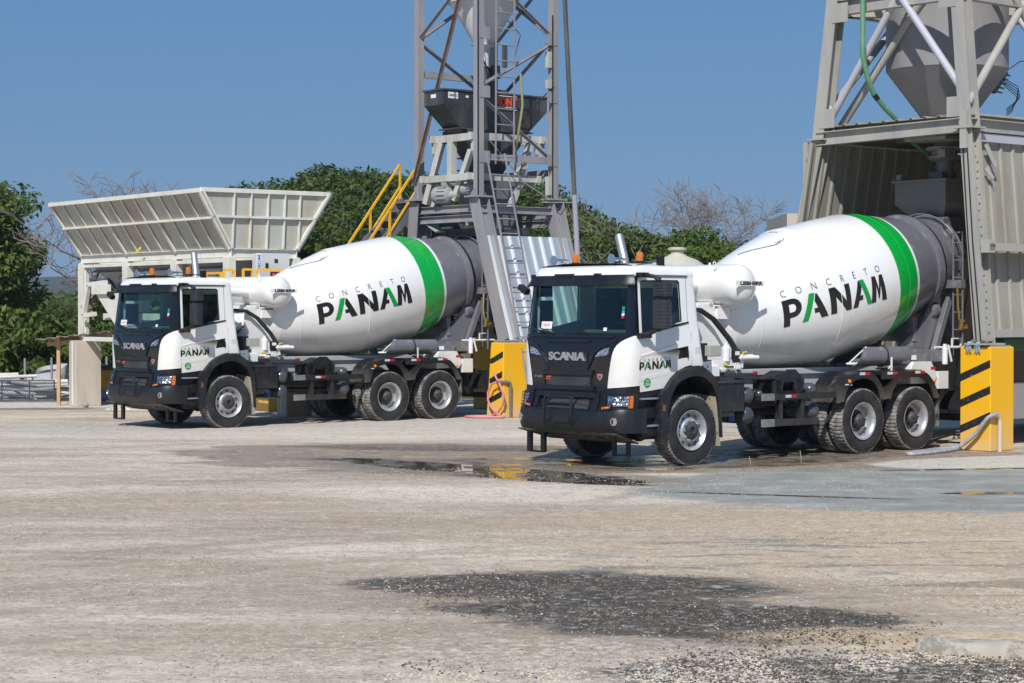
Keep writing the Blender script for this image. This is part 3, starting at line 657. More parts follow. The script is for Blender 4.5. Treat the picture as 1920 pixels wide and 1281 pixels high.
def chassis(T):
    c = MB()
    for s in (-1, 1):
        c.bb(1.3, -6.9, s*.36, s*.44, .78, 1.06)
        for x in (-.9, -2.2, -3.2, -4.4, -5.6, -6.8): c.bb(x-.04, x+.04, s*.36, -s*.36, .80, 1.0)
    for x in (0, -3.96, -5.31): c.tube([(x, -.95, .53), (x, .95, .53)], .075, 12); c.lathe([(-.2, .05), (-.15, .2), (.0, .26), (.15, .2), (.2, .05)], (x, .05, .56), (0, 1, 0), 18)
    c.tube([(-.3, 0, .75), (-3.7, .03, .65)], .06, 10)
    for s in (-1, 1):
        c.box((-4.63, s*.5, .72), (1.0, .09, .12)); c.box((-.0, s*.5, .70), (1.3, .09, .08)); c.box((-4.63, s*.5, .90), (.25, .14, .45), None, 0, .6)
    c.bb(-6.95, -6.85, -1.1, 1.1, .42, .54); c.bb(-6.85, -6.2, .36, .44, .5, .8); c.bb(-6.85, -6.2, -.44, -.36, .5, .8)
    c.build('chassis_frame', M['chass'], T, bevel=.008)
    e = MB(); e.box((.3, 0, 1.05), (1.6, .7, .6)); e.box((-.55, 0, 1.2), (.5, .9, .5)); e.build('engine', M['chass'], T)
    # rear bumper lamps / tail frame
    b = MB(); b.bb(-6.7, -6.62, .5, 1.2, .62, 1.04); b.bb(-6.62, -6.2, .9, .98, .95, 1.05); b.build('tail_lamp_bracket', M['chass'], T, bevel=.01)
    b = MB(); b.bb(-6.74, -6.70, .9, 1.15, .70, .85); b.build('tail_lamp', M['red'], T)
    # battery box, air tanks and filters (left side)
    b = MB(); b.bb(-.64, -1.18, .62, 1.16, .78, 1.21); b.bb(-.60, -1.20, .60, 1.18, 1.21, 1.235); b.bar((-1.02, 1.165, .98), (-1.02, 1.165, 1.12), .012, .012); b.bb(-.64, -.98, .6, 1.14, .70, .78)
    b.build('battery_box', M['chass'], T, bevel=.02)
    def tank(x, z, r, y0=.5, y1=1.16, m='chass2'):
        t = MB(); t.lathe([(0, .02), (.015, r*.5), (.05, r*.85), (.09, r), (y1-y0-.09, r), (y1-y0-.05, r*.85), (y1-y0-.012, r*.45), (y1-y0, .001)], (x, y0, z), (0, 1, 0), 28); t.build('air_tank', M[m], T, smooth=60)
    tank(-1.34, 1.01, .135); tank(-1.34, .705, .135); tank(-2.88, 1.06, .115, .4, 1.10); tank(-2.90, .74, .135, .5, 1.12); tank(-1.70, 1.03, .07, .4, 1.05)
    b = MB(); b.lathe([(0, .03), (.0, .075), (.12, .075), (.13, .05)], (-1.05, .98, .62), (0, 0, 1), 16); b.build('blue_filter', M['blue'], T)
    # side underrun guard: two bars on posts
    for s in (-1, 1):
        b = MB(); b.bb(-1.82, -3.28, s*1.16, s*1.20, .93, 1.03); b.bb(-1.82, -2.85, s*1.16, s*1.20, .52, .63)
        for x in (-2.02, -2.52): b.bb(x-.04, x+.04, s*1.05, s*1.16, .52, 1.02)
        for x in (-2.1, -2.6): b.bb(x-.05, x+.05, s*.44, s*1.16, .90, .98)
        g = b.build('side_guard', M['chass'], T, bevel=.006)
        MB().bb(-1.56, -1.82, s*1.155, s*1.205, .925, 1.035).build('guard_end_cap', M['cap'], g, bevel=.004); MB().bb(-1.56, -1.82, s*1.155, s*1.205, .515, .635).build('guard_end_cap', M['cap'], g, bevel=.004)
        refl(g, -2.20, s*1.203, .985, s)
    # drum-chute carrier: dark peaked bracket
    b = MB(); pk = [(-1.88, 1.22), (-2.26, 1.40), (-2.42, 1.40), (-2.63, 1.24), (-2.60, 1.03), (-2.42, 1.03), (-2.38, 1.20), (-2.15, 1.20), (-2.10, 1.03), (-1.92, 1.03)]
    b.plate(pk, [], lambda u, v, w: (u, 1.10-w, v), 0, .05); b.plate([(-1.92, 1.24), (-2.28, 1.38), (-2.30, 1.30), (-2.0, 1.16)], [], lambda u, v, w: (u, 1.0-w, v), 0, .3)
    b.bar((-1.2, 1.02, 1.275), (-1.95, 1.02, 1.27), .2, .035); b.box((-2.02, .85, 1.15), (.12, .5, .2)); b.box((-2.5, .85, 1.15), (.12, .5, .2)); b.bar((-1.95, 1.0, 1.25), (-2.45, .72, 1.08), .1, .04)
    b.build('chute_carrier', M['chass'], T, bevel=.006)
    # rear mudguards over each axle
    for s in (-1, 1):
        for k, x in enumerate((-3.90, -5.20)):
            if k == 0: out = [(-3.32, .86), (-3.35, .98), (-3.43, 1.14), (-3.56, 1.26), (-3.72, 1.325), (-3.92, 1.345), (-4.10, 1.32), (-4.24, 1.24), (-4.36, 1.10), (-4.44, .88)]
            else: out = [(-4.45, .88), (-4.52, 1.06), (-4.64, 1.20), (-4.82, 1.29), (-5.05, 1.335), (-5.36, 1.34), (-5.55, 1.27), (-5.70, 1.14), (-5.80, .98), (-5.84, .86)]
            cx = sum(p[0] for p in out)/len(out)
            inn = [(cx+(p[0]-cx)*.82, .86+(p[1]-.86)*.76) for p in out]
            m = MB()
            ux = list(np.linspace(0, len(out)-1, 28)); ox = [p[0] for p in out]; oz = [p[1] for p in out]; iz = [p[1]-.0 for p in out]
            ribs = [.62, .66, .67, .71, .72, .76, .77, 1.10, 1.24]; rz = [0, 0, .008, .008, 0, 0, .008, .008, 0]
            m.shell(lambda u, v, o, s=s: (float(np.interp(u, range(len(ox)), ox))*1.0, s*v, float(np.interp(u, range(len(oz)), oz))+float(np.interp(v, ribs, rz))+o), ux, ribs, .02)
            m.plate(out+list(reversed(inn)), [], lambda u, v, w, s=s: (u, s*(1.245-w), v), 0, .03)
            g = m.build('rear_mudguard', M['dusty3'], T, smooth=40)
            if s > 0:
                xx = (-3.92, -5.33)[k]; refl(g, xx, 1.250, 1.305, 1)
                o = MB(); ox2 = (-3.54, -5.72)[k]; o.lathe([(0, .032), (.015, .03), (.02, 0)], (ox2, 1.245, (1.19, 1.15)[k]), (0, 1, 0), 14); o.build('side_marker_lamp', M['orange'], g)
                if k == 0: MB().bb(-3.44, -3.50, 1.0, 1.27, 1.13, 1.145).build('lamp_bracket', M['letW'], g)
        pl = MB(); pl.bb(-4.36, -5.0, s*1.20, s*1.24, 1.20, 1.34); pl.bb(-4.40, -4.95, s*.5, s*1.2, 1.27, 1.33); g = pl.build('mudguard_bridge', M['chass'], T, bevel=.01)
        if s > 0: refl(g, -4.62, 1.245, 1.30, 1)
        f = MB(); f.bb(-5.86, -5.88, s*.82, s*1.22, .38, .92); f.build('mudflap', M['dusty'], T)
        f = MB(); f.bb(-4.42, -4.44, s*.82, s*1.15, .62, .90); f.build('mudflap', M['flap'], T)
    # subframe under the drum
    b = MB()
    for s in (-1, 1):
        b.bb(-.75, -6.5, s*.36, s*.50, 1.07, 1.34); b.bb(-1.35, -5.2, s*.50, s*.56, 1.30, 1.40)
        b.plate([(-1.3, 1.34), (-2.0, 1.34), (-1.6, 1.44), (-1.4, 1.62)], [], lambda u, v, w, s=s: (u, s*(.62-w), v), 0, .06)
    sb = b.build('subframe', M['sub'], T, bevel=.01)
    for x in (-1.2, -2.05, -2.62): refl(sb, x, .565, 1.27 if x == -1.2 else 1.34, 1, True)
    b = MB(); b.plate([(-5.30, 1.36), (-5.36, 1.47), (-5.85, 1.47), (-6.02, 1.22), (-5.9, 1.10), (-5.3, 1.10)], [], lambda u, v, w: (u, 1.08-w, v), 0, .5)
    rb = b.build('rear_cover', M['white'], T, bevel=.015); refl(rb, -5.88, 1.085, 1.36, 1, True)
    MB().bb(-6.0, -6.28, 1.02, 1.10, 1.0, 1.30).build('number_panel', M['white'], rb, bevel=.008)
    # tools and fuel tank on the right side
    b = MB(); b.box((-1.5, -.85, .85), (1.3, .6, .55)); b.build('fuel_tank', M['alu'], T, bevel=.06)
def refl(g, x, y, z, s, red=False):
    b = MB(); h = .022
    if red: b.bb(x-.06, x+.06, y, y+s*.004, z-h, z+h, 1)
    else: b.bb(x, x+.13, y, y+s*.004, z-h, z+h, 0); b.bb(x-.12, x, y, y+s*.004, z-h, z+h, 1)
    b.build('reflector', [M['silv'], M['red']], g, smooth=0)
M['cap'] = pmat('galvanised_cap', (.16, .17, .18), .5, dirt=(.4, .38, .33), dscale=9, damt=.5)
M['chass2'] = pmat('air_tank_paint', (.045, .052, .065), .25, coat=.4, dirt=(.3, .27, .23), damt=.3)
M['dusty3'] = pmat('rear_mudguard_plastic', (.010, .011, .014), .36, dirt=(.24, .225, .20), dscale=3.5, damt=.4, dlo=.55, low=(.8, 1.15, DUST, .35))
# drum axis
DT = R(11.346); DA = Vector((-math.cos(DT), 0, math.sin(DT))); DN = Vector((math.sin(DT), 0, math.cos(DT))); DO = Vector((-3, 0, 2.441))
DP = [(-1.80, .30), (-1.66, .46), (-1.45, .63), (-1.22, .745), (-1.04, .80), (-.62, .925), (-.1, 1.055), (.44, 1.158), (.50, 1.165), (1.2, 1.165), (1.95, 1.155), (2.28, 1.10), (2.60, 1.025), (3.40, .845), (3.8, .765), (4.25, .665)]
def DR(s): return float(np.interp(s, [p[0] for p in DP], [p[1] for p in DP]))
def dpt(s, phi, off=0):
    r = DR(s)+off; return DO + DA*s + Vector((0, 1, 0))*(r*math.sin(phi)) + DN*(r*math.cos(phi))
def drum(T):
    n = 96; b = MB()
    ss = sorted(set([p[0] for p in DP] + [.44, 1.95, 2.28, 2.57, 2.645]))
    prof = []
    for s in ss:
        nxt = s+1e-3; m = 0 if nxt < 1.95 else (1 if nxt < 2.57 else (0 if nxt < 2.645 else 2)); prof.append((s, DR(s), m))
    b.lathe(prof, DO, DA, n)
    dr = b.build('drum', [M['drumw'], M['green'], M['dgray']], T, smooth=12)
    k = MB(); k.lathe([(3.36, .84), (3.38, .885), (3.46, .90), (3.53, .885), (3.55, .82)], DO, DA, n, 0); k.lathe([(3.56, .82), (3.57, .862), (3.61, .852), (3.62, .80)], DO, DA, n, 1); k.lathe([(4.20, .66), (4.20, .70), (4.27, .70), (4.27, .62), (4.0, .55)], DO, DA, n, 0)
    k.build('roller_ring', [M['dgray'], M['black']], dr, smooth=40)
    for s_, m_ in ((-1.04, 'drumw'), (.46, 'drumw'), (2.28, 'green')):
        w_ = MB(); w_.lathe([(s_-.012, DR(s_-.012)), (s_-.004, DR(s_)+.006), (s_+.004, DR(s_)+.006), (s_+.012, DR(s_+.012))], DO, DA, 96); w_.v = w_.v; w_.f = [f for f in w_.f if len(f) == 4]; w_.m = w_.m[:len(w_.f)]; w_.build('weld_seam', M[m_], dr, smooth=60, fixn=False)
    k = MB(); k.tube([dpt(s, .0, 0) for s in (0,)]+[dpt(.001, 0, 0)], .001, 3) if False else None
    hb = MB(); pts = [(-.08, 24), (.10, 20)]
    hb.tube([dpt(-.62, R(2), .012), dpt(-.45, R(9), .012), dpt(-.25, R(17), .012), dpt(-.08, R(22), .015), dpt(.02, R(21), .02), dpt(.07, R(19), .02)], .007, 5, 0); hb.tube([dpt(-.06, R(19), .02), dpt(.06, R(21.5), .02), dpt(.16, R(19), .02)], .005, 5, 0)
    hb.tube([dpt(.33, R(-5), .004), dpt(.31, R(5), .004)], .008, 5, 1); hb.lathe([(0, .03), (.02, .02), (.022, 0)], dpt(-1.0, R(10), 0), DN, 8, 0)
    hb.build('hatch_outline', [M['dgray'], M['red']], dr, smooth=0)
    # wordmark wrapped on the drum
    L = MB(); a0, a1 = -.68, 1.54; LH = .43
    def W(u, v, o=0):
        s = a0+(a1-a0)*u
        top = R(80)*1.16 - .0   # top of the letters as an arc length
        r = DR(s); tphi = R(79.2+1.2*u)
        phi = tphi + (1-v)*LH/max(r, .9)
        return dpt(s, phi, .005+o)
    for poly, holes, mi in WM:
        tri = MB(); tri.plate(poly, holes, lambda u, v, w: (u, v, 0), 0, 0)
        me = bpy.data.meshes.new('t'); h = len(tri.v)//2; me.from_pydata(tri.v[:h], [], [f for f in tri.f if len(f) == 3 and max(f) < h])
        bm = bmesh.new(); bm.from_mesh(me); bmesh.ops.subdivide_edges(bm, edges=bm.edges, cuts=5, use_grid_fill=True)
        bm.verts.index_update(); L.add([W(v.co.x, v.co.y) for v in bm.verts], [tuple(v.index for v in f.verts) for f in bm.faces], mi); bm.free(); bpy.data.meshes.remove(me)
    for i, ch in enumerate('CONCRETO'):
        vs, fs, w, h = text_geo(ch, 1, -.012); hh = .112; ww = .112*w/h*.92
        uc = (a0+.08-a0)/(a1-a0)*.0 + .03+i*.1325
        L.add([W(uc+x*ww/w/(a1-a0), 1.05+(.5+y/h)*hh/LH*1.0+.06) for x, y in vs], fs, 0)
    L.build('lettering', [M['letB'], M['letG']], dr, smooth=0, fixn=False)
    # motor, gearbox, front pedestal
    g = MB(); o = DO+DA*-1.80
    g.lathe([(-.02, .30), (-.10, .30), (-.12, .24), (-.30, .27), (-.34, .24), (-.40, .24), (-.44, .17), (-.62, .15), (-.64, .10)], o, DA, 30)
    for k2 in range(16): a = 2*math.pi*k2/16; g.lathe([(0, .018), (.04, .018)], o+DA*-.345+Vector((0, math.sin(a)*.255, 0))+DN*math.cos(a)*.255-DA*.02, DA, 6)
    g.box(o+DA*-.52+Vector((0, .18, .02)), (.26, .3, .2)); g.tube([o+DA*-.5+Vector((0, .3, .05)), o+DA*-.7+Vector((0, .36, .0))], .05, 10)
    g.build('drum_gearbox', M['white'], T, smooth=40, bevel=.006)
    p = MB()
    for s in (-1, 1):
        p.plate([(-.82, 2.42), (-1.15, 2.45), (-1.62, 1.66), (-1.70, 1.40), (-.80, 1.40), (-.80, 1.65)], [[(-.95, 2.0), (-1.2, 2.0), (-1.35, 1.72), (-.98, 1.72)]] if s < 0 else [], lambda u, v, w, s=s: (u, s*(.50-w), v), 0, .03)
        p.bb(-.78, -1.65, s*.50, s*.62, 1.36, 1.42)
    p.bb(-.80, -.84, -.5, .5, 1.5, 2.0); p.bar((-1.13, -.5, 2.42), (-1.13, .5, 2.42), .1, .08)
    p.box((-1.0, .84, 1.52), (.55, .2, .10)); p.box((-1.28, .84, 1.5), (.2, .22, .12)); p.lathe([(0, .05), (.3, .05)], (-1.28, .95, 1.60), (-1, 0, 0), 12); p.tube([(-1.25, .95, 1.60), (-1.66, 1.0, 1.60)], .034, 10)
    p.box((-.72, .86, 1.40), (.22, .22, .16))
    for i in range(4): p.tube([(-1.14-i*.035, .97, 1.52), (-1.14-i*.035, 1.0, 1.42)], .009, 6)
    p.build('front_pedestal', M['white'], T, bevel=.008)
    q = MB(); q.box((-.76, .86, 1.71), (.26, .18, .17)); q.build('junction_box', M['ebox'], T, bevel=.015)
    q = MB(); q.box((-1.21, .95, 1.63), (.15, .06, .20)); q.box((-.62, .7, 1.68), (.14, .3, .30)); q.build('control_panel', M['black'], T, bevel=.008)
    q = MB(); q.bb(-1.16, -1.26, .983, .987, 1.64, 1.70); q.build('control_label', M['letW'], T, smooth=0)
    q = MB(); q.lathe([(0, .06), (.2, .07), (.25, .03), (.29, .03)], (-1.02, .92, 1.55), (0, 0, 1), 14); q.build('detergent_bottle', M['letW'], T)
    q = MB()
    for x in (-.98, -1.3): q.box((x, .945, 1.50), (.10, .004, .03))
    q.tube([(-1.32, .98, 1.60), (-1.32, 1.0, 1.68), (-1.40, 1.0, 1.69)], .012, 5)
    q.build('yellow_label', M['yelS'], T, smooth=0)
    h = MB()
    for dy in (0, .05): h.tube([(-.55, .5+dy, 2.36), (-.80, .55+dy, 2.34), (-1.02, .62+dy, 2.20), (-1.28, .72+dy, 1.88), (-1.38, .80+dy, 1.66), (-1.36, .85, 1.50)], .032, 8)
    h.tube([(-.5, .6, 1.85), (-.62, .8, 1.62), (-.75, .9, 1.5)], .02, 6); h.tube([(-.5, .45, 2.2), (-.7, .4, 1.9), (-.9, .35, 2.05)], .02, 6)
    h.build('hydraulic_hose', M['hose'], T)
    mp = MB(); mp.plate([(-.32, 1.545), (-.50, 1.56), (-.52, 1.36), (-.40, 1.33), (-.30, 1.41)], [[(-.40, 1.49), (-.44, 1.49), (-.44, 1.44), (-.40, 1.44)]], lambda u, v, w: (u, 1.12-w, v), 0, .04); mp.tube([(-.2, .9, 1.50), (-.55, .9, 1.50)], .05, 10); mp.bb(-.45, -.62, .6, 1.0, 1.30, 1.50)
    mp.build('cab_mount', M['mount'], T, bevel=.006)
    # water tank behind the cab
    w = MB(); r = .325; zc = 2.73; xc = -1.375
    half = [(0, .001), (.015, .12), (.05, .21), (.10, .275), (.17, .315), (.26, r)]
    Ltot = 2.14; pr = half + [(Ltot-a, b2) for a, b2 in reversed(half)]
    w.lathe(pr, (xc, -Ltot/2, zc), (0, 1, 0), 40)
    w.bb(xc-.2, xc+.2, -.6, .6, 2.36, 2.42); w.bb(xc-.06, xc+.2, -.62, -.52, 1.9, 2.4); w.bb(xc-.06, xc+.2, .52, .60, 2.2, 2.4); w.cyl((-.6, .2, 2.73), (-1.2, .2, 2.73), .1)
    w.tube([(xc+.08, .3, zc+r-.01), (xc+.08, .3, zc+r+.03)], .02, 8); w.tube([(xc+.30+.03*math.cos(t), .62, 3.06+.03*math.sin(t)) for t in lin(0, 6.28, 13)], .008, 6, cap=False)
    wt = w.build('water_tank', M['white'], T, smooth=50, bevel=0)
    sg = MB(); sg.bb(-1.06, -1.69, 1.085, 1.095, 2.712, 2.795, 0); put_text(sg, 'LIEBHERR', .50, .060, lambda u, v: (-1.405-u, 1.0975, 2.753+v), 1, bold=.055); sg.bb(-1.36, -1.40, 1.0, 1.085, 2.73, 2.77, 0)
    sg.build('maker_sign', [M['letW'], M['letB']], wt, smooth=0, fixn=False)
    # folding chute (half pipe) lying on the mudguard
    c = MB(); R_ = .17; cc = (0, .92, 1.60)
    c.shell(lambda u, v, o: (v + (.0 if v < -4.5 else (-.12+.30*(0.5+0.5*math.cos(u+R(45))))) , cc[1]-.02+(R_+o)*math.cos(u), cc[2]-.02+(R_+o)*math.sin(u)), lin(R(62), R(-165), 22), [-4.18, -4.3, -5.0, -5.33], .008)
    ch = c.build('chute', M['dgray'], T, smooth=60)
    c = MB(); c.tube([(-4.72, cc[1]-.02+(R_+.006)*math.cos(a), cc[2]-.02+(R_+.006)*math.sin(a)) for a in lin(R(100), R(-120), 14)], .014, 6); c.build('chute_strap', M['black'], ch)
    c = MB(); c.bar((-4.77, 1.10, 1.33), (-4.77, 1.10, 1.56), .025, .02); c.build('chute_bracket', M['white'], ch); c = MB(); c.bar((-4.25, 1.0, 1.735), (-4.05, .80, 1.47), .02, .02); c.tube([(-4.02+.12*math.cos(a), .88+.1*math.sin(a), 1.46) for a in lin(0, 3.1, 7)], .02, 6); c.build('chute_bracket', M['white'], ch)
    # rear drum support, discharge hopper, chutes, ladder
    p = MB()
    for s in (-1, 1):
        p.plate([(-5.0, 1.36), (-6.25, 1.36), (-6.65, 2.10), (-6.80, 2.58), (-6.55, 2.62), (-6.15, 2.05)], [], lambda u, v, w, s=s: (u, s*(.58-w), v), 0, .05)
        p.plate([(-6.30, 1.40), (-6.42, 1.40), (-6.95, 2.6), (-6.84, 2.66)], [], lambda u, v, w, s=s: (u, s*(.70-w), v), 0, .10)
        p.lathe([(0, .13), (.04, .15), (.18, .15), (.22, .13)], DO+DA*3.36+Vector((0, s*.50, 0))-DN*.80, DA, 24)
    p.bar((-6.0, -.6, 2.0), (-6.0, .6, 2.0), .1, .4); p.bb(-5.95, -6.4, .55, 1.0, 1.46, 1.66); p.bb(-5.2, -6.2, -.6, .6, 1.36, 1.42); p.bb(-5.35, -5.9, .5, .96, 1.44, 1.60)
    p.build('rear_pedestal', M['dgray'], T, bevel=.008)
    MB().bb(-6.52, -6.62, .585, .60, 2.25, 2.34).build('warning_label', M['letW'], T, smooth=0); MB().bb(-5.45, -5.58, .965, .97, 1.50, 1.58).build('warning_label', M['letW'], T, smooth=0)
    q = MB(); e = DO+DA*4.3
    q.shell(lambda u, v, o: (e.x-.05-v*.55, (.42-.1*v)*math.sin(u), e.z+.10+.55*(1-v)*.9-(.55+o)*(.5+.5*math.cos(u))*.9+.25), lin(-2.2, 2.2, 14), [0, .5, 1], .02)
    q.bb(-7.0, -7.5, -.5, .5, 3.92, 3.97); q.box((-7.25, 0, 3.70), (.55, .8, .5), None, 0, 1.25)
    q.box((-7.25, 0, 2.75), (.5, .55, .9)); q.box((-7.35, 0, 2.1), (.35, .35, .6), Matrix.Rotation(R(20), 3, 'Y')); q.box((-7.6, 0, 1.75), (1.2, .45, .12), Matrix.Rotation(R(-25), 3, 'Y'))
    q.bb(-7.05, -6.70, .3, .6, 2.62, 2.95)
    q.tube([DO+DA*4.22+Vector((0, math.sin(t)*.74, 0))+DN*(.74*math.cos(t)) for t in lin(-1.5, 1.5, 15)], .03, 8); q.tube([DO+DA*4.10+Vector((0, math.sin(t)*.80, 0))+DN*(.80*math.cos(t)) for t in lin(-.4, 1.2, 12)], .015, 6)
    q.build('discharge_hopper', M['dgray'], T, bevel=.006)
    l = MB()
    for y in (.82, 1.02): l.tube([(-6.76, y, 1.5), (-6.76, y, 3.70)], .018, 6)
    for k in range(7): l.tube([(-6.76, .82, 1.7+k*.3), (-6.76, 1.02, 1.7+k*.3)], .014, 6)
    l.tube([(-6.76, .95, 3.68), (-7.1, .5, 3.68)], .016, 6); l.tube([(-6.76, .95, 3.26), (-7.1, .5, 3.26)], .016, 6); l.bb(-6.68, -7.05, .6, 1.05, 2.72, 2.86)
    l.build('service_ladder', M['dgray'], T)
    v = MB(); v.lathe([(0, .03), (.05, .04), (.12, .04), (.16, .055), (.18, .055)], (-6.66, 1.05, 2.0), (0, .2, 1), 12); v.lathe([(0, .05), (.08, .05)], (-6.72, 1.05, 2.05), (-1, .2, 0), 12); v.tube([(-6.64, 1.05, 2.15), (-6.62, 1.03, 2.4), (-6.70, .95, 2.75)], .02, 6)
    v.build('brass_valve', M['brass'], T)
    w = MB(); w.tube([(-6.1, .95, 1.70), (-7.0, .95, 1.70)], .022, 8); w.lathe([(0, .02), (.02, .05), (.28, .05), (.30, .035), (.36, .035)], (-6.28, 1.02, 1.40), (0, 0, 1), 12); w.tube([(-6.33, 1.05, 1.74), (-6.42, 1.05, 1.46)], .02, 8)
    w.bb(-6.60, -6.62, .9, .93, 1.70, 1.86); w.bb(-6.84, -6.86, .9, .93, 1.70, 1.86); w.bb(-6.60, -6.86, .9, .93, 1.84, 1.86)
    w.build('wash_down_gun', M['letW'], T)
M['yelS'] = pmat('label_yellow', (.75, .6, .03), .5)
M['ebox'] = pmat('junction_box_grey', (.36, .37, .33), .5)
M['mount'] = pmat('cab_mount_steel_blue', (.22, .27, .33), .4, dirt=(.3, .28, .25), damt=.4)
M['brass'] = pmat('brass', (.5, .33, .10), .35, metal=.8, dirt=(.2, .15, .1), damt=.5)
def make_truck():
    T = root('mixer_truck', 'nearer white cement mixer truck on wet ground in front of the beige silo shed', 'mixer truck', (FR.x, FR.y, 0), FR.yaw, 'white concrete mixer trucks with green striped drums')
    cab_parts(T); lower_front(T)
    for s in (1, -1): front_wheel(T, s)
    for s in (1, -1):
        for x in (-3.96, -5.31): rear_wheel(T, x, s)
    chassis(T); drum(T); return T
truck = make_truck()
# ================================================================== second truck
_c = child_map(); truck2 = copy_tree(truck, None, _c); truck2.location = (FL.x, FL.y, -.02); truck2.rotation_euler = (0, 0, FL.yaw)
truck2['label'] = 'farther white cement mixer truck on dry ground between aggregate bin and grey tower'
for o in kids(truck2):
    if o.name.startswith('door'):
        for k in kids(o):
            pass
# ================================================================== ground
def blob(t, P, cx, cy, rx, ry, rot=0, soft=.35, na=.5, ns=.5):
    """soft-edged irregular patch on the ground, 1 inside"""
    mp = N(t, 'ShaderNodeMapping', vector_type='TEXTURE'); mp.inputs['Location'].default_value = (cx, cy, 0); mp.inputs['Rotation'].default_value = (0, 0, rot); mp.inputs['Scale'].default_value = (rx, ry, 1e6)
    t.links.new(P, mp.inputs[0]); ln = N(t, 'ShaderNodeVectorMath', operation='LENGTH'); t.links.new(mp.outputs[0], ln.inputs[0])
    st_ = N(t, 'ShaderNodeMapping'); st_.inputs['Scale'].default_value = (.5, 1.5, 1); t.links.new(P, st_.inputs[0]); n = noise_n(t, st_.outputs[0], ns, 8, .68); d = mth(t, 'MULTIPLY_ADD', mth(t, 'SUBTRACT', n, .5), na*2, ln.outputs['Value'])
    mr = N(t, 'ShaderNodeMapRange', interpolation_type='SMOOTHSTEP'); mr.inputs[1].default_value = 1+soft/2; mr.inputs[2].default_value = 1-soft/2; t.links.new(d, mr.inputs[0]); return mr.outputs[0]
def gmat():
    m, t, b = nt('yard_ground'); g = N(t, 'ShaderNodeNewGeometry'); P = g.outputs['Position']
    mp = N(t, 'ShaderNodeMapping'); mp.inputs['Rotation'].default_value = (0, 0, R(-12)); mp.inputs['Scale'].default_value = (.32, 1.1, 1); t.links.new(P, mp.inputs[0]); PS = mp.outputs[0]   # streaks along the traffic
    fine = noise_n(t, P, 5.0, 10, .68); mid = noise_n(t, P, 1.9, 8, .62); big = noise_n(t, PS, .42, 7, .6, .4); str_ = noise_n(t, PS, 1.3, 8, .66, .5)
    vo = N(t, 'ShaderNodeTexVoronoi'); vo.inputs['Scale'].default_value = 34; t.links.new(P, vo.inputs[0]); sp_ = N(t, 'ShaderNodeSeparateColor'); t.links.new(vo.outputs['Color'], sp_.inputs[0]); grain = sp_.outputs[0]
    vo2 = N(t, 'ShaderNodeTexVoronoi'); vo2.inputs['Scale'].default_value = 9; t.links.new(P, vo2.inputs[0]); sp2 = N(t, 'ShaderNodeSeparateColor'); t.links.new(vo2.outputs['Color'], sp2.inputs[0])
    c = ramp(t, big, [(.34, (.33, .275, .22)), (.45, (.50, .435, .365)), (.54, (.60, .54, .465)), (.66, (.70, .645, .57))])
    c = mixc(t, ramp(t, str_, [(.44, 0), (.64, .8)]), c, (.38, .32, .26))
    c = mixc(t, ramp(t, noise_n(t, PS, 2.3, 8, .7), [(.53, 0), (.70, .85)]), c, (.68, .63, .555))
    c = mixc(t, ramp(t, mid, [(.38, .0), (.75, .4)]), c, (.36, .31, .26))
    for a_, k_ in (((-3.6, 24.5, 3.6, 1.3, R(6), .8, .9, .6), .55), ((-1.5, 14.2, 2.2, .8, R(4), .9, .9, .8), .45), ((-4.2, 18.2, 2.4, .9, R(-5), .9, .9, .7), .45), ((.8, 22.4, 3.4, .9, R(5), .8, .9, .7), .6)): c = mixc(t, mth(t, 'MULTIPLY', blob(t, P, *a_), k_), c, (.40, .31, .23))
    for a_, k_ in (((.2, 25.6, 3.0, 1.0, R(-8), .8, .9, .6), .6), ((-.6, 19.6, 2.0, .7, R(-10), .8, .9, .8), .6), ((-3.0, 38.0, 6.5, 1.6, R(3), .8, .6, .5), .5)): c = mixc(t, mth(t, 'MULTIPLY', blob(t, P, *a_), k_), c, (.72, .67, .60))
    c = mixc(t, 1.0, c, (.98, .925, .85), 'MULTIPLY')
    trk = None
    for cx_, cy_, r_ in ((-14, 34, 17.6), (12, 2, 21.0), (-5, -30, 49.2), (-2, 60, 38.5)):
        for dr_ in (0, 2.0):
            vs_ = N(t, 'ShaderNodeVectorMath', operation='SUBTRACT'); t.links.new(P, vs_.inputs[0]); vs_.inputs[1].default_value = (cx_, cy_, 0); vl = N(t, 'ShaderNodeVectorMath', operation='LENGTH'); t.links.new(vs_.outputs[0], vl.inputs[0])
            w_ = mth(t, 'ABSOLUTE', mth(t, 'ADD', mth(t, 'SUBTRACT', vl.outputs['Value'], r_+dr_), mth(t, 'MULTIPLY', mth(t, 'SUBTRACT', mid, .5), .25))); q_ = ramp(t, w_, [(.10, 1), (.24, 0)]); trk = q_ if trk is None else mth(t, 'MAXIMUM', trk, q_)
    trk = mth(t, 'MULTIPLY', trk, ramp(t, str_, [(.38, .1), (.58, .75)])); c = mixc(t, trk, c, (.34, .275, .21))
    # tan clay on the right, pale slab strips
    tan = blob(t, P, 4.6, 19.5, 5.2, 4.6, 0, .9, .5, .35); c = mixc(t, mth(t, 'MULTIPLY', tan, ramp(t, str_, [(.3, .35), (.6, .85)])), c, (.52, .40, .27))
    lightc = blob(t, P, -2.2, 41.6, 9, 2.2, R(8), .6, .4, .4); c = mixc(t, mth(t, 'MULTIPLY', lightc, .6), c, (.54, .50, .44))
    c = mixc(t, mth(t, 'MULTIPLY', blob(t, P, -12, 50.4, 5, 1.7, 0, .2, .15, 1), .8), c, (.60, .57, .52))
    c = mixc(t, mth(t, 'MULTIPLY', blob(t, P, -11.5, 48.2, 4.5, .55, R(4), .5, .6, 1.2), .8), c, (.13, .10, .08))
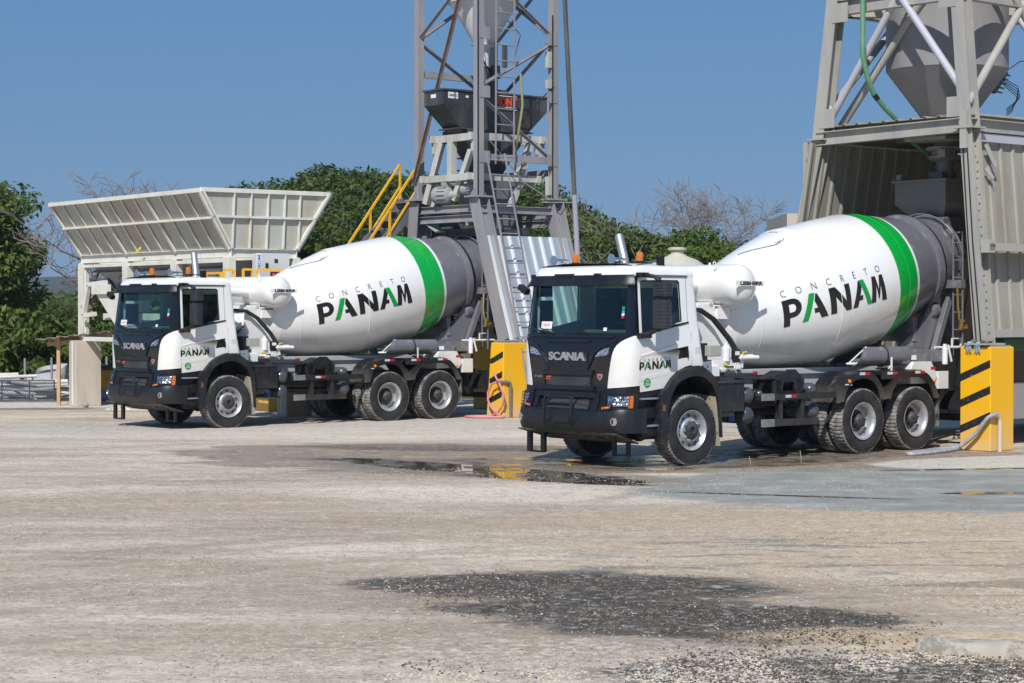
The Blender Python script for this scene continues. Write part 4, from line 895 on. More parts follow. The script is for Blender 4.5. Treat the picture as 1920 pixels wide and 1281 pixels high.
    c = mixc(t, mth(t, 'MULTIPLY', blob(t, P, -7.6, 48.5, 2.2, 1.0, 0, .5, .5, 1.4), .8), c, (.62, .54, .40))
    # damp brown area, wet slurry, puddles
    damp = mth(t, 'MAXIMUM', mth(t, 'MAXIMUM', blob(t, P, -.9, 31.6, 4.6, 3.0, R(-30), .12, .75, .5), blob(t, P, -3.6, 34.6, 1.5, .7, R(-10), .12, .6, .9)), blob(t, P, 4.3, 32.3, 4.5, 3.0, R(20), .4, .35, .5))
    damp = mth(t, 'MULTIPLY', damp, ramp(t, str_, [(.30, .8), (.5, 1)])); c = mixc(t, mth(t, 'MULTIPLY', damp, .92), c, ramp(t, mid, [(.35, (.20, .15, .105)), (.6, (.31, .245, .18))]))
    slur = blob(t, P, 5.6, 26.9, 4.1, 3.3, R(8), .16, .28, .5)
    c = mixc(t, mth(t, 'MULTIPLY', slur, .95), c, ramp(t, mixc(t, .5, mid, str_), [(.38, (.20, .205, .185)), (.5, (.27, .275, .25)), (.62, (.40, .40, .36))]))
    slab = blob(t, P, 8.2, 31.4, 2.9, 1.25, R(20), .1, .12, 1.0); c = mixc(t, mth(t, 'MULTIPLY', slab, .9), c, (.60, .56, .48))
    c = mixc(t, mth(t, 'MULTIPLY', blob(t, P, -.5, 29.8, 3.9, 1.15, R(-42), .5, .6, .8), .75), c, (.20, .16, .12))
    pud = blob(t, P, -.5, 29.75, 3.3, .62, R(-44), .08, .65, .8)
    for a in ((.6, 27.9, 1.6, .30, R(-35), .08, .5, 1.0), (6.9, 29.9, 1.5, .14, R(12), .08, .35, 1.5), (6.2, 25.9, .75, .17, 0, .08, .45, 1.5), (3.4, 25.6, 1.7, .10, R(-20), .1, .4, 1.5)):
        pud = mth(t, 'MAXIMUM', pud, blob(t, P, *a))
    c = mixc(t, mth(t, 'MULTIPLY', pud, .92), c, (.085, .072, .058))
    film = mth(t, 'MAXIMUM', blob(t, P, 3.6, 31.9, 3.3, 1.5, R(36), .3, .5, .8), blob(t, P, 1.0, 31.0, 2.0, .9, R(-15), .3, .6, .9)); film = mth(t, 'MULTIPLY', film, ramp(t, mid, [(.35, .2), (.55, 1)])); pud = mth(t, 'MAXIMUM', pud, mth(t, 'MULTIPLY', film, ramp(t, noise_n(t, PS, 1.5, 6, .6, .5), [(.50, 0), (.53, 1)]))); pud = mth(t, 'MULTIPLY', pud, ramp(t, noise_n(t, P, 1.9, 6, .62), [(.43, .12), (.48, 1)]))
    c = mixc(t, mth(t, 'MULTIPLY', film, .75), c, (.13, .11, .09))
    # sheen streaks on the tan clay
    wetst = mth(t, 'MULTIPLY', blob(t, P, 3.4, 18.8, 3.2, 2.6, R(-10), .7, .6, .6), ramp(t, noise_n(t, PS, 2.2, 7, .6, .6), [(.53, 0), (.59, 1)]))
    c = mixc(t, mth(t, 'MULTIPLY', wetst, .5), c, (.24, .21, .18))
    # dark stains of bitumen-like grit
    st = mth(t, 'MAXIMUM', blob(t, P, .55, 17.2, 1.6, .95, R(-6), .35, .7, .75), blob(t, P, 1.3, 15.4, 1.75, 1.0, R(-26), .3, .7, .75))
    c = mixc(t, mth(t, 'MULTIPLY', blob(t, P, 1.2, 16.2, 2.2, 1.9, R(-20), .6, .7, .8), .5), c, (.27, .205, .15))
    st = mth(t, 'MAXIMUM', st, blob(t, P, 2.3, 12.9, 1.9, .7, R(-3), .3, .8, .9)); st = mth(t, 'MAXIMUM', st, mth(t, 'MULTIPLY', blob(t, P, -1.1, 34.6, 2.4, .9, R(-8), .5, .7, .8), .55))
    c = mixc(t, mth(t, 'MULTIPLY', ramp(t, st, [(0, 0), (.45, 1)]), .55), c, (.20, .16, .125))
    st = mth(t, 'MULTIPLY', st, ramp(t, fine, [(.30, .35), (.48, 1)])); c = mixc(t, mth(t, 'MULTIPLY', st, .92), c, ramp(t, mid, [(.36, (.022, .019, .017)), (.62, (.075, .062, .05))]))
    c = mixc(t, mth(t, 'MULTIPLY', blob(t, P, 3.1, 14.2, 1.5, .55, R(-15), .5, .8, 1.0), .75), c, (.62, .46, .28))
    lt = mth(t, 'MULTIPLY', blob(t, P, .9, 13.4, 2.8, .9, R(-10), .8, .8, 1.2), ramp(t, noise_n(t, P, 11, 8, .7), [(.48, 0), (.58, .9)])); c = mixc(t, lt, c, (.58, .52, .42))
    dryc = mth(t, 'SUBTRACT', 1.0, mth(t, 'MAXIMUM', pud, mth(t, 'MULTIPLY', slur, .8)), clamp=True)
    c = mixc(t, mth(t, 'MULTIPLY', dryc, .85), c, mixc(t, 1.0, c, ramp(t, grain, [(0, .62), (.2, .88), (.6, 1.0), (1, 1.2)]), 'MULTIPLY'))
    crumb = mth(t, 'MULTIPLY', ramp(t, sp2.outputs[0], [(.90, 0), (.93, 1)]), ramp(t, vo2.outputs['Distance'], [(.10, 1), (.28, 0)])); c = mixc(t, mth(t, 'MULTIPLY', crumb, mth(t, 'MULTIPLY', dryc, .7)), c, (.13, .11, .09))
    c = mixc(t, mth(t, 'MULTIPLY', ramp(t, fine, [(.37, .6), (.46, 0)]), dryc), c, (.30, .25, .20))
    c = mixc(t, mth(t, 'MULTIPLY', ramp(t, fine, [(.55, 0), (.66, .45)]), dryc), c, (.70, .65, .58))
    # rough grass beyond the yard
    sx = N(t, 'ShaderNodeSeparateXYZ'); t.links.new(P, sx.inputs[0]); far = N(t, 'ShaderNodeMapRange'); far.inputs[1].default_value = 53.5; far.inputs[2].default_value = 55.5
    t.links.new(mth(t, 'MULTIPLY_ADD', mid, 3, sx.outputs[1]), far.inputs[0]); c = mixc(t, far.outputs[0], c, (.055, .075, .025))
    t.links.new(c, b.inputs['Base Color'])
    dry = mth(t, 'SUBTRACT', 1.0, pud, clamp=True)
    rg = mth(t, 'MULTIPLY_ADD', dry, .90, .03); rg = mth(t, 'SUBTRACT', rg, mth(t, 'MULTIPLY', mth(t, 'MULTIPLY', damp, dry), .28)); rg = mth(t, 'SUBTRACT', rg, mth(t, 'MULTIPLY', mth(t, 'MULTIPLY', slur, dry), .20)); rg = mth(t, 'SUBTRACT', rg, mth(t, 'MULTIPLY', wetst, .78)); rg = mth(t, 'SUBTRACT', rg, mth(t, 'MULTIPLY', film, .38))
    t.links.new(mth(t, 'MAXIMUM', rg, .03), b.inputs['Roughness'])
    h = mth(t, 'MULTIPLY_ADD', mid, .8, mth(t, 'MULTIPLY', fine, .6)); h = mth(t, 'ADD', h, mth(t, 'MULTIPLY', grain, .22)); h = mth(t, 'MULTIPLY', h, dry); bn = bump(t, b, h, .55, .05)
    t.links.new(mth(t, 'MULTIPLY_ADD', dry, .5, .03), bn.inputs['Strength'])
    return m
gm = gmat()
g = MB()
# one sheet: fine near the yard, reaching to the horizon
xs = [-2400, -1500, -500, -150, -60, -30, -20, -14] + lin(-10, 10, 381) + [14, 20, 30, 60, 150, 500, 1500, 2400]; ys = [-60, -20, 0, 5, 9] + lin(11, 36, 481) + lin(36.5, 54, 36) + [58, 70, 100, 200, 500, 1500, 2300]
FLAT = [(-.5, 29.7, 3.6, 1.0, -44), (.6, 27.9, 2.0, .8, -35), (5.6, 26.9, 4.3, 3.5, 8), (3.6, 31.9, 5.2, 3.2, 36), (1.5, 30.6, 3.0, 2.0, -15), (8.2, 31.4, 3.2, 1.5, 20)]
def gz(x, y):
    if y > 35.9 or y < 11.1 or abs(x) > 9.9: return 0
    k = 1.0
    for cx, cy, rx, ry, a in FLAT:
        c, s_ = math.cos(R(a)), math.sin(R(a)); dx, dy = x-cx, y-cy; d = math.hypot((dx*c+dy*s_)/rx, (-dx*s_+dy*c)/ry); k = min(k, max(0, min(1, (d-.85)*2.5)))
    if k <= 0: return 0
    k *= min(1, (35.9-y)*.5, (y-11.1)*2, (9.9-abs(x))*2); v = Vector((x, y, 0)); m = mnoise.noise
    return k*(.012*m(v*.8) + .006*m(v*2.6+Vector((5, 1, 2))) + .005*abs(m(v*7.3)) + .005*m(v*15.0) - .004)
g.grid(lambda x, y: (x, y, gz(x, y)), xs, ys)
tag(g.build('ground', gm, None, fixn=False), kind='structure')
# loose stones and grit in the foreground (uncountable)
def stones(name, n, box_, smin, smax, mats, seed, dens=None, lab='', sharp=1):
    r = np.random.RandomState(seed)
    base = np.array([(-1, -1, -.6), (1, -1, -.6), (1, 1, -.6), (-1, 1, -.6), (-.7, -.7, .6), (.7, -.6, .7), (.6, .7, .55), (-.6, .6, .7)], float)
    fs0 = np.array([(4, 5, 6, 7), (0, 1, 5, 4), (1, 2, 6, 5), (2, 3, 7, 6), (3, 0, 4, 7)])
    V = []; F = []; MI = []; k = 0; tries = 0
    while k < n and tries < n*12:
        tries += 1; x = r.uniform(box_[0], box_[1]); y = box_[2] + (box_[3]-box_[2])*r.uniform()**1.4
        if dens is not None and r.uniform() > dens(x, y): continue
        s = smin*(smax/smin)**(r.uniform()**2.6); a = r.uniform(0, 6.28); q = base*(1+r.uniform(-.3, .3, base.shape)); q = q*np.array([1, r.uniform(.6, 1), r.uniform(.4, .8)])*s
        c, s_ = math.cos(a), math.sin(a); q = np.stack([q[:, 0]*c-q[:, 1]*s_+x, q[:, 0]*s_+q[:, 1]*c+y, q[:, 2]+s*.25], 1); V.append(q); F.append(fs0+8*k); MI += [r.choice(len(mats))]*5; k += 1
    me = bpy.data.meshes.new(name); me.from_pydata(np.concatenate(V).tolist(), [], np.concatenate(F).tolist())
    for m in mats: me.materials.append(m)
    me.polygons.foreach_set('material_index', MI); ob = bpy.data.objects.new(name, me); col.objects.link(ob); tag(ob, lab, 'gravel', kind='stuff'); return ob
SM = [pmat('stone_pale', (.50, .465, .41), .9, vary=.2), pmat('stone_grey', (.34, .32, .29), .9, vary=.2), pmat('stone_brown', (.30, .24, .18), .9, vary=.2)]
SD4 = pmat('stone_brown_dark', (.11, .09, .07), .85)
SD = [pmat('stone_dark', (.04, .036, .032), .85, vary=.2), pmat('stone_dark_2', (.05, .047, .044), .85, vary=.2), pmat('stone_dark_grey', (.13, .12, .11), .85, vary=.2), pmat('stone_dark_3', (.06, .055, .05), .85), pmat('stone_dark_4', (.09, .075, .06), .85), SD4, SD4, SM[2]]
cl = lambda x, y: .10+.90*max(0, mnoise.noise(Vector((x*.9, y*.5, 3)))*1.6+.25)
stones('gravel', 30000, (-5.5, 5.5, 11.5, 30), .0025, .0105, SM, 3, cl, 'loose pale gravel scattered over the dusty yard in the foreground')
def dk(x, y):
    v = 0
    for cx, cy, rx, ry, a in ((.55, 17.1, 1.5, .8, -6), (1.4, 15.3, 1.65, .95, -24), (2.5, 12.9, 2.2, .9, -3)):
        c, s_ = math.cos(R(a)), math.sin(R(a)); u, w = (x-cx)*c+(y-cy)*s_, -(x-cx)*s_+(y-cy)*c; d = math.hypot(u/rx, w/ry)+mnoise.noise(Vector((x*.9, y*.9, 0)))*.6; v = max(v, 1 if d < .85 else (.25 if d < 1.15 else 0))
    return v
stones('dark_gravel', 26000, (-2.5, 5, 11.6, 18.5), .0022, .011, SD, 5, dk, 'black and grey grit lying over the dark stain in the foreground')
pl = lambda x, y: max(0, .35+mnoise.noise(Vector((x*2.3, y*1.2, 1)))*1.6) if math.hypot((x-1.9)/2.6, (y-12.9)/.8) + mnoise.noise(Vector((x*1.3, y*1.3, 7)))*.7 < 1 else 0
stones('pale_gravel', 5500, (-1.5, 5, 11.6, 15), .003, .015, [SM[0], pmat('stone_cream', (.55, .48, .37), .9)], 9, pl, 'cream broken stone along the bottom right of the yard')
stones('far_gravel', 1500, (-9.5, -5.6, 47.6, 49.3), .03, .09, [SM[0], pmat('stone_cream_far', (.66, .57, .42), .9)], 11, None, 'heap of cream rubble behind the farther truck')
# broken concrete bar in the foreground
def rough_bar(name, p, q, w, h, m, seed, amp=.02):
    p, q = Vector(p), Vector(q); d = q-p; L = d.length; d.normalize(); s = Vector((-d.y, d.x, 0)); r = random.Random(seed)
    prof = [(-w/2, 0), (-w*.52, h*.45), (-w*.40, h*.86), (-w*.15, h), (w*.2, h*.97), (w*.42, h*.8), (w*.5, h*.4), (w*.5, 0)]; n = 40
    b = MB(); b.grid(lambda u, v: tuple(p-d*0+d*(L*u)+s*(prof[v][0]*(1 if 0 < u < 1 else .55)+amp*mnoise.noise(Vector((u*L*5, v*1.7, seed))))+Vector((0, 0, prof[v][1]*(1 if 0 < u < 1 else .4)+amp*1.3*mnoise.noise(Vector((u*L*7, v*2.1, seed+5)))-.01))), lin(0, 1, n), list(range(8)))
    n0 = len(b.v); b.f.append(tuple(range(8))); b.m.append(0); b.f.append(tuple(range(n0-8, n0))); b.m.append(0)
    return b.build(name, m, None, smooth=50)
CC = pmat('broken_concrete', (.40, .37, .31), .85, dirt=(.10, .09, .08), dscale=6, damt=.6, dlo=.5, dhi=.6, bmp=.5, bscale=40)
tag(rough_bar('concrete_bar', (2.76, 13.92, -.015), (4.7, 13.35, -.02), .22, .115, CC, 8), 'long broken concrete bar running off the lower right edge of the photo', 'concrete bar')
# ================================================================== far plant: grey tower, hopper, silo, stairs (frame FL, x forward of truck, y left)
M['steelG'] = pmat('tower_grey_steel', (.255, .255, .285), .5, dirt=(.42, .38, .32), dscale=1.8, damt=.55, vary=.06, streak=True)
M['steelR'] = pmat('rusty_steel', (.13, .075, .05), .8, dirt=(.25, .2, .17), dscale=4, damt=.6, bmp=.2)
M['steelD'] = pmat('dark_steel', (.05, .052, .06), .5, dirt=(.25, .22, .2), dscale=2.5, damt=.4, streak=True)
M['steelW'] = pmat('off_white_steel', (.50, .50, .46), .5, dirt=(.24, .22, .19), dscale=2.6, damt=.7, streak=True)
M['siloW'] = pmat('silo_white', (.66, .67, .69), .4, dirt=(.36, .36, .36), dscale=1.5, damt=.5, streak=True)
M['hopB'] = pmat('hopper_black_paint', (.035, .038, .045), .42, dirt=(.2, .19, .18), dscale=2, damt=.4, streak=True)
M['zinc'] = pmat('galvanised_sheet', (.50, .56, .62), .38, metal=.45, dirt=(.42, .44, .46), dscale=3, damt=.5, vary=.08, streak=True)
M['zincGlint'] = pmat('galvanised_rib_glint', (.78, .80, .82), .35, metal=.2)  # specular glint on the ribs painted in as a paler tone of the sheet
M['conc'] = pmat('cast_concrete', (.54, .48, .40), .85, dirt=(.22, .20, .17), dscale=2, damt=.5, bmp=.3, bscale=30, streak=True)
M['pyel'] = pmat('pillar_yellow_paint', (.82, .43, .004), .5, dirt=(.55, .42, .22), dscale=7, damt=.5, dlo=.58, dhi=.72, low=(0, .75, (.60, .47, .28), .9), bmp=.15, bscale=12)
M['pblk'] = pmat('pillar_black_paint', (.015, .015, .015), .5, dirt=(.5, .45, .4), dscale=18, damt=.8, dlo=.62, dhi=.68)
M['mot'] = pmat('motor_grey', (.30, .31, .33), .45, dirt=(.35, .3, .25), damt=.4)
LEGS = {'A': (-6.60, .90), 'B': (-6.60, -1.27), 'C': (-8.77, .90), 'D': (-8.77, -1.27)}
FEET = {'A': (-6.88, 1.58), 'B': (-6.88, -1.95), 'C': (-9.02, 1.58), 'D': (-9.02, -1.95)}
tw = froot('steel_tower', 'tall grey steel tower on splayed legs standing over the back of the farther truck', 'tower', FL, (-7.7, -.18, 1.64))
ZP = 4.84; ZT = 11.6; legw = .165
for k in 'ABCD':
    (x, y), (fx, fy) = LEGS[k], FEET[k]
    b = MB().bar((x, y, ZP+.02), (x, y, ZT), legw, legw, (1, 0, 0))
    fpart(b, 'leg', M['steelG'], tw, smooth=0)
    b = MB().ibeam((x, y, ZP-.02), (fx, fy, 1.70), .34, .30, .02, (1, 0, 0)); fpart(b, 'leg', M['steelG'], tw, smooth=0)
    fpart(MB().box((fx, fy, 1.675), (.5, .4, .03)), 'base_plate', M['steelG'], tw, smooth=0); b = MB().box((x, y, ZP), (.50, .42, .035))
    for sx in (-1, 1): b.plate([(0, 0), (.14, 0), (0, .2)], [], lambda u, v, w, sx=sx: (x+sx*(.1+u), y-.01+w, ZP+.018+v), 0, .014)
    fpart(b, 'base_plate', M['steelG'], tw, smooth=0)
def lp(k, z, dy=0, dx=0):
    (x, y), (fx, fy) = LEGS[k], FEET[k]
    if z < ZP: t = (ZP-z)/(ZP-1.7); x, y = x+(fx-x)*t, y+(fy-y)*t
    return (x+dx, y+dy, z)
def brace(k0, z0, k1, z1, w=.09, m='steelG', name='brace', off=(0, 0)):
    b = MB(); p, q = Vector(lp(k0, z0)), Vector(lp(k1, z1)); p += Vector((off[0], off[1], 0)); q += Vector((off[0], off[1], 0)); n = Vector((1, 0, 0)) if k0+k1 in ('AB', 'BA', 'CD', 'DC') else Vector((0, 1, 0))
    b.bar(p, q, .012, w, n.cross(q-p)); b.bar(p+n*.03, q+n*.03, w*.7, .012, n.cross(q-p)); fpart(b, name, M[m], tw, smooth=0)
for a in (('C', 8.50, 'A', 9.95), ('C', 8.40, 'A', 7.25), ('A', 7.08, 'C', 5.70), ('B', 8.50, 'A', 10.0), ('B', 8.44, 'D', 7.2), ('B', 8.50, 'D', 9.9), ('D', 7.1, 'C', 8.5), ('D', 8.5, 'C', 10.0), ('C', 8.5, 'D', 9.9)): brace(*a)
brace('A', 10.4, 'B', 5.25, .11, 'steelR', off=(.14, 0))
for a in (('A', 5.72, 'C', 5.72), ('B', 7.72, 'D', 7.72), ('C', 5.45, 'D', 5.45), ('A', 11.4, 'C', 11.4), ('B', 11.4, 'D', 11.4), ('A', 11.4, 'B', 11.4), ('C', 11.4, 'D', 11.4)):
    p, q = lp(a[0], a[1]), lp(a[2], a[3]); fpart(MB().bar(p, q, .08, .15), 'beam', M['steelG'], tw, smooth=0)
for a in (('A', 4.60, 'B', 4.60), ('A', 4.38, 'B', 4.38), ('A', 4.57, 'C', 4.57), ('B', 4.5, 'D', 4.5), ('C', 4.5, 'D', 4.5), ('C', 4.3, 'D', 4.3)):
    fpart(MB().ibeam(lp(*a[:2]), lp(*a[2:]), .12, .16, .012), 'beam', M['steelG'], tw, smooth=0)
for z_, h_ in ((8.0, .36), (7.45, .2), (5.15, .42)): fpart(MB().box((LEGS['C'][0]+.14, LEGS['C'][1], z_), (.11, .11, h_)), 'cable_box', M['steelW'], tw)
for pts in ([(-6.50, 1.0, 11.0), (-6.50, 1.0, 4.9), (-6.75, 1.62, 1.7)], [(-8.66, 1.0, 9.0), (-8.66, 1.0, 4.9), (-8.85, 1.55, 1.8)], [(-6.70, .82, 8.0), (-7.1, .7, 7.6), (-7.4, .2, 7.5)], [(-8.7, 1.0, 7.4), (-8.3, .7, 6.9), (-8.0, .3, 6.2)], [(-6.9, .9, 6.1), (-7.3, .9, 5.75), (-7.9, .9, 5.2), (-8.9, 1.0, 4.7)], [(-8.0, .9, 5.1), (-9.4, 1.0, 4.0), (-10.4, 1.0, 3.3)]):
    fpart(MB().tube(pts, .014, 5), 'cable', M['hose'] if len(pts) != 4 else M['steelG'], tw)
fpart(MB().tube([(-7.62, 1.12, 7.6), (-7.66, 1.14, 6.9), (-7.58, 1.10, 6.3), (-7.66, .9, 5.9), (-7.9, .6, 5.5)], .028, 8), 'air_hose', M['olh'] if 'olh' in M else M.setdefault('olh', pmat('olive_air_hose', (.28, .27, .12), .6)), tw)
for k_ in 'AC':
    (x_, y_) = LEGS[k_]
    for z_ in (5.72, 7.15, 8.45): fpart(MB().box((x_+(-.10 if k_ == 'A' else .10), y_+.088, z_), (.30, .012, .26)), 'gusset_plate', M['steelG'], tw, smooth=0)
# silo
si = froot('cement_silo', 'white cement silo whose cone hangs at the top of the grey tower', 'silo', FL, (-7.62, -.18, 11.6))
b = MB(); C0 = Vector((-7.62, -.18, 0)); b.lathe([(7.83, .10), (7.87, .17), (7.90, .12), (8.30, .14), (8.34, .30), (8.36, .22), (10.2, 1.30), (14.5, 1.30), (15.0, .3)], C0, (0, 0, 1), 40)
for z, r in ((9.3, .80), (10.15, 1.30)): b.lathe([(z-.015, r-.03), (z-.01, r+.022), (z+.01, r+.025), (z+.015, r-.02)], C0, (0, 0, 1), 40)
fpart(b, 'silo_body', M['siloW'], si, smooth=40)
b = MB()
for k in range(4): a = R(45+90*k); b.bar((C0.x+math.cos(a)*1.0, C0.y+math.sin(a)*1.0, 9.75), (C0.x+math.cos(a)*1.5, C0.y+math.sin(a)*1.5, 11.3), .12, .12)
fpart(b, 'support_bracket', M['steelG'], si)
b = MB(); b.lathe([(0, .13), (.4, .13)], (-7.62, -.18, 7.42), (0, 0, 1), 18); b.box((-7.85, -.1, 7.75), (.18, .22, .30)); b.box((-8.0, .1, 8.1), (.09, .09, .5)); b.tube([(-7.3, .1, 8.6), (-7.1, .35, 8.2), (-7.3, .3, 7.7), (-7.5, .2, 7.6)], .012, 5); b.tube([(-8.0, .1, 9.0), (-8.3, .3, 8.6), (-8.1, .3, 8.0)], .012, 5)
fpart(b, 'butterfly_valve', M['steelD'], si)
# black weigh hopper
HX0, HX1, HY0, HY1 = -6.28, -9.30, .06, -.66
hp = froot('weigh_hopper', 'black rectangular weigh hopper hanging inside the grey tower under the white silo', 'hopper', FL, (-7.8, -.6, 5.3))
b = MB()
def ringf(x0, x1, y0, y1, z): return [(x0, y0, z), (x1, y0, z), (x1, y1, z), (x0, y1, z)]
def frust(b, a, c, mi=0):
    b.add(a+c, [(0, 1, 5, 4), (1, 2, 6, 5), (2, 3, 7, 6), (3, 0, 4, 7)], mi)
mx, my = (HX0+HX1)/2, (HY0+HY1)/2
r0 = ringf(HX0, HX1, HY0, HY1, 7.26); r1 = ringf(HX0, HX1, HY0, HY1, 6.92); r2 = ringf(mx+1.0, mx-1.0, my+.30, my-.30, 6.42); r3 = ringf(mx+.9, mx-.9, my+.27, my-.27, 6.25); r4 = ringf(mx+.28, mx-.28, my+.25, my-.25, 5.45); r5 = ringf(mx+.28, mx-.28, my+.25, my-.25, 5.2)
for a, c in ((r0, r1), (r1, r2), (r2, r3), (r3, r4), (r4, r5)): frust(b, a, c)
b.add(r0, [(0, 1, 2, 3)])
fpart(b, 'hopper_body', M['hopB'], hp, smooth=0)
b = MB(); b.bb(HX0+.03, HX1-.03, HY0+.03, HY1-.03, 7.24, 7.275); b.bb(mx+1.1, mx-1.1, my+.36, my-.36, 6.40, 6.43)
for i in range(5): x = HX0+(HX1-HX0)*(i+.5)/5; b.bar((x, HY0+.012, 6.93), (x, HY0+.012, 7.24), .02, .02)
b.bb(HX0-1.2, HX0-1.9, HY0-.1, HY1+.2, 7.27, 7.36); b.bb(HX0-1.5, HX0-1.7, HY0-.2, HY1+.3, 7.3, 7.55)
fpart(b, 'hopper_flange', M['steelD'], hp)
fpart(MB().bb(HX0+.006, HX0+.009, -.22, -.40, 7.08, 7.16, 0), 'blank_plate', M['letW'], hp, smooth=0); fpart(MB().bb(HX0-.62, HX0-.70, HY0+.003, HY0+.006, 7.10, 7.15, 0), 'blank_plate', M['letW'], hp, smooth=0)
b = MB()
b.bb(HX0-.12, HX0-.40, HY0+.003, HY0+.006, 7.06, 7.20, 0); put_text(b, 'CEMENTO', .24, .05, lambda u, v: (HX0-.26-u, HY0+.008, 7.13+v), 1, bold=.02)
fpart(b, 'name_plate', [M['letW'], M['letB']], hp, smooth=0, fixn=False)
b = MB(); put_text(b, 'RONT', .62, .20, lambda u, v: (-8.07-u, HY0+.02, 7.08+v), 0, bold=.05)
for z in (7.20, 6.95, 6.90): b.bb(-7.76, -8.38, HY0+.015, HY0+.02, z, z+.015, 1)
fpart(b, 'maker_sign', [M['letO'], M['letW']], hp, smooth=0, fixn=False)
# off-white support frame below the hopper
fr = froot('hopper_frame', 'off white support frame with slanting posts under the black weigh hopper', 'frame', FL, (-7.6, -.1, 4.8))
def rect_ring(z, x0, x1, y0, y1, w, h, name):
    for p, q in (((x0, y0), (x1, y0)), ((x0, y1), (x1, y1))): fpart(MB().bar((p[0]+.18, p[1], z), (q[0]-.18, q[1], z), w, h), name, M['steelW'], fr)
    for p, q in (((x0, y0), (x0, y1)), ((x1, y0), (x1, y1))): fpart(MB().bar((p[0], p[1]+.12, z), (q[0], q[1]-.12, z), w, h), name, M['steelW'], fr)
rect_ring(6.20, -6.75, -8.6, .62, -.80, .10, .16, 'beam'); rect_ring(5.30, -6.62, -8.45, .68, -1.0, .10, .15, 'beam')
for p, q, w in (((-6.75, -.62, 6.12), (-6.62, -1.05, 4.75), .13), ((-6.75, -.25, 6.12), (-6.75, -.25, 5.2), .16), ((-6.75, .45, 5.9), (-6.70, -.1, 4.8), .12), ((-8.35, .62, 6.2), (-8.0, .62, 5.3), .13), ((-8.05, .62, 5.25), (-7.7, .62, 4.6), .12), ((-6.9, -.7, 5.2), (-6.75, -1.2, 4.45), .12), ((-7.0, -.2, 5.2), (-7.3, -.4, 4.3), .2), ((-8.5, -.7, 6.2), (-8.4, -.9, 4.7), .12)):
    fpart(MB().bar(p, q, w, w), 'post', M['steelW'], fr, smooth=0)
for y in (.62, -.80):
    for x in (-6.75, -8.6): fpart(MB().plate([(0, 0), (.22, 0), (.22, -.30), (.10, -.42), (0, -.25)], [], lambda u, v, w, x=x, y=y: (x+.11-u, y+w, 6.13+v), -.05, .05), 'load_cell_bracket', M['steelW'], fr, smooth=0)
for i in range(2): fpart(MB().box((-6.9-i*.0, .3-i*.9, 6.33), (.22, .1, .10)), 'load_cell_bracket', M['steelD'], fr)
# blue ladder behind
lb = froot('blue_ladder', 'short dark blue ladder seen behind the off white frame', 'ladder', FL, (-7.6, -1.15, 4.9)); b = MB()
for dx in (0, .42): b.bar((-7.35-dx, -1.15, 4.9), (-7.45-dx*1.0, -1.15, 6.25), .04, .04)
fpart(b, 'rail', M['dblue'] if 'dblue' in M else M.setdefault('dblue', pmat('dark_blue_paint', (.03, .06, .11), .5)), lb)
b = MB()
for i in range(5): b.bar((-7.38, -1.15, 5.0+i*.28), (-7.82, -1.15, 5.0+i*.28), .03, .03)
fpart(b, 'rung', M['dblue'], lb)
# motors
def motor(x, y, z, ax, r, L, lab):
    o = froot('electric_motor', lab, 'motor', FL, (x, y, z)); ax = Vector(ax).normalized(); b = MB(); b.lathe([(0, r*.4), (.01, r*.85), (.06, r), (.14, r), (.15, r*.92), (L, r*.92), (L+.02, r*.8), (L+.05, r*.5), (L+.25, r*.3)], (x, y, z), ax, 28)
    fpart(b, 'motor_body', M['mot'], o, smooth=40); b = MB()
    for k in range(14):
        a = 2*math.pi*k/14; s = ax.cross(Vector((0, 0, 1))).normalized(); u = s.cross(ax); d = s*math.cos(a)+u*math.sin(a); p = Vector((x, y, z)); b.bar(p+ax*.17+d*r*.93, p+ax*(L-.02)+d*r*.93, .012, .05, d)
    fpart(b, 'cooling_fin', M['mot'], o, smooth=0); fpart(MB().lathe([(-.004, .03), (.01, .03)], (x, y, z), ax, 12), 'shaft_cap', M['letW'], o); fpart(MB().box(tuple(Vector((x, y, z))+ax*.32+Vector((0, 0, r+.04))), (.14, .12, .1)), 'terminal_box', M['mot'], o)
motor(-6.55, -.62, 4.92, (-.25, .97, 0), .20, .42, 'big round grey electric motor between the left and middle tower legs')
motor(-6.75, .12, 5.02, (-.3, .9, .15), .13, .34, 'smaller motor and gearbox tucked against the middle tower leg')
# dark screw discharge chute and rubber sock
cs = froot('discharge_chute', 'dark grey square chute dropping behind the long ladder onto the farther drum', 'chute', FL, (-7.9, -.1, 3.6)); b = MB(); b.box((-7.88, -.05, 4.55), (.62, .62, 1.5)); b.box((-7.88, -.05, 3.75), (.50, .50, .4), None, 0, 1.2)
fpart(b, 'chute_box', M['dgray'], cs); b = MB(); b.lathe([(0, .2), (.25, .24)], (-7.8, -.3, 5.15), (0, 0, 1), 16); fpart(b, 'blue_collar', M['dblue'], cs)
b = MB(); b.lathe([(0, .07), (.22, .07)], (-8.15, .35, 5.35), (0, 0, 1), 12); b.lathe([(0, .11), (.1, .11)], (-8.45, .4, 5.15), (-.6, 0, .8), 14); fpart(b, 'vibrator', M['steelW'], cs)
ck = froot('mixer_deck', 'dark mixer deck and covers lying low inside the splayed tower legs', 'deck', FL, (-7.7, -.5, 3.9)); b = MB(); b.box((-7.7, -.4, 4.08), (1.6, 1.6, .18)); b.box((-7.1, -.6, 4.3), (.5, .5, .25), Matrix.Rotation(R(20), 3, 'Y')); b.box((-7.5, -.3, 4.0), (.9, .9, .5), None, 0, .7); fpart(b, 'deck_plate', M['steelD'], ck)
b = MB(); b.box((-6.9, -.9, 4.22), (.55, .5, .04), Matrix.Rotation(R(-25), 3, 'X')); b.box((-7.0, -.55, 4.20), (.4, .35, .05)); fpart(b, 'cover', M['steelW'], ck)
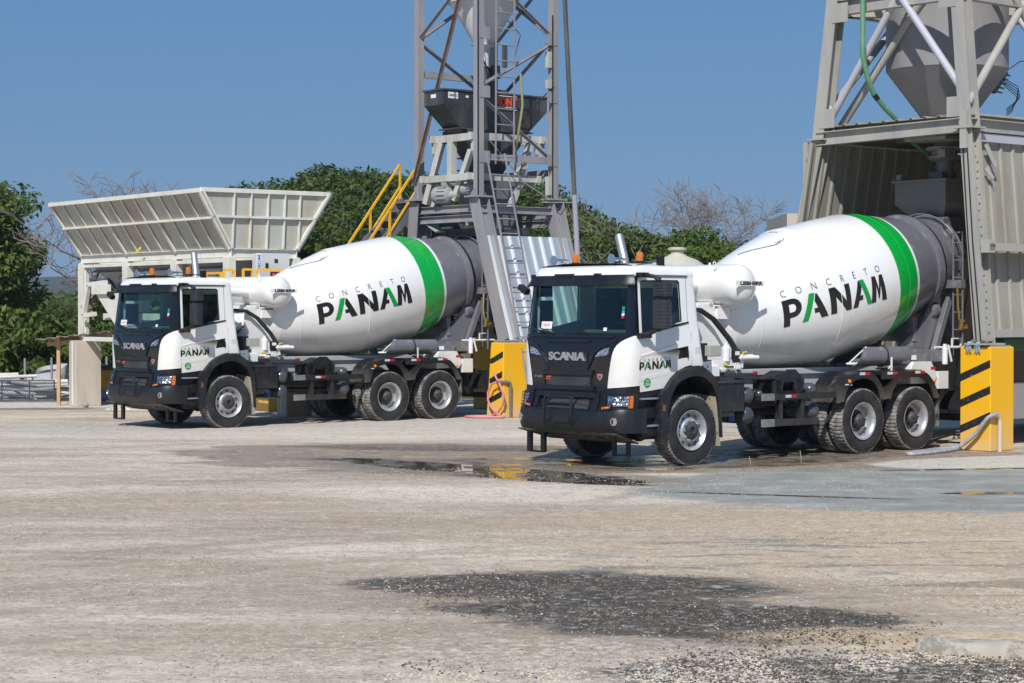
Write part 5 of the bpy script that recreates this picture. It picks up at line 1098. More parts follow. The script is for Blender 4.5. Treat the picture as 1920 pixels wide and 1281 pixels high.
# ladders
def ladder(name, lab, p0, p1, wdt, n, m, r=.016, wy=0):
    o = froot(name, lab, 'ladder', FL, p0); p0, p1 = Vector(p0), Vector(p1); w = Vector((-wdt, wy, 0))
    for k in (0, 1): fpart(MB().bar(p0+w*k, p1+w*k, .035, .022, (0, 1, 0)), 'rail', m, o, smooth=0)
    for i in range(n): q = p0+(p1-p0)*((i+.5)/n); fpart(MB().tube([q, q+w], r, 6), 'rung', m, o)
ladder('upper_ladder', 'upper grey ladder climbing in front of the black hopper to the silo', (-6.92, 1.10, 5.55), (-6.95, 1.10, 11.2), .52, 16, M['steelG'])
ladder('lower_ladder', 'lower leaning grey ladder reaching from the ground past the corrugated sheet', (-7.20, 1.98, .30), (-6.62, 1.14, 5.80), .52, 17, M['steelG'])
# corrugated galvanised side sheet
ps = froot('corrugated_sheet', 'galvanised corrugated sheet fixed to the tower leg behind the lower ladder', 'metal sheet', FL, (-7.8, 1.6, 1.6))
def ribbed(fn, u0, u1, pitch, rw, rh, v0, v1, th=.012, rib_mi=0):
    b = MB(); prof = []; u = u0+.02; sg = 1 if u1 > u0 else -1; n = int(abs(u1-u0)/pitch)
    prof.append((u0, 0))
    for i in range(n+1):
        c = u0+sg*(i*pitch+.05)
        if abs(c-u0) > abs(u1-u0)-.05: break
        prof += [(c-sg*rw*.5, 0), (c-sg*rw*.28, rh), (c+sg*rw*.28, rh), (c+sg*rw*.5, 0)]
    prof.append((u1, 0)); b.shell(lambda i, v, o: fn(prof[i][0], v, prof[i][1]+o), list(range(len(prof))), [v0, v1], th)
    if rib_mi:
        for k, f in enumerate(b.f):
            us = [b.v[j] for j in f]
            i = (k//2) if k < 2*(len(prof)-1) else -1
            if i >= 0 and max(prof[i][1], prof[i+1][1]) > 0: b.m[k] = rib_mi
    return b
b = ribbed(lambda u, v, o: (u-(3.96-v)*.10, 1.16+(3.96-v)*.235+o, v), -6.60, -8.95, .30, .085, .045, 1.62, 3.98, rib_mi=1)
fpart(b, 'sheet_panel', [M['zinc'], M['zincGlint']], ps, smooth=0)
# leaning pipe beside the tower
pp = froot('leaning_pipe', 'tall thin leaning pipe right of the grey tower, dark above and lilac grey below', 'pipe', FL, (-9.0, 1.2, 0)); q0 = W0.w((1.66, 46.0, 0))
pp.location = (1.66, 46.0, 0); pp.rotation_euler = (0, 0, 0); a = Vector((0, 0, 0)); d1 = Vector((-.47/9.35*11.5, 0, 11.5))
MB().tube([a, d1*.43], .062, 10).build('pipe_section', pmat('lilac_grey_paint', (.30, .30, .38), .45, dirt=(.4, .38, .36), damt=.4), pp); MB().tube([d1*.43, d1], .055, 10).build('pipe_section', M['steelD'], pp)
MB().tube([d1*.415, d1*.415+Vector((-.75, -.1, 0))], .012, 5).build('stay_rod', M['steelG'], pp)
# yellow painted concrete pillars with slanting black stripes
def pillar(F, x0, x1, y0, y1, h, lab, striped, grp, flare=.0, sides=('front',), cap=True, n=4, fill=.13, gap=.43, z0=.28):
    o = froot('concrete_pillar', lab, 'pillar', F, ((x0+x1)/2, (y0+y1)/2, 0), grp); b = MB()
    b.add([(x0+flare, y0+flare, 0), (x1-flare, y0+flare, 0), (x1-flare, y1-flare, 0), (x0+flare, y1-flare, 0), (x0, y0, h), (x1, y0, h), (x1, y1, h), (x0, y1, h)], [(0, 1, 5, 4), (1, 2, 6, 5), (2, 3, 7, 6), (3, 0, 4, 7), (4, 5, 6, 7), (3, 2, 1, 0)])
    ob = fpart(b, 'pillar_block', M['pyel'], o, bevel=.02)
    if striped:
        s = MB(); W_ = y0-y1     # front face x = x0, from y1 (left in view) to y0
        for i in range(n):
            zb = z0+i*gap
            if zb+.30 > h: break
            f0 = flare*(1-(zb+.1)/h)
            s.add([(x0+f0+.003, y1+.0, zb), (x0+f0+.003, y0-.008, zb+.24*W_/.6+.0), (x0+f0+.003, y0-.008, zb+fill+.24*W_/.6), (x0+f0+.003, y1, zb+fill), (x0+f0-.02, y1, zb), (x0+f0-.02, y0-.008, zb+.24*W_/.6), (x0+f0-.02, y0-.008, zb+fill+.24*W_/.6), (x0+f0-.02, y1, zb+fill)], [(0, 1, 2, 3), (0, 4, 5, 1), (1, 5, 6, 2), (2, 6, 7, 3), (3, 7, 4, 0)])
        fpart(s, 'black_stripe', M['pblk'], o, smooth=0)
    if cap: fpart(MB().box(((x0+x1)/2, (y0+y1)/2, h+.012), (abs(x1-x0)*.86, abs(y1-y0)*.9, .022)), 'steel_plate', M['steelG'], o)
    return o
GP = 'yellow concrete pillars under the plant legs'
pillar(FL, -6.57, -7.30, 1.80, 1.36, 1.63, 'striped yellow pillar beside the pink hose, right of the farther truck', True, GP, flare=.07)
pillar(FL, -6.57, -7.30, -1.72, -2.2, 1.63, 'yellow pillar hidden on the far side of the farther truck', False, GP)
pillar(FL, -8.75, -9.40, 1.78, 1.36, 1.63, 'yellow pillar hidden behind the cab of the nearer truck', False, GP)
pillar(FL, -8.75, -9.40, -1.35, -2.0, 1.63, 'shaded yellow pillar seen behind the tail of the farther truck', False, GP)
yb = root('low_concrete_block', 'low yellow concrete block showing under the farther truck between its wheels', 'concrete block', (-5.42, 47.45, 0), R(38)); MB().box((0, 0, .15), (1.0, .62, .30)).build('block_body', M['pyel'], yb, bevel=.02); MB().box((.3, 0, .34), (.25, .4, .1)).build('steel_foot', M['steelW'], yb)
# pink hose and its standpipe
PK = pmat('pink_hose', (.62, .20, .24), .5, dirt=(.5, .4, .38), damt=.4)
sp = froot('standpipe', 'grey standpipe with an elbow at the foot of the striped pillar by the pink hose', 'pipe', FL, (-6.68, 1.88, 0)); b = MB(); b.tube([(-6.70, 1.88, 0), (-6.70, 1.88, .72), (-6.68, 1.88, .76), (-6.60, 1.88, .78), (-6.38, 1.80, .78)], .035, 10); fpart(b, 'riser', M['dgray'], sp, smooth=60)
hs = froot('pink_hose', 'pink hose looped over the standpipe and coiled on the ground', 'hose', FL, (-6.4, 1.8, 0)); b = MB()
b.tube([(-6.52, 1.55, 1.0), (-6.45, 1.68, .88), (-6.42, 1.80, .80), (-6.40, 1.93, .66), (-6.42, 1.99, .48), (-6.42, 1.95, .28), (-6.40, 1.80, .12), (-6.38, 1.62, .04), (-6.3, 1.35, .03), (-6.12, 1.2, .03), (-5.95, 1.25, .03), (-5.95, 1.50, .03), (-6.1, 1.75, .03), (-6.3, 1.92, .03), (-6.38, 2.0, .04)], .024, 8)
b.tube([(-6.42, 1.80, .80), (-6.38, 1.62, .74), (-6.36, 1.52, .55), (-6.36, 1.52, .38), (-6.38, 1.64, .2), (-6.40, 1.86, .06), (-6.42, 2.02, .03)], .024, 8); fpart(b, 'hose_coil', PK, hs, smooth=60)
# yellow stair with railings
st = froot('metal_stair', 'steep dark steel stair with yellow handrails rising left of the grey tower', 'stair', FL, (-5.5, -2.1, 3.0))
s0, s1 = Vector((-4.9, 0, 3.0)), Vector((-7.0, 0, 5.45))
for y in (-1.75, -2.45): fpart(MB().bar((s0.x, y, s0.z-.05), (s1.x-.05, y, s1.z-.55), .05, .22), 'stringer', M['dgray'], st)
for i in range(9): t = (i+.5)/9; fpart(MB().box((s0.x+(s1.x-s0.x)*t, -2.1, s0.z+(s1.z-.5-s0.z)*t), (.26, .66, .035)), 'tread', M['dgray'], st)
for y, off in ((-1.72, 0), (-2.48, .0)):
    b = MB()
    P0, P1 = Vector((-5.05, y, 3.30)), Vector((-6.95, y, 5.75)); b.bar(P0, P1, .045, .045); b.bar(P0+Vector((-.1, 0, -.42)), P1+Vector((-.0, 0, -.52)), .04, .04)
    for t in (.12, .55, 1.0): q = P0+(P1-P0)*t; b.bar(q, q+Vector((0, 0, -.95)), .045, .045)
    fpart(b, 'handrail', M['yel'], st)
ld = froot('landing', 'small dark steel landing at the head of the yellow stair', 'landing', FL, (-7.4, -2.1, 4.7)); fpart(MB().box((-7.4, -2.1, 4.85), (.8, .8, .05)), 'deck', M['dgray'], ld); fpart(MB().bb(-7.05, -7.15, -2.5, -2.4, .0, 4.85).bb(-7.7, -7.8, -2.5, -2.4, .0, 4.85), 'post', M['dgray'], ld)
# ================================================================== aggregate bin (own frame: e1 away to the left, e2 to the right)
FB = Frame(-6.07, 43.85, math.atan2(.801, -.598)) # x along e1; y axis = left of e1 -> minus e2
BL, BW = 7.4, 1.62
M['binP'] = pmat('bin_panel_off_white', (.45, .45, .40), .6, dirt=(.36, .22, .12), dscale=1.1, damt=.7, dlo=.48, dhi=.75, streak=True, vary=.12)
M['binB'] = pmat('bin_beam_off_white', (.68, .67, .61), .5, dirt=(.38, .30, .22), dscale=2.4, damt=.4)
bn = froot('aggregate_bin', 'long off white aggregate bin with flared ribbed sides on tall legs', 'storage bin', FB, (BL/2, -BW/2, 0))
zb, zt = 3.68, 4.91
def fc(u, v, face, o=0):       # u along, v 0..1 height
    if face == 'front': return (-.1*v + u*(BL+.2*v), .77*v + o*.8, zb+(zt-zb)*v - o*.6)
    if face == 'back': return (-.1*v + u*(BL+.2*v), -BW-.77*v - o*.8, zb+(zt-zb)*v - o*.6)
    if face == 'near': return (-.1*v - o, .77*v - u*(BW+1.54*v), zb+(zt-zb)*v)
    return (BL+.1*v + o, .77*v - u*(BW+1.54*v), zb+(zt-zb)*v)
for face, nr in (('front', 12), ('near', 5), ('back', 12), ('far', 5)):
    p = MB(); p.shell(lambda u, v, o, f=face: fc(u, v, f, -o), [0, .25, .5, .75, 1], [0, .5, 1], .02); pan = fpart(p, 'flared_panel', M['binP'], bn, smooth=0)
    if face in ('near', 'far'):
        for y_ in (-.02, -.44, -.86, -1.28, -1.66):
            for v0, v1 in ((.0, .53), (.56, .985)):
                xx = (lambda v: -.1*v-.045) if face == 'near' else (lambda v: BL+.1*v+.045)
                b = MB(); b.bar((xx(v0), y_, zb+(zt-zb)*v0), (xx(v1), y_, zb+(zt-zb)*v1), .025, .07, (1, 0, 0)); fpart(b, 'rib', M['binB'], bn, smooth=0)
    for i in (range(nr+1) if face in ('front', 'back') else (0, nr)):
        u = i/nr; big = (i % 4 == 0) if nr == 12 else True
        h = .09 if big else .065; w = .05 if big else .022
        for v0, v1 in ((.0, .53), (.56, .985)):
            b = MB(); b.bar(fc(u, v0, face, h/2+.012), fc(u, v1, face, h/2+.012), w, h, (0, .6, .8) if face != 'near' else (1, 0, 0)); fpart(b, 'rib', M['binB'], bn, smooth=0)
    b = MB(); b.bar(fc(-.003, .545, face, .05), fc(1.003, .545, face, .05), .10, .05, (0, 0, 1)); fpart(b, 'rail', M['binB'], bn, smooth=0)
    b = MB(); b.bar(fc(-.005, 1.0, face, .03), fc(1.005, 1.0, face, .03), .10, .09, (0, 0, 1)); fpart(b, 'rim', M['binB'], bn, smooth=0)
for y in (0, -BW):
    b = MB(); b.ibeam((-.05, y, zb-.10), (BL+.05, y, zb-.10), .14, .20, .015); b.bar((-.05, y, zb-.27), (BL+.05, y, zb-.27), .10, .07); fpart(b, 'beam', M['binB'], bn, smooth=0)
for x in (0, BL): b = MB(); b.ibeam((x, .05, zb-.11), (x, -BW-.05, zb-.11), .14, .20, .015); fpart(b, 'beam', M['binB'], bn, smooth=0)
for x in (0.05, 2.5, 4.95, BL-.02):
    for y in (0, -BW): b = MB(); b.bb(x-.13, x+.13, y-.09, y+.09, 1.68, zb-.20); fpart(b, 'leg', M['binB'], bn, bevel=.008)
b = MB(); b.bb(-.06, .06, -.58, -.70, 1.68, zb-.2); fpart(b, 'leg', M['binB'], bn)
for y in (0, -BW): b = MB(); b.bar((-.1, y, 1.64), (BL+.1, y, 1.64), .12, .10); fpart(b, 'beam', M['binB'], bn, smooth=0)
b = MB(); b.bar((BL-.02, 0, 1.75), (BL-.02, -BW, 1.75), .08, .1); b.tube([(BL-.35, .1, 3.3), (BL-.35, .1, 1.8)], .03, 8); b.box((BL-.25, .1, 2.6), (.22, .12, .28)); fpart(b, 'side_fitting', M['binB'], bn)
b = MB(); b.box((BL-.38, .17, 2.27), (.08, .06, .10)); b.box((4.0, .2, 3.72), (.28, .02, .05), Matrix.Rotation(R(25), 3, 'Y')); fpart(b, 'yellow_tag', M['yelS'], bn)
for i, x in enumerate((1.25, 3.7, 6.1)):       # outlet hoppers with gates
    b = MB(); frust(b, ringf(x+1.1, x-1.1, -.12, -BW+.12, 3.42), ringf(x+.25, x-.25, -.55, -1.10, 2.72)); frust(b, ringf(x+.25, x-.25, -.55, -1.10, 2.72), ringf(x+.25, x-.25, -.55, -1.10, 2.58))
    oh = fpart(b, 'outlet_hopper', M['mot2'] if 'mot2' in M else M.setdefault('mot2', pmat('outlet_grey', (.36, .37, .36), .5, dirt=(.2, .18, .16), dscale=2, damt=.5)), bn, smooth=0)
    b = MB(); b.tube([(x-.6, -.35, 3.2), (x-.1, -.45, 2.75)], .05, 8); b.tube([(x+.55, -.30, 3.1), (x+.15, -.45, 2.7)], .035, 8); b.box((x, -.48, 2.66), (.6, .1, .2)); b.box((x-.35, -.2, 2.95), (.2, .12, .12)); b.bar((x-.9, -.1, 3.28), (x+.9, -.1, 3.28), .05, .06); b.bar((x-.9, -.1, 3.0), (x-.45, -.3, 2.6), .04, .05); b.tube([(x-.7, -.2, 3.3), (x-.4, -.12, 3.1), (x-.5, -.15, 2.9), (x-.2, -.3, 2.8)], .015, 5)
    fpart(b, 'gate_cylinder', M['steelD'], bn, smooth=40)
cv = froot('belt_conveyor', 'belt conveyor with rollers running under the aggregate bin', 'conveyor', FB, (3.5, -.83, 2.0)); b = MB(); b.bb(-.6, 7.3, -.48, -.52, 2.1, 2.26); b.bb(-.6, 7.3, -1.14, -1.18, 2.1, 2.26); fpart(b, 'conveyor_frame', M['binB'], cv); fpart(MB().bb(-.6, 7.3, -.55, -1.11, 2.27, 2.29), 'belt', M['black'], cv)
b = MB()
for i in range(14): b.tube([(-.3+i*.55, -.5, 2.16), (-.3+i*.55, -1.16, 2.16)], .045, 8)
fpart(b, 'roller', M['mot'], cv)
tc_ = froot('tail_chute', 'off white angular tail chute at the left end under the aggregate bin', 'chute', FB, (6.3, -.3, 2.0)); b = MB()
b.bar((6.85, .25, 2.2), (6.55, .25, 2.95), .09, .12); b.bar((6.6, .25, 2.95), (5.6, .25, 3.0), .09, .10); b.bar((6.9, .25, 2.2), (6.2, .25, 2.25), .09, .10); b.bb(6.3, 5.4, .22, .30, 2.72, 2.95)
b.plate([(6.2, 2.72), (5.0, 2.75), (5.2, 2.0)], [], lambda u, v, w: (u, .22-w, v), 0, .5); fpart(b, 'chute_plate', M['binB'], tc_, smooth=0)
# control cabinet, platform and yellow railings at the near end
cb = froot('control_cabinet', 'pale control cabinet with blue vertical lettering under the near end of the aggregate bin', 'cabinet', FB, (-.45, -1.1, 2.2)); fpart(MB().bb(-.60, -.20, -.42, -1.12, 2.25, 3.56), 'cabinet_body', pmat('cabinet_grey', (.55, .57, .58), .4), cb, bevel=.01)
b = MB(); b.bb(-.612, -.605, -.74, -.82, 3.36, 3.44); b.box((-.61, -.55, 3.28), (.02, .06, .14)); fpart(b, 'cabinet_switch', M['black'], cb)
b = MB(); b.bb(-.61, -.60, -.30, -.42, 2.6, 3.56, 1); put_text(b, 'MOBICON', .60, .08, lambda u, v: (-.612, -.36-v, 3.22-u), 0, bold=.03); fpart(b, 'lettering', [M['blue2'], M['letW']], cb, smooth=0, fixn=False)
b = MB(); b.bb(-.985, -.975, -.42, -.90, 2.90, 3.16, 0); put_text(b, 'RONT', .34, .13, lambda u, v: (-.99, -.64-u, 3.06+v), 1, bold=.05); fpart(b, 'orange_sign', [M['black'], M['letO']], cb, smooth=0, fixn=False)
rl = froot('platform_railing', 'yellow tube railing round the platform behind the water tank of the farther truck', 'railing', FB, (-.8, -.6, 2.1)); b = MB()
b.bb(-1.0, -.1, .75, -1.2, 2.08, 2.12); fpart(b, 'platform', M['steelG'], rl)
for x0, y0, x1, y1, z in ((-.3, .72, -.9, .72, 3.12), (-.95, .68, -.95, .45, 3.18), (-.95, .22, -.95, .0, 3.20), (-.95, -.12, -.95, -.95, 3.20)):
    b = MB(); b.bar((x0, y0, 2.12), (x0, y0, z), .045, .045); b.bar((x1, y1, 2.12), (x1, y1, z), .045, .045); b.bar((x0, y0, z), (x1, y1, z), .05, .05); b.bar((x0, y0, 2.6), (x1, y1, 2.6), .04, .04); fpart(b, 'guard_rail', M['yel'], rl)
for i, (x, y) in enumerate(((BL-.05, -.02), (BL-.05, -BW), (.05, -BW))):
    lab = ('bare concrete pier under the left front leg of the aggregate bin', 'bare concrete pier at the back left of the aggregate bin', 'bare concrete pier at the back right of the aggregate bin')[i]
    o = froot('concrete_pier', lab, 'pier', FB, (x, y, 0), 'bare concrete piers under the aggregate bin'); fpart(MB().box((x, y, .80), (.42, .66, 1.60)), 'pier_block', M['conc'], o, bevel=.015); fpart(MB().box((x, y+.335, .8), (.04, .015, 1.55)), 'formwork_seam', M['letW'], o)
b = MB(); b.lathe([(-.07, .02), (-.05, .05), (0, .075), (.05, .06), (.07, .02)], (0, 0, .055), (.4, .2, 1), 10); tag(b.build('round_stone', SM[1], None), 'round stone at the foot of the bare concrete pier', 'stone').location = (-10.25, 48.85, 0)
# ---- shelter, timber post and yard clutter at the left
M['wood'] = pmat('sawn_timber', (.52, .32, .17), .75, dirt=(.3, .2, .12), dscale=3, damt=.4, streak=True); M['roofr'] = pmat('weathered_roof_sheet', (.26, .22, .19), .7, dirt=(.35, .2, .1), dscale=2, damt=.6)
sh = root('timber_shelter', 'low timber shelter with a weathered sheet roof beside the concrete pier', 'shelter', (-11.13, 49.9, 0)); MB().box((0, 0, .85), (.085, .085, 1.70)).build('post', M['wood'], sh, bevel=.006); MB().box((1.75, 1.6, .75), (.08, .08, 1.50)).build('post', M['wood'], sh)
MB().bar((-.28, .02, 1.50), (1.9, -.02, 1.72), .07, .10).build('rafter', M['wood'], sh); MB().bar((.0, 0, 1.62), (1.0, 2.2, 1.62), .07, .09).build('rafter', M['wood'], sh); MB().box((.96, .0, 1.74), (.16, .10, .12)).build('rafter', M['wood'], sh)
b = MB(); b.shell(lambda u, v, o: (-.5+u*2.6, -.35+v*2.4, 1.62+u*.30-v*.05+.02*math.sin(u*60)+o), lin(0, 1, 61), [0, .5, 1], .01); b.build('roof_sheet', M['roofr'], sh, smooth=0)
M['mesh2'] = pmat('gate_grey_blue', (.045, .055, .08), .5)
gt = root('mesh_gate', 'blue grey chain link gate panel lying on edge at the far left of the yard', 'gate', (-12.4, 51.6, 0)); b = MB(); x0, x1 = -2.0, .78
for z in (.05, .30, .56): b.tube([(x0, 0, z), (x1, 0, z)], .018, 6)
for x in (x0, -1.25, -.55, .15, x1): b.tube([(x, 0, .05), (x, 0, .56)], .018, 6)
b.box((-.95, -.02, .42), (.14, .02, .12)); b.build('gate_frame', M['mesh2'], gt); b = MB()
i = x0-.5
while i < x1: 
    for sg in (1, -1):
        a, c = (i, .05), (i+.51, .56)
        if sg < 0: a, c = (i+.51, .05), (i, .56)
        lo, hi = max(0, (x0-min(a[0], c[0]))/.51), min(1, (x1-min(a[0], c[0]))/.51)
        if hi <= lo: continue
        f = lambda t: (min(a[0], c[0])+.51*t, 0, (.05+.51*t) if sg > 0 else (.56-.51*t)); b.bar(f(lo), f(hi), .009, .009)
    i += .062
b.build('wire_mesh', M['mesh2'], gt, smooth=0)
for i, (px, Y, zt_) in enumerate(((-12.75, 53.2, 1.08), (-12.05, 53.2, 1.10), (-10.65, 53.4, 1.12), (-9.2, 53.5, 1.1))):
    o = MB(); o.tube([(0, 0, 0), (0, 0, zt_)], .03, 8); ob = o.build('fence_post', M['steelG'], None); ob.location = (px, Y, 0)
    tag(ob, ('thin grey fence post left of the open bulk bag', 'thin grey fence post right of the open bulk bag', 'thin grey fence post behind the yellow machine', 'thin grey fence post hidden behind the cab of the farther truck')[i], 'fence post', 'thin grey fence posts along the back of the yard')
def bulk(name, lab, x, y, w, h, soil):
    h *= .82; w *= .9
    o = root(name, lab, 'bulk bag', (x, y, 0)); b = MB(); n = 28; r = random.Random(int(x*100))
    b.grid(lambda a, z: ((w*(.5+.12*math.sin(z*3.0))*(1+.10*mnoise.noise(Vector((math.cos(a)*2, math.sin(a)*2, z*3+x)))))*math.copysign(abs(math.cos(a))**.7, math.cos(a))+.15*z*w, (w*.45)*math.copysign(abs(math.sin(a))**.7, math.sin(a)), h*z*(1-.18*math.cos(a+2.4)*z)), [2*math.pi*k/n for k in range(n+1)], [0, .2, .4, .6, .8, .95, 1.0])
    b.build('bag_fabric', M['bag'], o, smooth=60, fixn=False); b = MB()
    b.lathe([(0, .0), (-.02, w*.2), (-.10, w*.44)], (.12*w, 0, h*.98), (-.15, 0, 1), 18); b.build('bag_contents', soil, o)
M['bag'] = pmat('woven_bag', (.50, .52, .55), .8, dirt=(.3, .27, .22), dscale=3, damt=.5, bmp=.4, bscale=20); SOIL = pmat('dark_soil', (.055, .04, .03), .95, bmp=.8)
bulk('bulk_bag', 'open white bulk bag full of dark soil between two grey posts', -12.45, 54.0, 1.0, .95, SOIL); bulk('bulk_bag', 'pale bulk bag standing above the yellow machine', -10.35, 53.2, .75, 1.15, M['bag']); bulk('bulk_bag', 'grey bulk bag cut by the left edge of the photo', -13.9, 53.8, .9, .7, M['bag'])
r = random.Random(5); PV = [pmat('pvc_pipe_white', (.60, .58, .53), .5, dirt=(.3, .26, .2), damt=.4), pmat('pipe_grey', (.30, .30, .31), .5, dirt=(.3, .26, .2), damt=.4)]
pls = ['pale pipe lying across the top of the scrap heap', 'white plastic pipe sloping down to the right in the scrap heap', 'grey pipe near the ground behind the mesh gate']
for i in range(26):
    x, y = -14.0+i*.155, 52.3+r.uniform(-.3, .9); a = r.uniform(-.5, .5); L = r.uniform(1.2, 2.6); z0 = r.uniform(.05, .62); z1 = max(.04, z0+r.uniform(-.3, .2)); b = MB(); b.tube([(-L/2*math.cos(a), -L/2*math.sin(a), z0), (L/2*math.cos(a), L/2*math.sin(a), z1)], r.choice((.03, .045, .06)), 10)
    ob = b.build('scrap_pipe', PV[i % 2], None); ob.location = (x, y, 0); tag(ob, 'white plastic pipe in the scrap heap behind the mesh gate' if i % 2 == 0 else 'dull grey pipe in the scrap heap behind the mesh gate', 'pipe', 'white scrap pipes' if i % 2 == 0 else 'grey scrap pipes')
ym = root('yellow_machine', 'dirty yellow machine on a dark wheel parked behind the concrete pier', 'machine', (-10.05, 51.2, 0), R(15)); MB().box((0, 0, .62), (.9, .8, .48)).build('machine_body', pmat('dirty_machine_yellow', (.45, .22, .02), .6, dirt=(.1, .07, .04), dscale=3, damt=.7), ym, bevel=.04)
MB().box((0, 0, .90), (.95, .85, .12)).box((.1, 0, .98), (.4, .4, .1)).build('engine_cover', M['black'], ym, bevel=.03); MB().lathe([(-.09, .1), (-.1, .24), (.1, .24), (.09, .1)], (.3, -.45, .24), (0, 1, 0), 22).build('wheel', M['tyre'], ym); MB().box((.35, -.1, .3), (.15, .5, .4)).build('axle', M['black'], ym)
MB().box((-.35, -.2, .2), (.08, .08, .4)).build('prop', M['black'], ym)
# cream water tank and house corner behind the cabs
tk = root('cream_water_tank', 'cream water tank with a conical top and neck behind the cab of the nearer truck', 'water tank', (4.22, 52, 0)); b = MB(); b.lathe([(0, .8), (3.35, .82), (3.42, .80), (3.62, .52), (3.72, .26), (3.78, .17), (3.86, .17), (3.88, .24), (3.93, .24), (3.95, .15), (3.95, 0)], (0, 0, 0), (0, 0, 1), 40)
b.build('tank_body', pmat('cream_polythene', (.52, .50, .40), .5, dirt=(.3, .28, .2), damt=.3), tk, smooth=30)
hs = root('low_house', 'plain pinkish beige house wall corner left of the silo shed', 'house', (10.0, 64, 0)); MB().bb(-1.35, 6, 0, 5, 0, 5.35).build('wall', pmat('house_render', (.50, .42, .36), .8), hs); MB().bb(-1.35, 6, 0, 5, 5.352, 5.38).build('roof', M['conc'], hs)
up = root('utility_post', 'white roadside post standing in front of the distant wood', 'post', (-29.0, 130, 0)); MB().tube([(0, 0, 0), (0, 0, 2.5)], .14, 8).build('post_shaft', M['letW'], up)
# ================================================================== near plant: cream braced silo tower with sheet cladding (frame FR)
M['crm'] = pmat('cream_dusty_steel', (.38, .365, .325), .65, dirt=(.22, .23, .26), dscale=2.2, damt=.7, dlo=.42, dhi=.7, streak=True, bmp=.1)
M['crmS'] = pmat('cream_cladding', (.31, .295, .25), .65, dirt=(.20, .17, .125), dscale=2.0, damt=.7, streak=True, vary=.1, bmp=.1)
M['lilac'] = pmat('lilac_brace_paint', (.42, .43, .50), .5, dirt=(.5, .45, .38), dscale=3, damt=.5)
M['siloG'] = pmat('silo_grey_paint', (.23, .225, .24), .55, dirt=(.36, .34, .31), dscale=1.6, damt=.5, streak=True)
M['hopG'] = pmat('dusty_hopper_grey', (.22, .215, .20), .7, dirt=(.32, .30, .26), dscale=2, damt=.5)
tr = froot('braced_tower', 'cream steel silo tower with splayed legs standing over the back of the nearer truck', 'tower', FR, (-7.6, -.2, 1.75))
LA = [(1.80, 2.02), (3.76, 1.82), (5.38, 1.70), (7.42, 1.50), (9.5, 1.35)]
LBv = [(1.80, -2.46), (3.76, -1.99), (5.38, -1.55), (7.42, -1.20), (9.5, -1.0)]
XA, XC = -6.05, -9.35
yA = lambda z: float(np.interp(z, [p[0] for p in LA], [p[1] for p in LA])); yB = lambda z: float(np.interp(z, [p[0] for p in LBv], [p[1] for p in LBv]))
for X in (XA, XC):
    for f in (yA, yB):
        for z0, z1 in ((1.78, 5.38), (5.40, 9.5)):
            b = MB().ibeam((X, f(z0), z0), (X, f(z1), z1), .25, .25, .02, (1, 0, 0)); fpart(b, 'leg', M['crm'], tr, smooth=0)
        fpart(MB().box((X, f(5.39), 5.39), (.42, .36, .03)), 'base_plate', M['crm'], tr); fpart(MB().box((X, f(1.78), 1.775), (.5, .46, .03)), 'base_plate', M['crm'], tr)
fpart(MB().box((XA+.17, yA(5.3)-.0, 5.35), (.05, .13, .62)), 'splice_plate', M['crm'], tr); fpart(MB().box((XA+.17, yB(5.0)-.12, 4.95), (.05, .10, .8)), 'splice_plate', M['crm'], tr)
for (a, z0, c, z1) in (('B', 5.55, 'A', 9.4), ('A', 5.95, 'B', 9.4)):
    for X in (XA, XC):
        f0, f1 = (yA if a == 'A' else yB), (yA if c == 'A' else yB); b = MB().tube([(X+(.05 if a == 'A' else -.03), f0(z0), z0), (X+(.05 if a == 'A' else -.03), f1(z1), z1)], .066, 10); fpart(b, 'brace', M['lilac'], tr, smooth=60)
for f in (yA, yB):
    for (x0, z0, x1, z1) in ((XA, 5.8, XC, 9.3), (XC, 5.8, XA, 9.3)): b = MB().tube([(x0, f(z0), z0), (x1, f(z1), z1)], .07, 10); fpart(b, 'brace', M['crm'], tr, smooth=60)
b = MB().tube([(XA-.35, yB(5.5)+.05, 5.55), (XA-.5, .7, 8.2)], .075, 10); fpart(b, 'brace', M['crm'], tr, smooth=60)
for z, w in ((7.70, .26), (9.45, .2)):
    for X in (XA, XC): b = MB().ibeam((X, yA(z), z), (X, yB(z), z), .16, w, .015); fpart(b, 'beam', M['crm'], tr, smooth=0)
    for f in (yA, yB): b = MB().ibeam((XA, f(z), z), (XC, f(z), z), .16, w, .015); fpart(b, 'beam', M['crm'], tr, smooth=0)
for X in (XA, XC): b = MB().ibeam((X+.06, yA(5.4)+.05, 5.44), (X+.06, yB(5.4)-.02, 5.40), .18, .24, .018); fpart(b, 'beam', M['crm'], tr, smooth=0)
for f in (yA, yB): b = MB().ibeam((XA, f(5.4), 5.44), (XC, f(5.4), 5.44), .18, .22, .018); fpart(b, 'beam', M['crm'], tr, smooth=0)
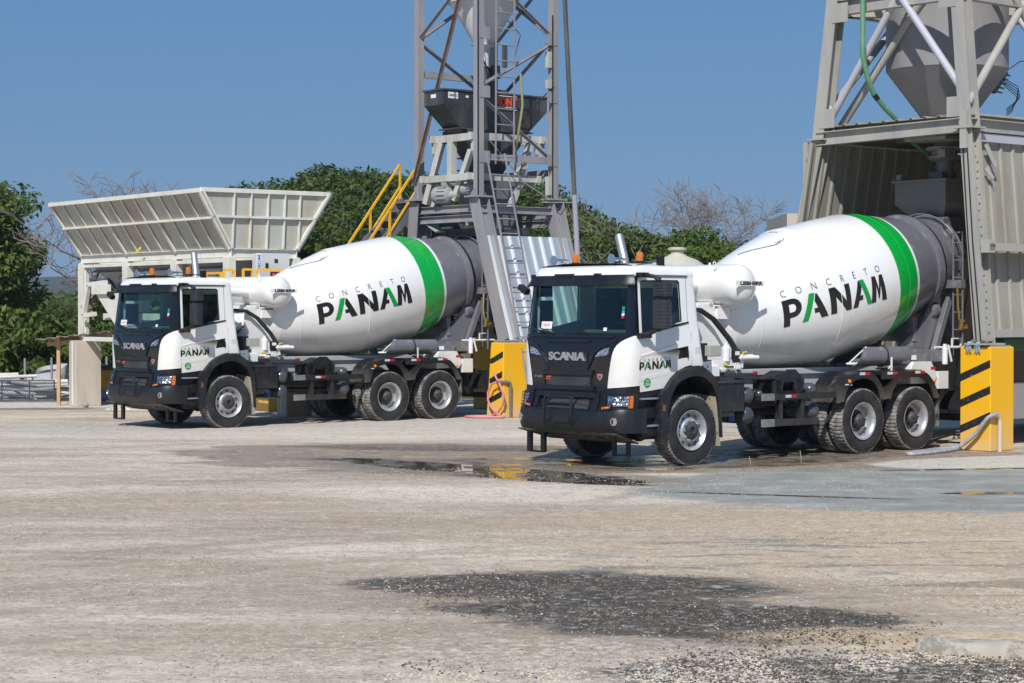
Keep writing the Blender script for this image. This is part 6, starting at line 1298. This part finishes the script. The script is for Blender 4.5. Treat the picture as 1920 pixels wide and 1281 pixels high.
# silo
sg = froot('grey_silo', 'big grey cement silo with a cone bottom inside the cream tower', 'silo', FR, (-7.6, .0, 7.7)); C0 = Vector((-7.6, .02, 0)); b = MB()
b.lathe([(5.2, .24), (5.62, .24), (5.56, .30), (6.58, 1.055), (6.60, 1.075), (11.5, 1.075), (11.8, .4)], C0, (0, 0, 1), 44); fpart(b, 'silo_body', M['siloG'], sg, smooth=22)
b = MB(); a = R(205); d = Vector((math.cos(a), math.sin(a), 0)); e = R(75)
b.box((C0.x+1.03*math.cos(R(20)), C0.y+1.03*math.sin(R(20)), 6.80), (.06, .06, .14)); b.box((C0.x+.5*math.cos(R(30)), C0.y+.5*math.sin(R(30)), 6.10), (.08, .1, .06)); fpart(b, 'lifting_lug', M['crm'], sg)
for k in range(4):
    a = R(45+90*k); b = MB().bar((C0.x+math.cos(a)*1.0, C0.y+math.sin(a)*1.0, 7.72), (C0.x+math.cos(a)*1.75, C0.y+math.sin(a)*1.75, 7.72), .2, .3); fpart(b, 'support_bracket', M['crm'], sg)
b = MB(); b.lathe([(0, .20), (.05, .30), (.10, .30), (.12, .22), (.18, .22), (.2, .34), (.26, .34), (.28, .2)], (-7.55, .02, 4.98), (0, 0, 1), 18); b.box((-7.3, .25, 5.1), (.3, .16, .14)); fpart(b, 'butterfly_valve', M['crm'], sg)
b = MB(); b.lathe([(0, .17), (.6, .15)], (-7.55, .02, 4.42), (0, 0, 1), 16); fpart(b, 'flexible_sleeve', M['siloG'], sg)
hg = froot('weigh_hopper', 'small dusty grey weigh hopper hanging in the shade inside the cladding', 'hopper', FR, (-7.5, 0, 4)); b = MB()
frust(b, ringf(-6.95, -8.05, .50, -.62, 4.62), ringf(-6.95, -8.05, .50, -.62, 4.22)); frust(b, ringf(-6.95, -8.05, .50, -.62, 4.22), ringf(-7.2, -7.8, .26, -.30, 3.90)); frust(b, ringf(-7.2, -7.8, .26, -.30, 3.90), ringf(-7.2, -7.8, .26, -.30, 3.45)); b.add(ringf(-6.95, -8.05, .50, -.62, 4.62), [(0, 1, 2, 3)]); fpart(b, 'hopper_body', M['hopG'], hg, smooth=0)
b = MB(); b.bb(-6.90, -8.1, .55, -.67, 4.60, 4.64); b.box((-7.0, -.5, 4.70), (.2, .1, .1)); b.box((-7.5, .0, 4.72), (.4, .3, .14)); fpart(b, 'hopper_flange', M['hopG'], hg)
for X_, f_ in ((XA, yA), (XA, yB)):
    for z_ in (5.75, 7.6): fpart(MB().box((X_+.13, f_(z_)+(-.16 if f_ is yA else .16), z_), (.012, .36, .34)), 'gusset_plate', M['crm'], tr, smooth=0)
for dx_ in (.03, -.06): fpart(MB().tube([(XA+.14, yA(5.2)+dx_, 5.2), (XA+.15, yA(3.5)+dx_, 3.5), (XA+.14, yA(1.9)+dx_, 1.85)], .012, 5), 'cable', M['hose'], tr)
for i_ in range(12): fpart(MB().lathe([(0, .016), (.014, .016)], (XA+.02+.03*(i_ % 2), yA(2.1+i_*.27)+.127, 2.1+i_*.27), (0, 1, 0), 6), 'bolt', M['steelD'], tr)
# sheet cladding: two side walls, roof
cl1 = froot('sheet_cladding', 'sunlit cream corrugated side wall of the silo shed right of the tower leg', 'cladding', FR, (-8.5, 1.8, 2.0)); b = ribbed(lambda u, v, o: (u, yA(v)-.05+o, v), -6.18, -14.0, .34, .09, .035, 2.02, 5.18); fpart(b, 'wall_sheet', M['crmS'], cl1, smooth=0)
b = ribbed(lambda u, v, o: (u, yA(v)-.02+o, v), -6.18, -14.0, .34, .08, .02, 5.32, 5.60); fpart(b, 'eaves_sheet', M['crmS'], cl1, smooth=0)
fpart(MB().bb(-6.25, -14.0, yA(5.2)-.06, yA(5.2)+.05, 5.17, 5.31), 'flashing', M['lilac'], cl1); fpart(MB().bb(-6.2, -14, yA(2.0)-.1, yA(2.0)+.02, 1.88, 2.02), 'flashing', M['crm'], cl1)
b = MB(); b.bb(-5.95, -12.0, 2.10, 2.20, 3.32, 3.44); b.box((-6.0, 2.12, 3.40), (.18, .16, .22)); b.bb(-5.95, -12.0, 1.93, 2.10, 3.44, 3.46); fpart(b, 'sheeting_rail', M['crm'], cl1, smooth=0)
b = MB(); b.bar((-6.35, 1.80, 5.12), (-6.55, 1.86, 4.75), .02, .08); b.bar((-6.35, 1.80, 4.72), (-6.48, 1.86, 4.55), .02, .06); fpart(b, 'bent_strip', M['crm'], cl1)
cl2 = froot('sheet_cladding', 'shaded corrugated inner wall on the far side of the silo shed', 'cladding', FR, (-8.5, -1.8, 2.0)); b = ribbed(lambda u, v, o: (u, yB(v)+.02+o, v), -5.72, -14.0, .34, .08, .04, .2, 5.32); fpart(b, 'wall_sheet', M['crmS'], cl2, smooth=0)
b = MB()
for z in (2.2, 3.7, 5.1): b.bar((-5.8, yB(z)-.05, z), (-14, yB(z)-.05, z), .06, .1)
fpart(b, 'sheeting_rail', M['crm'], cl2)
cl3 = froot('shed_roof', 'low cream sheet roof over the loading bay between the tower legs', 'roof', FR, (-9, 0, 5.5)); b = ribbed(lambda u, v, o: (v, u, 5.60+.02*math.sin(v*3)+o), 1.74, -1.62, .3, .07, .03, -6.0, -14.0); fpart(b, 'roof_sheet', M['crmS'], cl3, smooth=0)
b = MB()
for x in (-6.8, -8.1, -10): b.bar((x, 1.6, 5.50), (x, -1.5, 5.50), .1, .14)
b.box((-7.0, .2, 5.34), (.5, .9, .06)); fpart(b, 'purlin', M['crm'], cl3)
cl4 = froot('sheet_cladding', 'dark back wall of sheet cladding closing the loading bay', 'cladding', FR, (-14, 0, 2.5)); b = ribbed(lambda u, v, o: (-14.05+o, u, v), 1.7, -2.2, .34, .08, .03, .1, 5.5); fpart(b, 'wall_sheet', M['crmS'], cl4, smooth=0)
# pillars
o = pillar(FR, -5.86, -6.50, 2.28, 1.66, 1.73, 'big yellow pillar with black stripes and blue gloves on top, nearest the right edge', True, GP, flare=0)
pillar(FR, -5.86, -6.50, -2.2, -2.8, 1.73, 'yellow pillar hidden behind the drum of the nearer truck', False, GP)
pillar(FR, -9.05, -9.65, 2.3, 1.7, 1.73, 'yellow pillar beyond the right edge behind the big striped one', False, GP); pillar(FR, -9.05, -9.65, -2.2, -2.8, 1.73, 'yellow pillar deep inside the loading bay', False, GP)
gl = froot('work_gloves', 'pair of wet blue grey work gloves draped over the top of the big striped pillar', 'gloves', FR, (-5.84, 1.92, 1.76))
for gx in (.10, -.08):
    b = MB(); b.lathe([(0, .03), (.03, .05), (.07, .048), (.10, .03)], (-5.90, 1.94+gx, 1.775), (1, 0, -.12), 10)
    for i in range(4): b.tube([(-5.83, 1.90+gx+i*.025, 1.765), (-5.82, 1.895+gx+i*.03, 1.71), (-5.825, 1.89+gx+i*.034, 1.645-.012*(i % 2))], [.013, .012, .009], 7)
    b.tube([(-5.85, 1.88+gx, 1.77), (-5.83, 1.86+gx, 1.73)], [.014, .011], 7); fpart(b, 'glove', pmat('glove_blue', (.13, .27, .42), .8, dirt=(.45, .45, .42), dscale=25, damt=.7, dlo=.4, dhi=.6), gl)
rg = froot('grey_rag', 'dark stained rag lying behind the gloves on the big striped pillar', 'rag', FR, (-6.1, 1.95, 1.78)); b = MB(); r = random.Random(2)
for i in range(9): b.box((-6.0+r.uniform(-.1, .1), 1.97+r.uniform(-.16, .16), 1.795+r.uniform(0, .04)), (.12, .12, .03), Matrix.Rotation(r.uniform(-.5, .5), 3, 'X') @ Matrix.Rotation(r.uniform(0, 3), 3, 'Z'))
fpart(b, 'cloth', M['dusty'], rg)
# standpipe with hose at the big pillar
HG = pmat('grey_blue_hose', (.25, .28, .34), .55, dirt=(.5, .47, .42), dscale=9, damt=.7, dlo=.42, dhi=.6); PVC = pmat('cement_splashed_pvc', (.56, .50, .38), .6, dirt=(.7, .4, .08), dscale=6, damt=.3)
sp = froot('standpipe', 'cream cement splashed standpipe on the right face of the big striped pillar', 'pipe', FR, (-6.02, 2.33, 0)); b = MB(); b.tube([(-6.04, 2.34, 0), (-6.04, 2.34, .50), (-6.03, 2.34, .56), (-5.98, 2.34, .60), (-5.88, 2.345, .61)], .036, 10); fpart(b, 'riser', PVC, sp, smooth=60)
hs = froot('grey_hose', 'grey water hose hanging from the standpipe and looping along the wet ground', 'hose', FR, (-5.6, 2.3, 0)); b = MB()
pth = [(-5.98, 2.34, .62), (-5.86, 2.35, .61), (-5.78, 2.30, .57), (-5.76, 2.20, .46), (-5.76, 2.10, .33), (-5.75, 1.95, .20), (-5.72, 1.80, .09), (-5.66, 1.66, .035), (-5.45, 1.62, .03), (-5.0, 1.72, .03), (-4.55, 1.85, .03), (-4.22, 1.92, .03), (-4.10, 1.98, .03), (-4.15, 2.06, .03), (-4.5, 2.05, .03), (-4.95, 1.98, .03), (-5.4, 1.86, .03), (-5.8, 1.70, .03), (-6.1, 1.62, .03), (-6.3, 1.42, .03), (-6.2, 1.25, .05)]
pp2 = []
for i in range(len(pth)-1):
    p0, p1, p2, p3 = [Vector(pth[min(max(i+k, 0), len(pth)-1)]) for k in (-1, 0, 1, 2)]
    for t in (0, .25, .5, .75): pp2.append(.5*((2*p1)+(p2-p0)*t+(2*p0-5*p1+4*p2-p3)*t*t+(3*p1-p0-3*p2+p3)*t**3))
b.tube(pp2, .034, 10); fpart(b, 'hose_run', HG, hs, smooth=60)
gh = froot('green_hose', 'green air hose hanging from the tower down to the roof of the loading bay', 'hose', FR, (-6, -.3, 7.5)); b = MB()
GHp = [(-5.70, -.32, 8.4), (-5.68, -.3, 7.2), (-5.67, -.3, 6.78), (-5.80, -.3, 6.4), (-5.98, -.3, 6.10), (-6.30, -.3, 5.86), (-6.59, -.3, 5.70), (-7.04, -.3, 5.33), (-7.45, -.25, 5.11)]
b.tube(GHp, .045, 10, 0); b.tube([Vector(GHp[4])*.98+Vector(GHp[3])*.02, Vector(GHp[4])*.7+Vector(GHp[5])*.3], .049, 10, 1); fpart(b, 'hose_run', [pmat('green_hose_rubber', (.10, .26, .14), .5, dirt=(.3, .35, .28), damt=.5), M['black']], gh, smooth=60)
wr = froot('cable_bunch', 'bunch of thin black cables curling out of a fitting on the silo cone', 'cables', FR, (-8.5, .5, 6.3)); b = MB()
for i in range(5): b.tube([(-8.52, .55, 6.50-i*.03), (-8.75, .7, 6.35-.05*i), (-8.75+.05*i, .75, 6.15-.04*i), (-8.45, .8, 6.0-.03*i), (-8.15, .9, 5.9-.03*i)], .008, 5)
b.tube([(-8.55, .55, 6.6), (-8.8, .7, 6.80), (-9.2, .8, 6.86), (-9.8, .9, 6.75), (-10.3, 1.0, 6.4), (-10.4, 1.0, 5.8)], .010, 5); fpart(b, 'cable', M['hose'], wr)
b = MB(); b.bar((-8.35, .45, 6.25), (-8.62, .52, 6.62), .10, .10)
for i in range(5): b.bar((-8.36-.06*i, .52, 6.25+.08*i), (-8.40-.06*i, .62, 6.22+.08*i), .03, .03)
fpart(b, 'terminal_strip', M['dgray'], wr)
gc = froot('service_cabinet', 'dark green and grey service cabinet half hidden behind the big striped pillar', 'cabinet', FR, (-8.3, 1.9, 0)); fpart(MB().bb(-7.3, -9.0, 1.5, .9, 1.62, 1.86), 'cabinet_top', pmat('deep_green_paint', (.01, .09, .06), .4), gc, bevel=.02); fpart(MB().bb(-7.35, -8.95, 1.48, .92, 1.1, 1.62), 'cabinet_body', pmat('deep_blue_black', (.012, .02, .035), .4), gc); fpart(MB().bb(-7.3, -9.0, 1.5, .9, .45, 1.09), 'cabinet_base', M['siloG'], gc, bevel=.01); fpart(MB().bb(-7.5, -7.6, 1.4, 1.3, 0, .45).bb(-8.8, -8.9, 1.4, 1.3, 0, .45), 'leg', M['steelD'], gc)
for i, (x, y, h) in enumerate(((3.63, 30.9, .11), (4.53, 31.8, .14), (2.4, 31.05, .12))):
    b = MB(); b.tube([(0, 0, 0), (-.02, 0, h)], .0045, 5); ob = b.build('marker_peg', M['conc'], None); ob.location = (x, y, 0); tag(ob, ('short pale peg in the wet ground beneath the middle of the nearer truck', 'pale peg in the wet ground just before the rear wheels of the nearer truck', 'short pale peg beside the front wheel of the nearer truck')[i], 'peg')
# ================================================================== trees and hills
def leafmat(name, c1, c2, c3):
    m, t, b = nt(name); g = N(t, 'ShaderNodeNewGeometry'); tc = N(t, 'ShaderNodeTexCoord').outputs['Object']
    c = ramp(t, g.outputs['Random Per Island'], [(0, c1), (.5, c2), (1, c3)]); c = mixc(t, ramp(t, noise_n(t, tc, .55, 3), [(.4, 0), (.65, .5)]), c, c3)
    oi = N(t, 'ShaderNodeObjectInfo'); c = mixc(t, mth(t, 'MULTIPLY', oi.outputs['Random'], .35), c, c1)
    t.links.new(c, b.inputs['Base Color']); b.inputs['Roughness'].default_value = .6; b.inputs['Specular IOR Level'].default_value = .3
    tl = N(t, 'ShaderNodeBsdfTranslucent'); t.links.new(c, tl.inputs[0]); mx = N(t, 'ShaderNodeMixShader'); mx.inputs[0].default_value = .32; t.links.new(b.outputs[0], mx.inputs[1]); t.links.new(tl.outputs[0], mx.inputs[2]); t.links.new(mx.outputs[0], t.nodes['Material Output'].inputs[0]); return m
LF = [leafmat('leaves_mid', (.05, .085, .014), (.09, .145, .024), (.15, .20, .04)), leafmat('leaves_dark', (.04, .068, .014), (.075, .115, .024), (.12, .165, .04)), leafmat('leaves_olive', (.08, .095, .026), (.12, .14, .038), (.17, .19, .06))]
BK = pmat('bark', (.16, .13, .10), .9, bmp=.6, bscale=25); BKG = pmat('bare_branch_grey', (.24, .205, .185), .9, bmp=.4); BKD = pmat('bare_branch_pale', (.22, .18, .16), .9)
def crown_mesh(name, rx, rz, zc, nb, nl, ls, seed, m, flat=False, droop=0):
    r = np.random.RandomState(seed); V = []; bl = []
    for i in range(nb):
        d = r.normal(size=3); d /= np.linalg.norm(d); k = r.uniform(.25, 1)**.5; c = np.array([d[0]*rx*k, d[1]*rx*k, d[2]*rz*k])
        if flat: c[2] = rz*.55*(1-(np.hypot(c[0], c[1])/rx)**2)*r.uniform(.3, 1)+r.uniform(-.25, .1)*rz
        bl.append((c, r.uniform(.16, .34)*rx*(.8 if flat else 1)))
    w = np.array([b[1]**2 for b in bl]); w /= w.sum(); idx = r.choice(nb, nl, p=w)
    d = r.normal(size=(nl, 3)); d[:, 2] = np.where(d[:, 2] < 0, d[:, 2]*.75, d[:, 2]); d /= np.linalg.norm(d, axis=1)[:, None]
    rad = np.array([b[1] for b in bl])[idx]*r.uniform(.55, 1.12, nl); cen = np.array([b[0] for b in bl])[idx]; P = cen+d*rad[:, None]*np.array([1, 1, .72]); P[:, 2] += zc
    nrm = d*.6+r.normal(size=(nl, 3))*.6+np.array([0, 0, .35]); nrm /= np.linalg.norm(nrm, axis=1)[:, None]; a = np.cross(nrm, r.normal(size=(nl, 3))); a /= np.linalg.norm(a, axis=1)[:, None]; b2 = np.cross(nrm, a); s = ls*r.uniform(.6, 1.4, nl)[:, None]
    q = np.stack([P-a*s, P+b2*s*.45+nrm*s*.15, P+a*s, P-b2*s*.45+nrm*s*.15], 1).reshape(-1, 3)
    me = bpy.data.meshes.new(name); me.vertices.add(len(q)); me.vertices.foreach_set('co', q.ravel()); me.loops.add(len(q)); me.loops.foreach_set('vertex_index', np.arange(len(q))); me.polygons.add(nl); me.polygons.foreach_set('loop_start', np.arange(nl)*4); me.polygons.foreach_set('loop_total', np.full(nl, 4)); me.materials.append(m); me.update(); me.validate(); return me, bl
def trunk_mb(h, r0, bl, zc, seed):
    b = MB(); r = random.Random(seed); top = Vector((r.uniform(-.2, .2)*h*.2, r.uniform(-.2, .2)*h*.2, zc*.75)); b.tube([(0, 0, -.3), (top.x*.3, top.y*.3, zc*.35), top], [r0*1.3, r0, r0*.7], 9)
    for c, rr in bl[:14]:
        e = Vector((c[0], c[1], c[2]+zc)); s = top*.8+Vector((0, 0, r.uniform(-.1, .1)*zc)); mid = (s+e)/2+Vector((r.uniform(-.2, .2), r.uniform(-.2, .2), r.uniform(-.1, .3))); b.tube([s, mid, e], [r0*.45, r0*.3, r0*.1], 6)
    return b
PROT = {}
def proto(key, rx, rz, zc, nb, nl, ls, seed, m, flat=False):
    me, bl = crown_mesh('crown', rx, rz, zc, nb, nl, ls, seed, m, flat); tb = trunk_mb(zc, .05*zc+.06, bl, zc, seed); to = tb.build('trunk', BK, None); tm = to.data; bpy.data.objects.remove(to); PROT[key] = (me, tm)
proto('round', 2.6, 2.0, 3.6, 80, 26000, .11, 1, LF[0]); proto('dark', 2.9, 2.3, 4.0, 80, 26000, .12, 2, LF[1]); proto('umbrella', 4.6, 2.2, 6.2, 110, 42000, .13, 3, LF[1], True); proto('umbrella2', 4.2, 2.5, 5.6, 110, 42000, .125, 4, LF[0], True); proto('bush', 1.4, .95, .8, 40, 6500, .09, 5, LF[0]); proto('olive', 2.3, 2.0, 2.9, 60, 18000, .095, 6, LF[2]); proto('near', 3.2, 2.7, 4.3, 110, 34000, .12, 7, LF[0])
def tree(name, kind, lab, x, y, s, grp, sz=None, z=0, cat='tree'):
    o = root(name, lab, cat, (x, y, z), rnd.uniform(0, 6.28), grp); o.scale = (s, s, s*(sz or 1)); cm, tm = PROT[kind]
    for n_, me in (('trunk', tm), ('crown', cm)): c = bpy.data.objects.new(n_ if cat == 'tree' else ('foliage' if n_ == 'crown' else 'stem'), me); col.objects.link(c); c.parent = o
    return o
U = 'tall broad-crowned trees behind the yard'
for i, (x, y, s, k) in enumerate([(-14.2, 108, 1.0, 'umbrella2'), (-10.9, 104, 1.12, 'umbrella'), (-7.6, 106, 1.22, 'umbrella'), (-4.2, 110, 1.18, 'umbrella2'), (-.8, 108, 1.16, 'umbrella'), (1.6, 102, 1.02, 'umbrella2'), (-17.0, 112, .92, 'umbrella'), (-12.5, 98, .82, 'umbrella2'), (-8.8, 96, .95, 'umbrella'), (-5.4, 97, .92, 'umbrella2'), (-2.2, 96, .92, 'umbrella')]):
    tree('broad_tree', k, 'broad umbrella-shaped green tree on the skyline between the aggregate bin and the grey tower', x, y, s, U)
Mx = 'mid green trees filling the space behind the trucks'
rr = random.Random(3)
for i in range(20):
    x = -15+i*1.55+rr.uniform(-.5, .5); y = rr.uniform(72, 86)
    tree('bushy_tree', rr.choice(('dark', 'round')), 'bushy dark green tree behind the yard, seen past the trucks and bin legs', x, y, rr.uniform(.50, .62) if x < -8.5 else rr.uniform(.62, .85), Mx)
Rt = [(3.6, 78, .78, 'round', 'low rounded tree left of the lilac pipe beside the galvanised sheet'), (5.0, 80, .86, 'olive', 'yellowish leafy tree directly behind the exhaust stack of the nearer truck'), (6.6, 82, .98, 'round', 'bright green bushy tree just right of the exhaust stack'), (8.1, 84, .72, 'olive', 'thin olive scrub tree above the roof beacon of the nearer truck'), (10.2, 86, .78, 'dark', 'dark low tree beneath the wide bare tree'), (12.4, 90, .7, 'olive', 'olive scrub left of the drum top'), (2.2, 76, .72, 'dark', 'dark tree behind the galvanised sheet'), (14.5, 95, .55, 'olive', 'low scrub tree hidden behind the nearer drum'), (9.0, 76, .6, 'olive', 'greyish scrub tree behind the cream water tank')]
for x, y, s, k, l in Rt: tree('scrub_tree', k, l, x, y, s, 'scrubby trees right of the grey tower')
# left: big near tree, bank of shrubs, far wood
tree('leafy_tree', 'near', 'big leafy tree rising against the sky at the left edge', -19.75, 72, 1.0, None)
tree('leafy_tree', 'near', 'second leafy tree leaning out of the left edge lower down', -21.4, 70, .8, None)
tree('leafy_tree', 'dark', 'dark shaded tree under the big leafy one', -19.2, 70, .5, None)
for i in range(22): tree('shrub', 'bush', 'green shrub in the bank of bushes behind the scrap heap', -16.5+i*.52+rr.uniform(-.3, .3), rr.uniform(56.5, 62), rr.uniform(.75, 1.25), 'shrubs in the bank behind the scrap heap', cat='shrub')
for i in range(16): tree('slope_tree', rr.choice(('dark', 'round')), 'small round tree on the wooded slope at the left', -27+i*1.1, rr.uniform(88, 118), rr.uniform(.34, .44), 'small trees on the wooded slope at the left')
# far wood and hills
def hill(name, y, x0, x1, h, seed, m, kind, n=120, base=0, lab=None, cat=None, amp=.4, dep=200):
    b = MB(); us = lin(x0, x1, n); b.grid(lambda x, v: (x, y+dep*v*(1-.0), base+h*(math.sin(min(1, v*1.15)*math.pi/1.3))*(1+amp*mnoise.noise(Vector((x/(h*9), seed, v)))+amp*.12*mnoise.noise(Vector((x/(h*.7), seed, v*6))))), us, lin(0, 1, 24)); o = b.build(name, m, None, fixn=False, smooth=180); tag(o, lab, cat, kind=kind); return o
def woodmat(c1, c2, sc):
    m, t, b = nt('distant_wood'); tc = N(t, 'ShaderNodeTexCoord').outputs['Object']; v = N(t, 'ShaderNodeTexVoronoi'); v.inputs['Scale'].default_value = sc; t.links.new(tc, v.inputs[0]); n = noise_n(t, tc, sc*2.5, 6, .7)
    t.links.new(mixc(t, ramp(t, n, [(.35, 0), (.65, 1)]), c1, c2), b.inputs['Base Color']); b.inputs['Roughness'].default_value = .95; bump(t, b, mth(t, 'ADD', v.outputs['Distance'], n), 1, 3.0/sc*.3); return m
hill('hills', 1500, -900, 900, 27, 2.2, woodmat((.03, .05, .018), (.05, .08, .03), .05), 'structure')
# mid-distance wood as one rolling canopy of leaf clumps
def wood(name, x0, x1, y0, y1, hf, n, ls, m, lab):
    r = np.random.RandomState(21); V = []; x = r.uniform(x0, x1, n); y = r.uniform(y0, y1, n); z = np.array([hf(a, b)+.9*mnoise.noise(Vector((a/3.2, b/5, 0)))+.5*mnoise.noise(Vector((a/1.3, b/2, 4))) for a, b in zip(x, y)]); z += r.uniform(-.5, .2, n)
    P = np.stack([x, y, z], 1); nr = r.normal(size=(n, 3))*.7+np.array([0, -.4, .8]); nr /= np.linalg.norm(nr, axis=1)[:, None]; a = np.cross(nr, r.normal(size=(n, 3))); a /= np.linalg.norm(a, axis=1)[:, None]; b2 = np.cross(nr, a); s = ls*r.uniform(.6, 1.4, n)[:, None]
    q = np.stack([P-a*s, P+b2*s*.6, P+a*s, P-b2*s*.6], 1).reshape(-1, 3); me = bpy.data.meshes.new(name); me.vertices.add(len(q)); me.vertices.foreach_set('co', q.ravel()); me.loops.add(len(q)); me.loops.foreach_set('vertex_index', np.arange(len(q))); me.polygons.add(n); me.polygons.foreach_set('loop_start', np.arange(n)*4); me.polygons.foreach_set('loop_total', np.full(n, 4)); me.materials.append(m); me.update(); me.validate()
    ob = bpy.data.objects.new(name, me); col.objects.link(ob); tag(ob, lab, 'wood', kind='stuff')
wood('distant_wood', -75, 55, 120, 260, lambda x, y: 1.2+(y-120)/140*3.0, 60000, .45, LF[1], 'dense green wood rolling across the middle distance')
# bare trees
def bare(name, lab, x, y, h, r0, seed, spread, depth, m, lean=(0, 0), grp=None, tw=3, first=2, rmin=.010):
    o = root(name, lab, 'tree', (x, y, 0), 0, grp); tb, cb = MB(), MB(); r = random.Random(seed)
    def grow(p, d, L, rad, k):
        pts = [p]; q = p; dd = d
        for i in range(4): dd = (dd+Vector((r.uniform(-.22, .22), r.uniform(-.22, .22), r.uniform(-.10, .16)))).normalized(); q = q+dd*(L/4); pts.append(q)
        (tb if k <= 1 else cb).tube(pts, [max(rmin, rad*q_) for q_ in (1, .9, .82, .75, .66)], 7 if k < 2 else 5, cap=False)
        if k >= depth: return
        for i in range(first if k == 0 else tw):
            at = pts[-1] if i == 0 else pts[r.choice((2, 3, 4))]; a = Vector((r.uniform(-1, 1), r.uniform(-.6, .6), r.uniform(-.25, .55))).normalized(); nd = (dd*(1-spread)+a*spread).normalized(); grow(at, nd, L*r.uniform(.6, .82), rad*(.66 if i == 0 else .52), k+1)
    grow(Vector((0, 0, -.2)), Vector((lean[0], lean[1], 1)).normalized(), h, r0, 0); tb.build('trunk', m, o, smooth=60); cb.build('branches', m, o, smooth=60)
bare('bare_tree', 'wide bare grey tree spreading against the sky left of the silo shed', 8.3, 84, 2.65, .11, 17, .62, 6, BKG, first=4, tw=4, rmin=.008)
bare('bare_tree', 'small bare tree with crooked limbs rising from the greenery right of the lilac pipe', 4.0, 82, 2.75, .12, 5, .5, 5, BKD, (.0, 0), rmin=.012)
bare('bare_tree', 'curling leafless branches between the leafy tree and the aggregate bin', -13.2, 68, 3.0, .12, 29, .6, 6, BKD, (-.30, 0))
bare('bare_tree', 'thin bare twigs just above the rim of the aggregate bin', -17.0, 94, 1.75, .06, 31, .6, 6, BKG)
bare('bare_tree', 'tangle of pale bare twigs behind the galvanised sheet', 1.3, 74, 2.2, .09, 9, .6, 5, BKG)

# ================================================================== haze: one closed even box of pale air
hz = MB().bb(-2450, 2450, -90, 2350, -1.0, 60).build('haze', None, None, smooth=0)
mz = bpy.data.materials.new('haze_air'); mz.use_nodes = True; tz = mz.node_tree; tz.nodes.remove(tz.nodes['Principled BSDF']); pv = tz.nodes.new('ShaderNodeVolumePrincipled')
pv.inputs['Color'].default_value = (.80, .88, 1.0, 1); pv.inputs['Density'].default_value = .00021; pv.inputs['Anisotropy'].default_value = .1; tz.links.new(pv.outputs[0], tz.nodes['Material Output'].inputs['Volume'])
hz.data.materials.clear(); hz.data.materials.append(mz); tag(hz, kind='stuff')
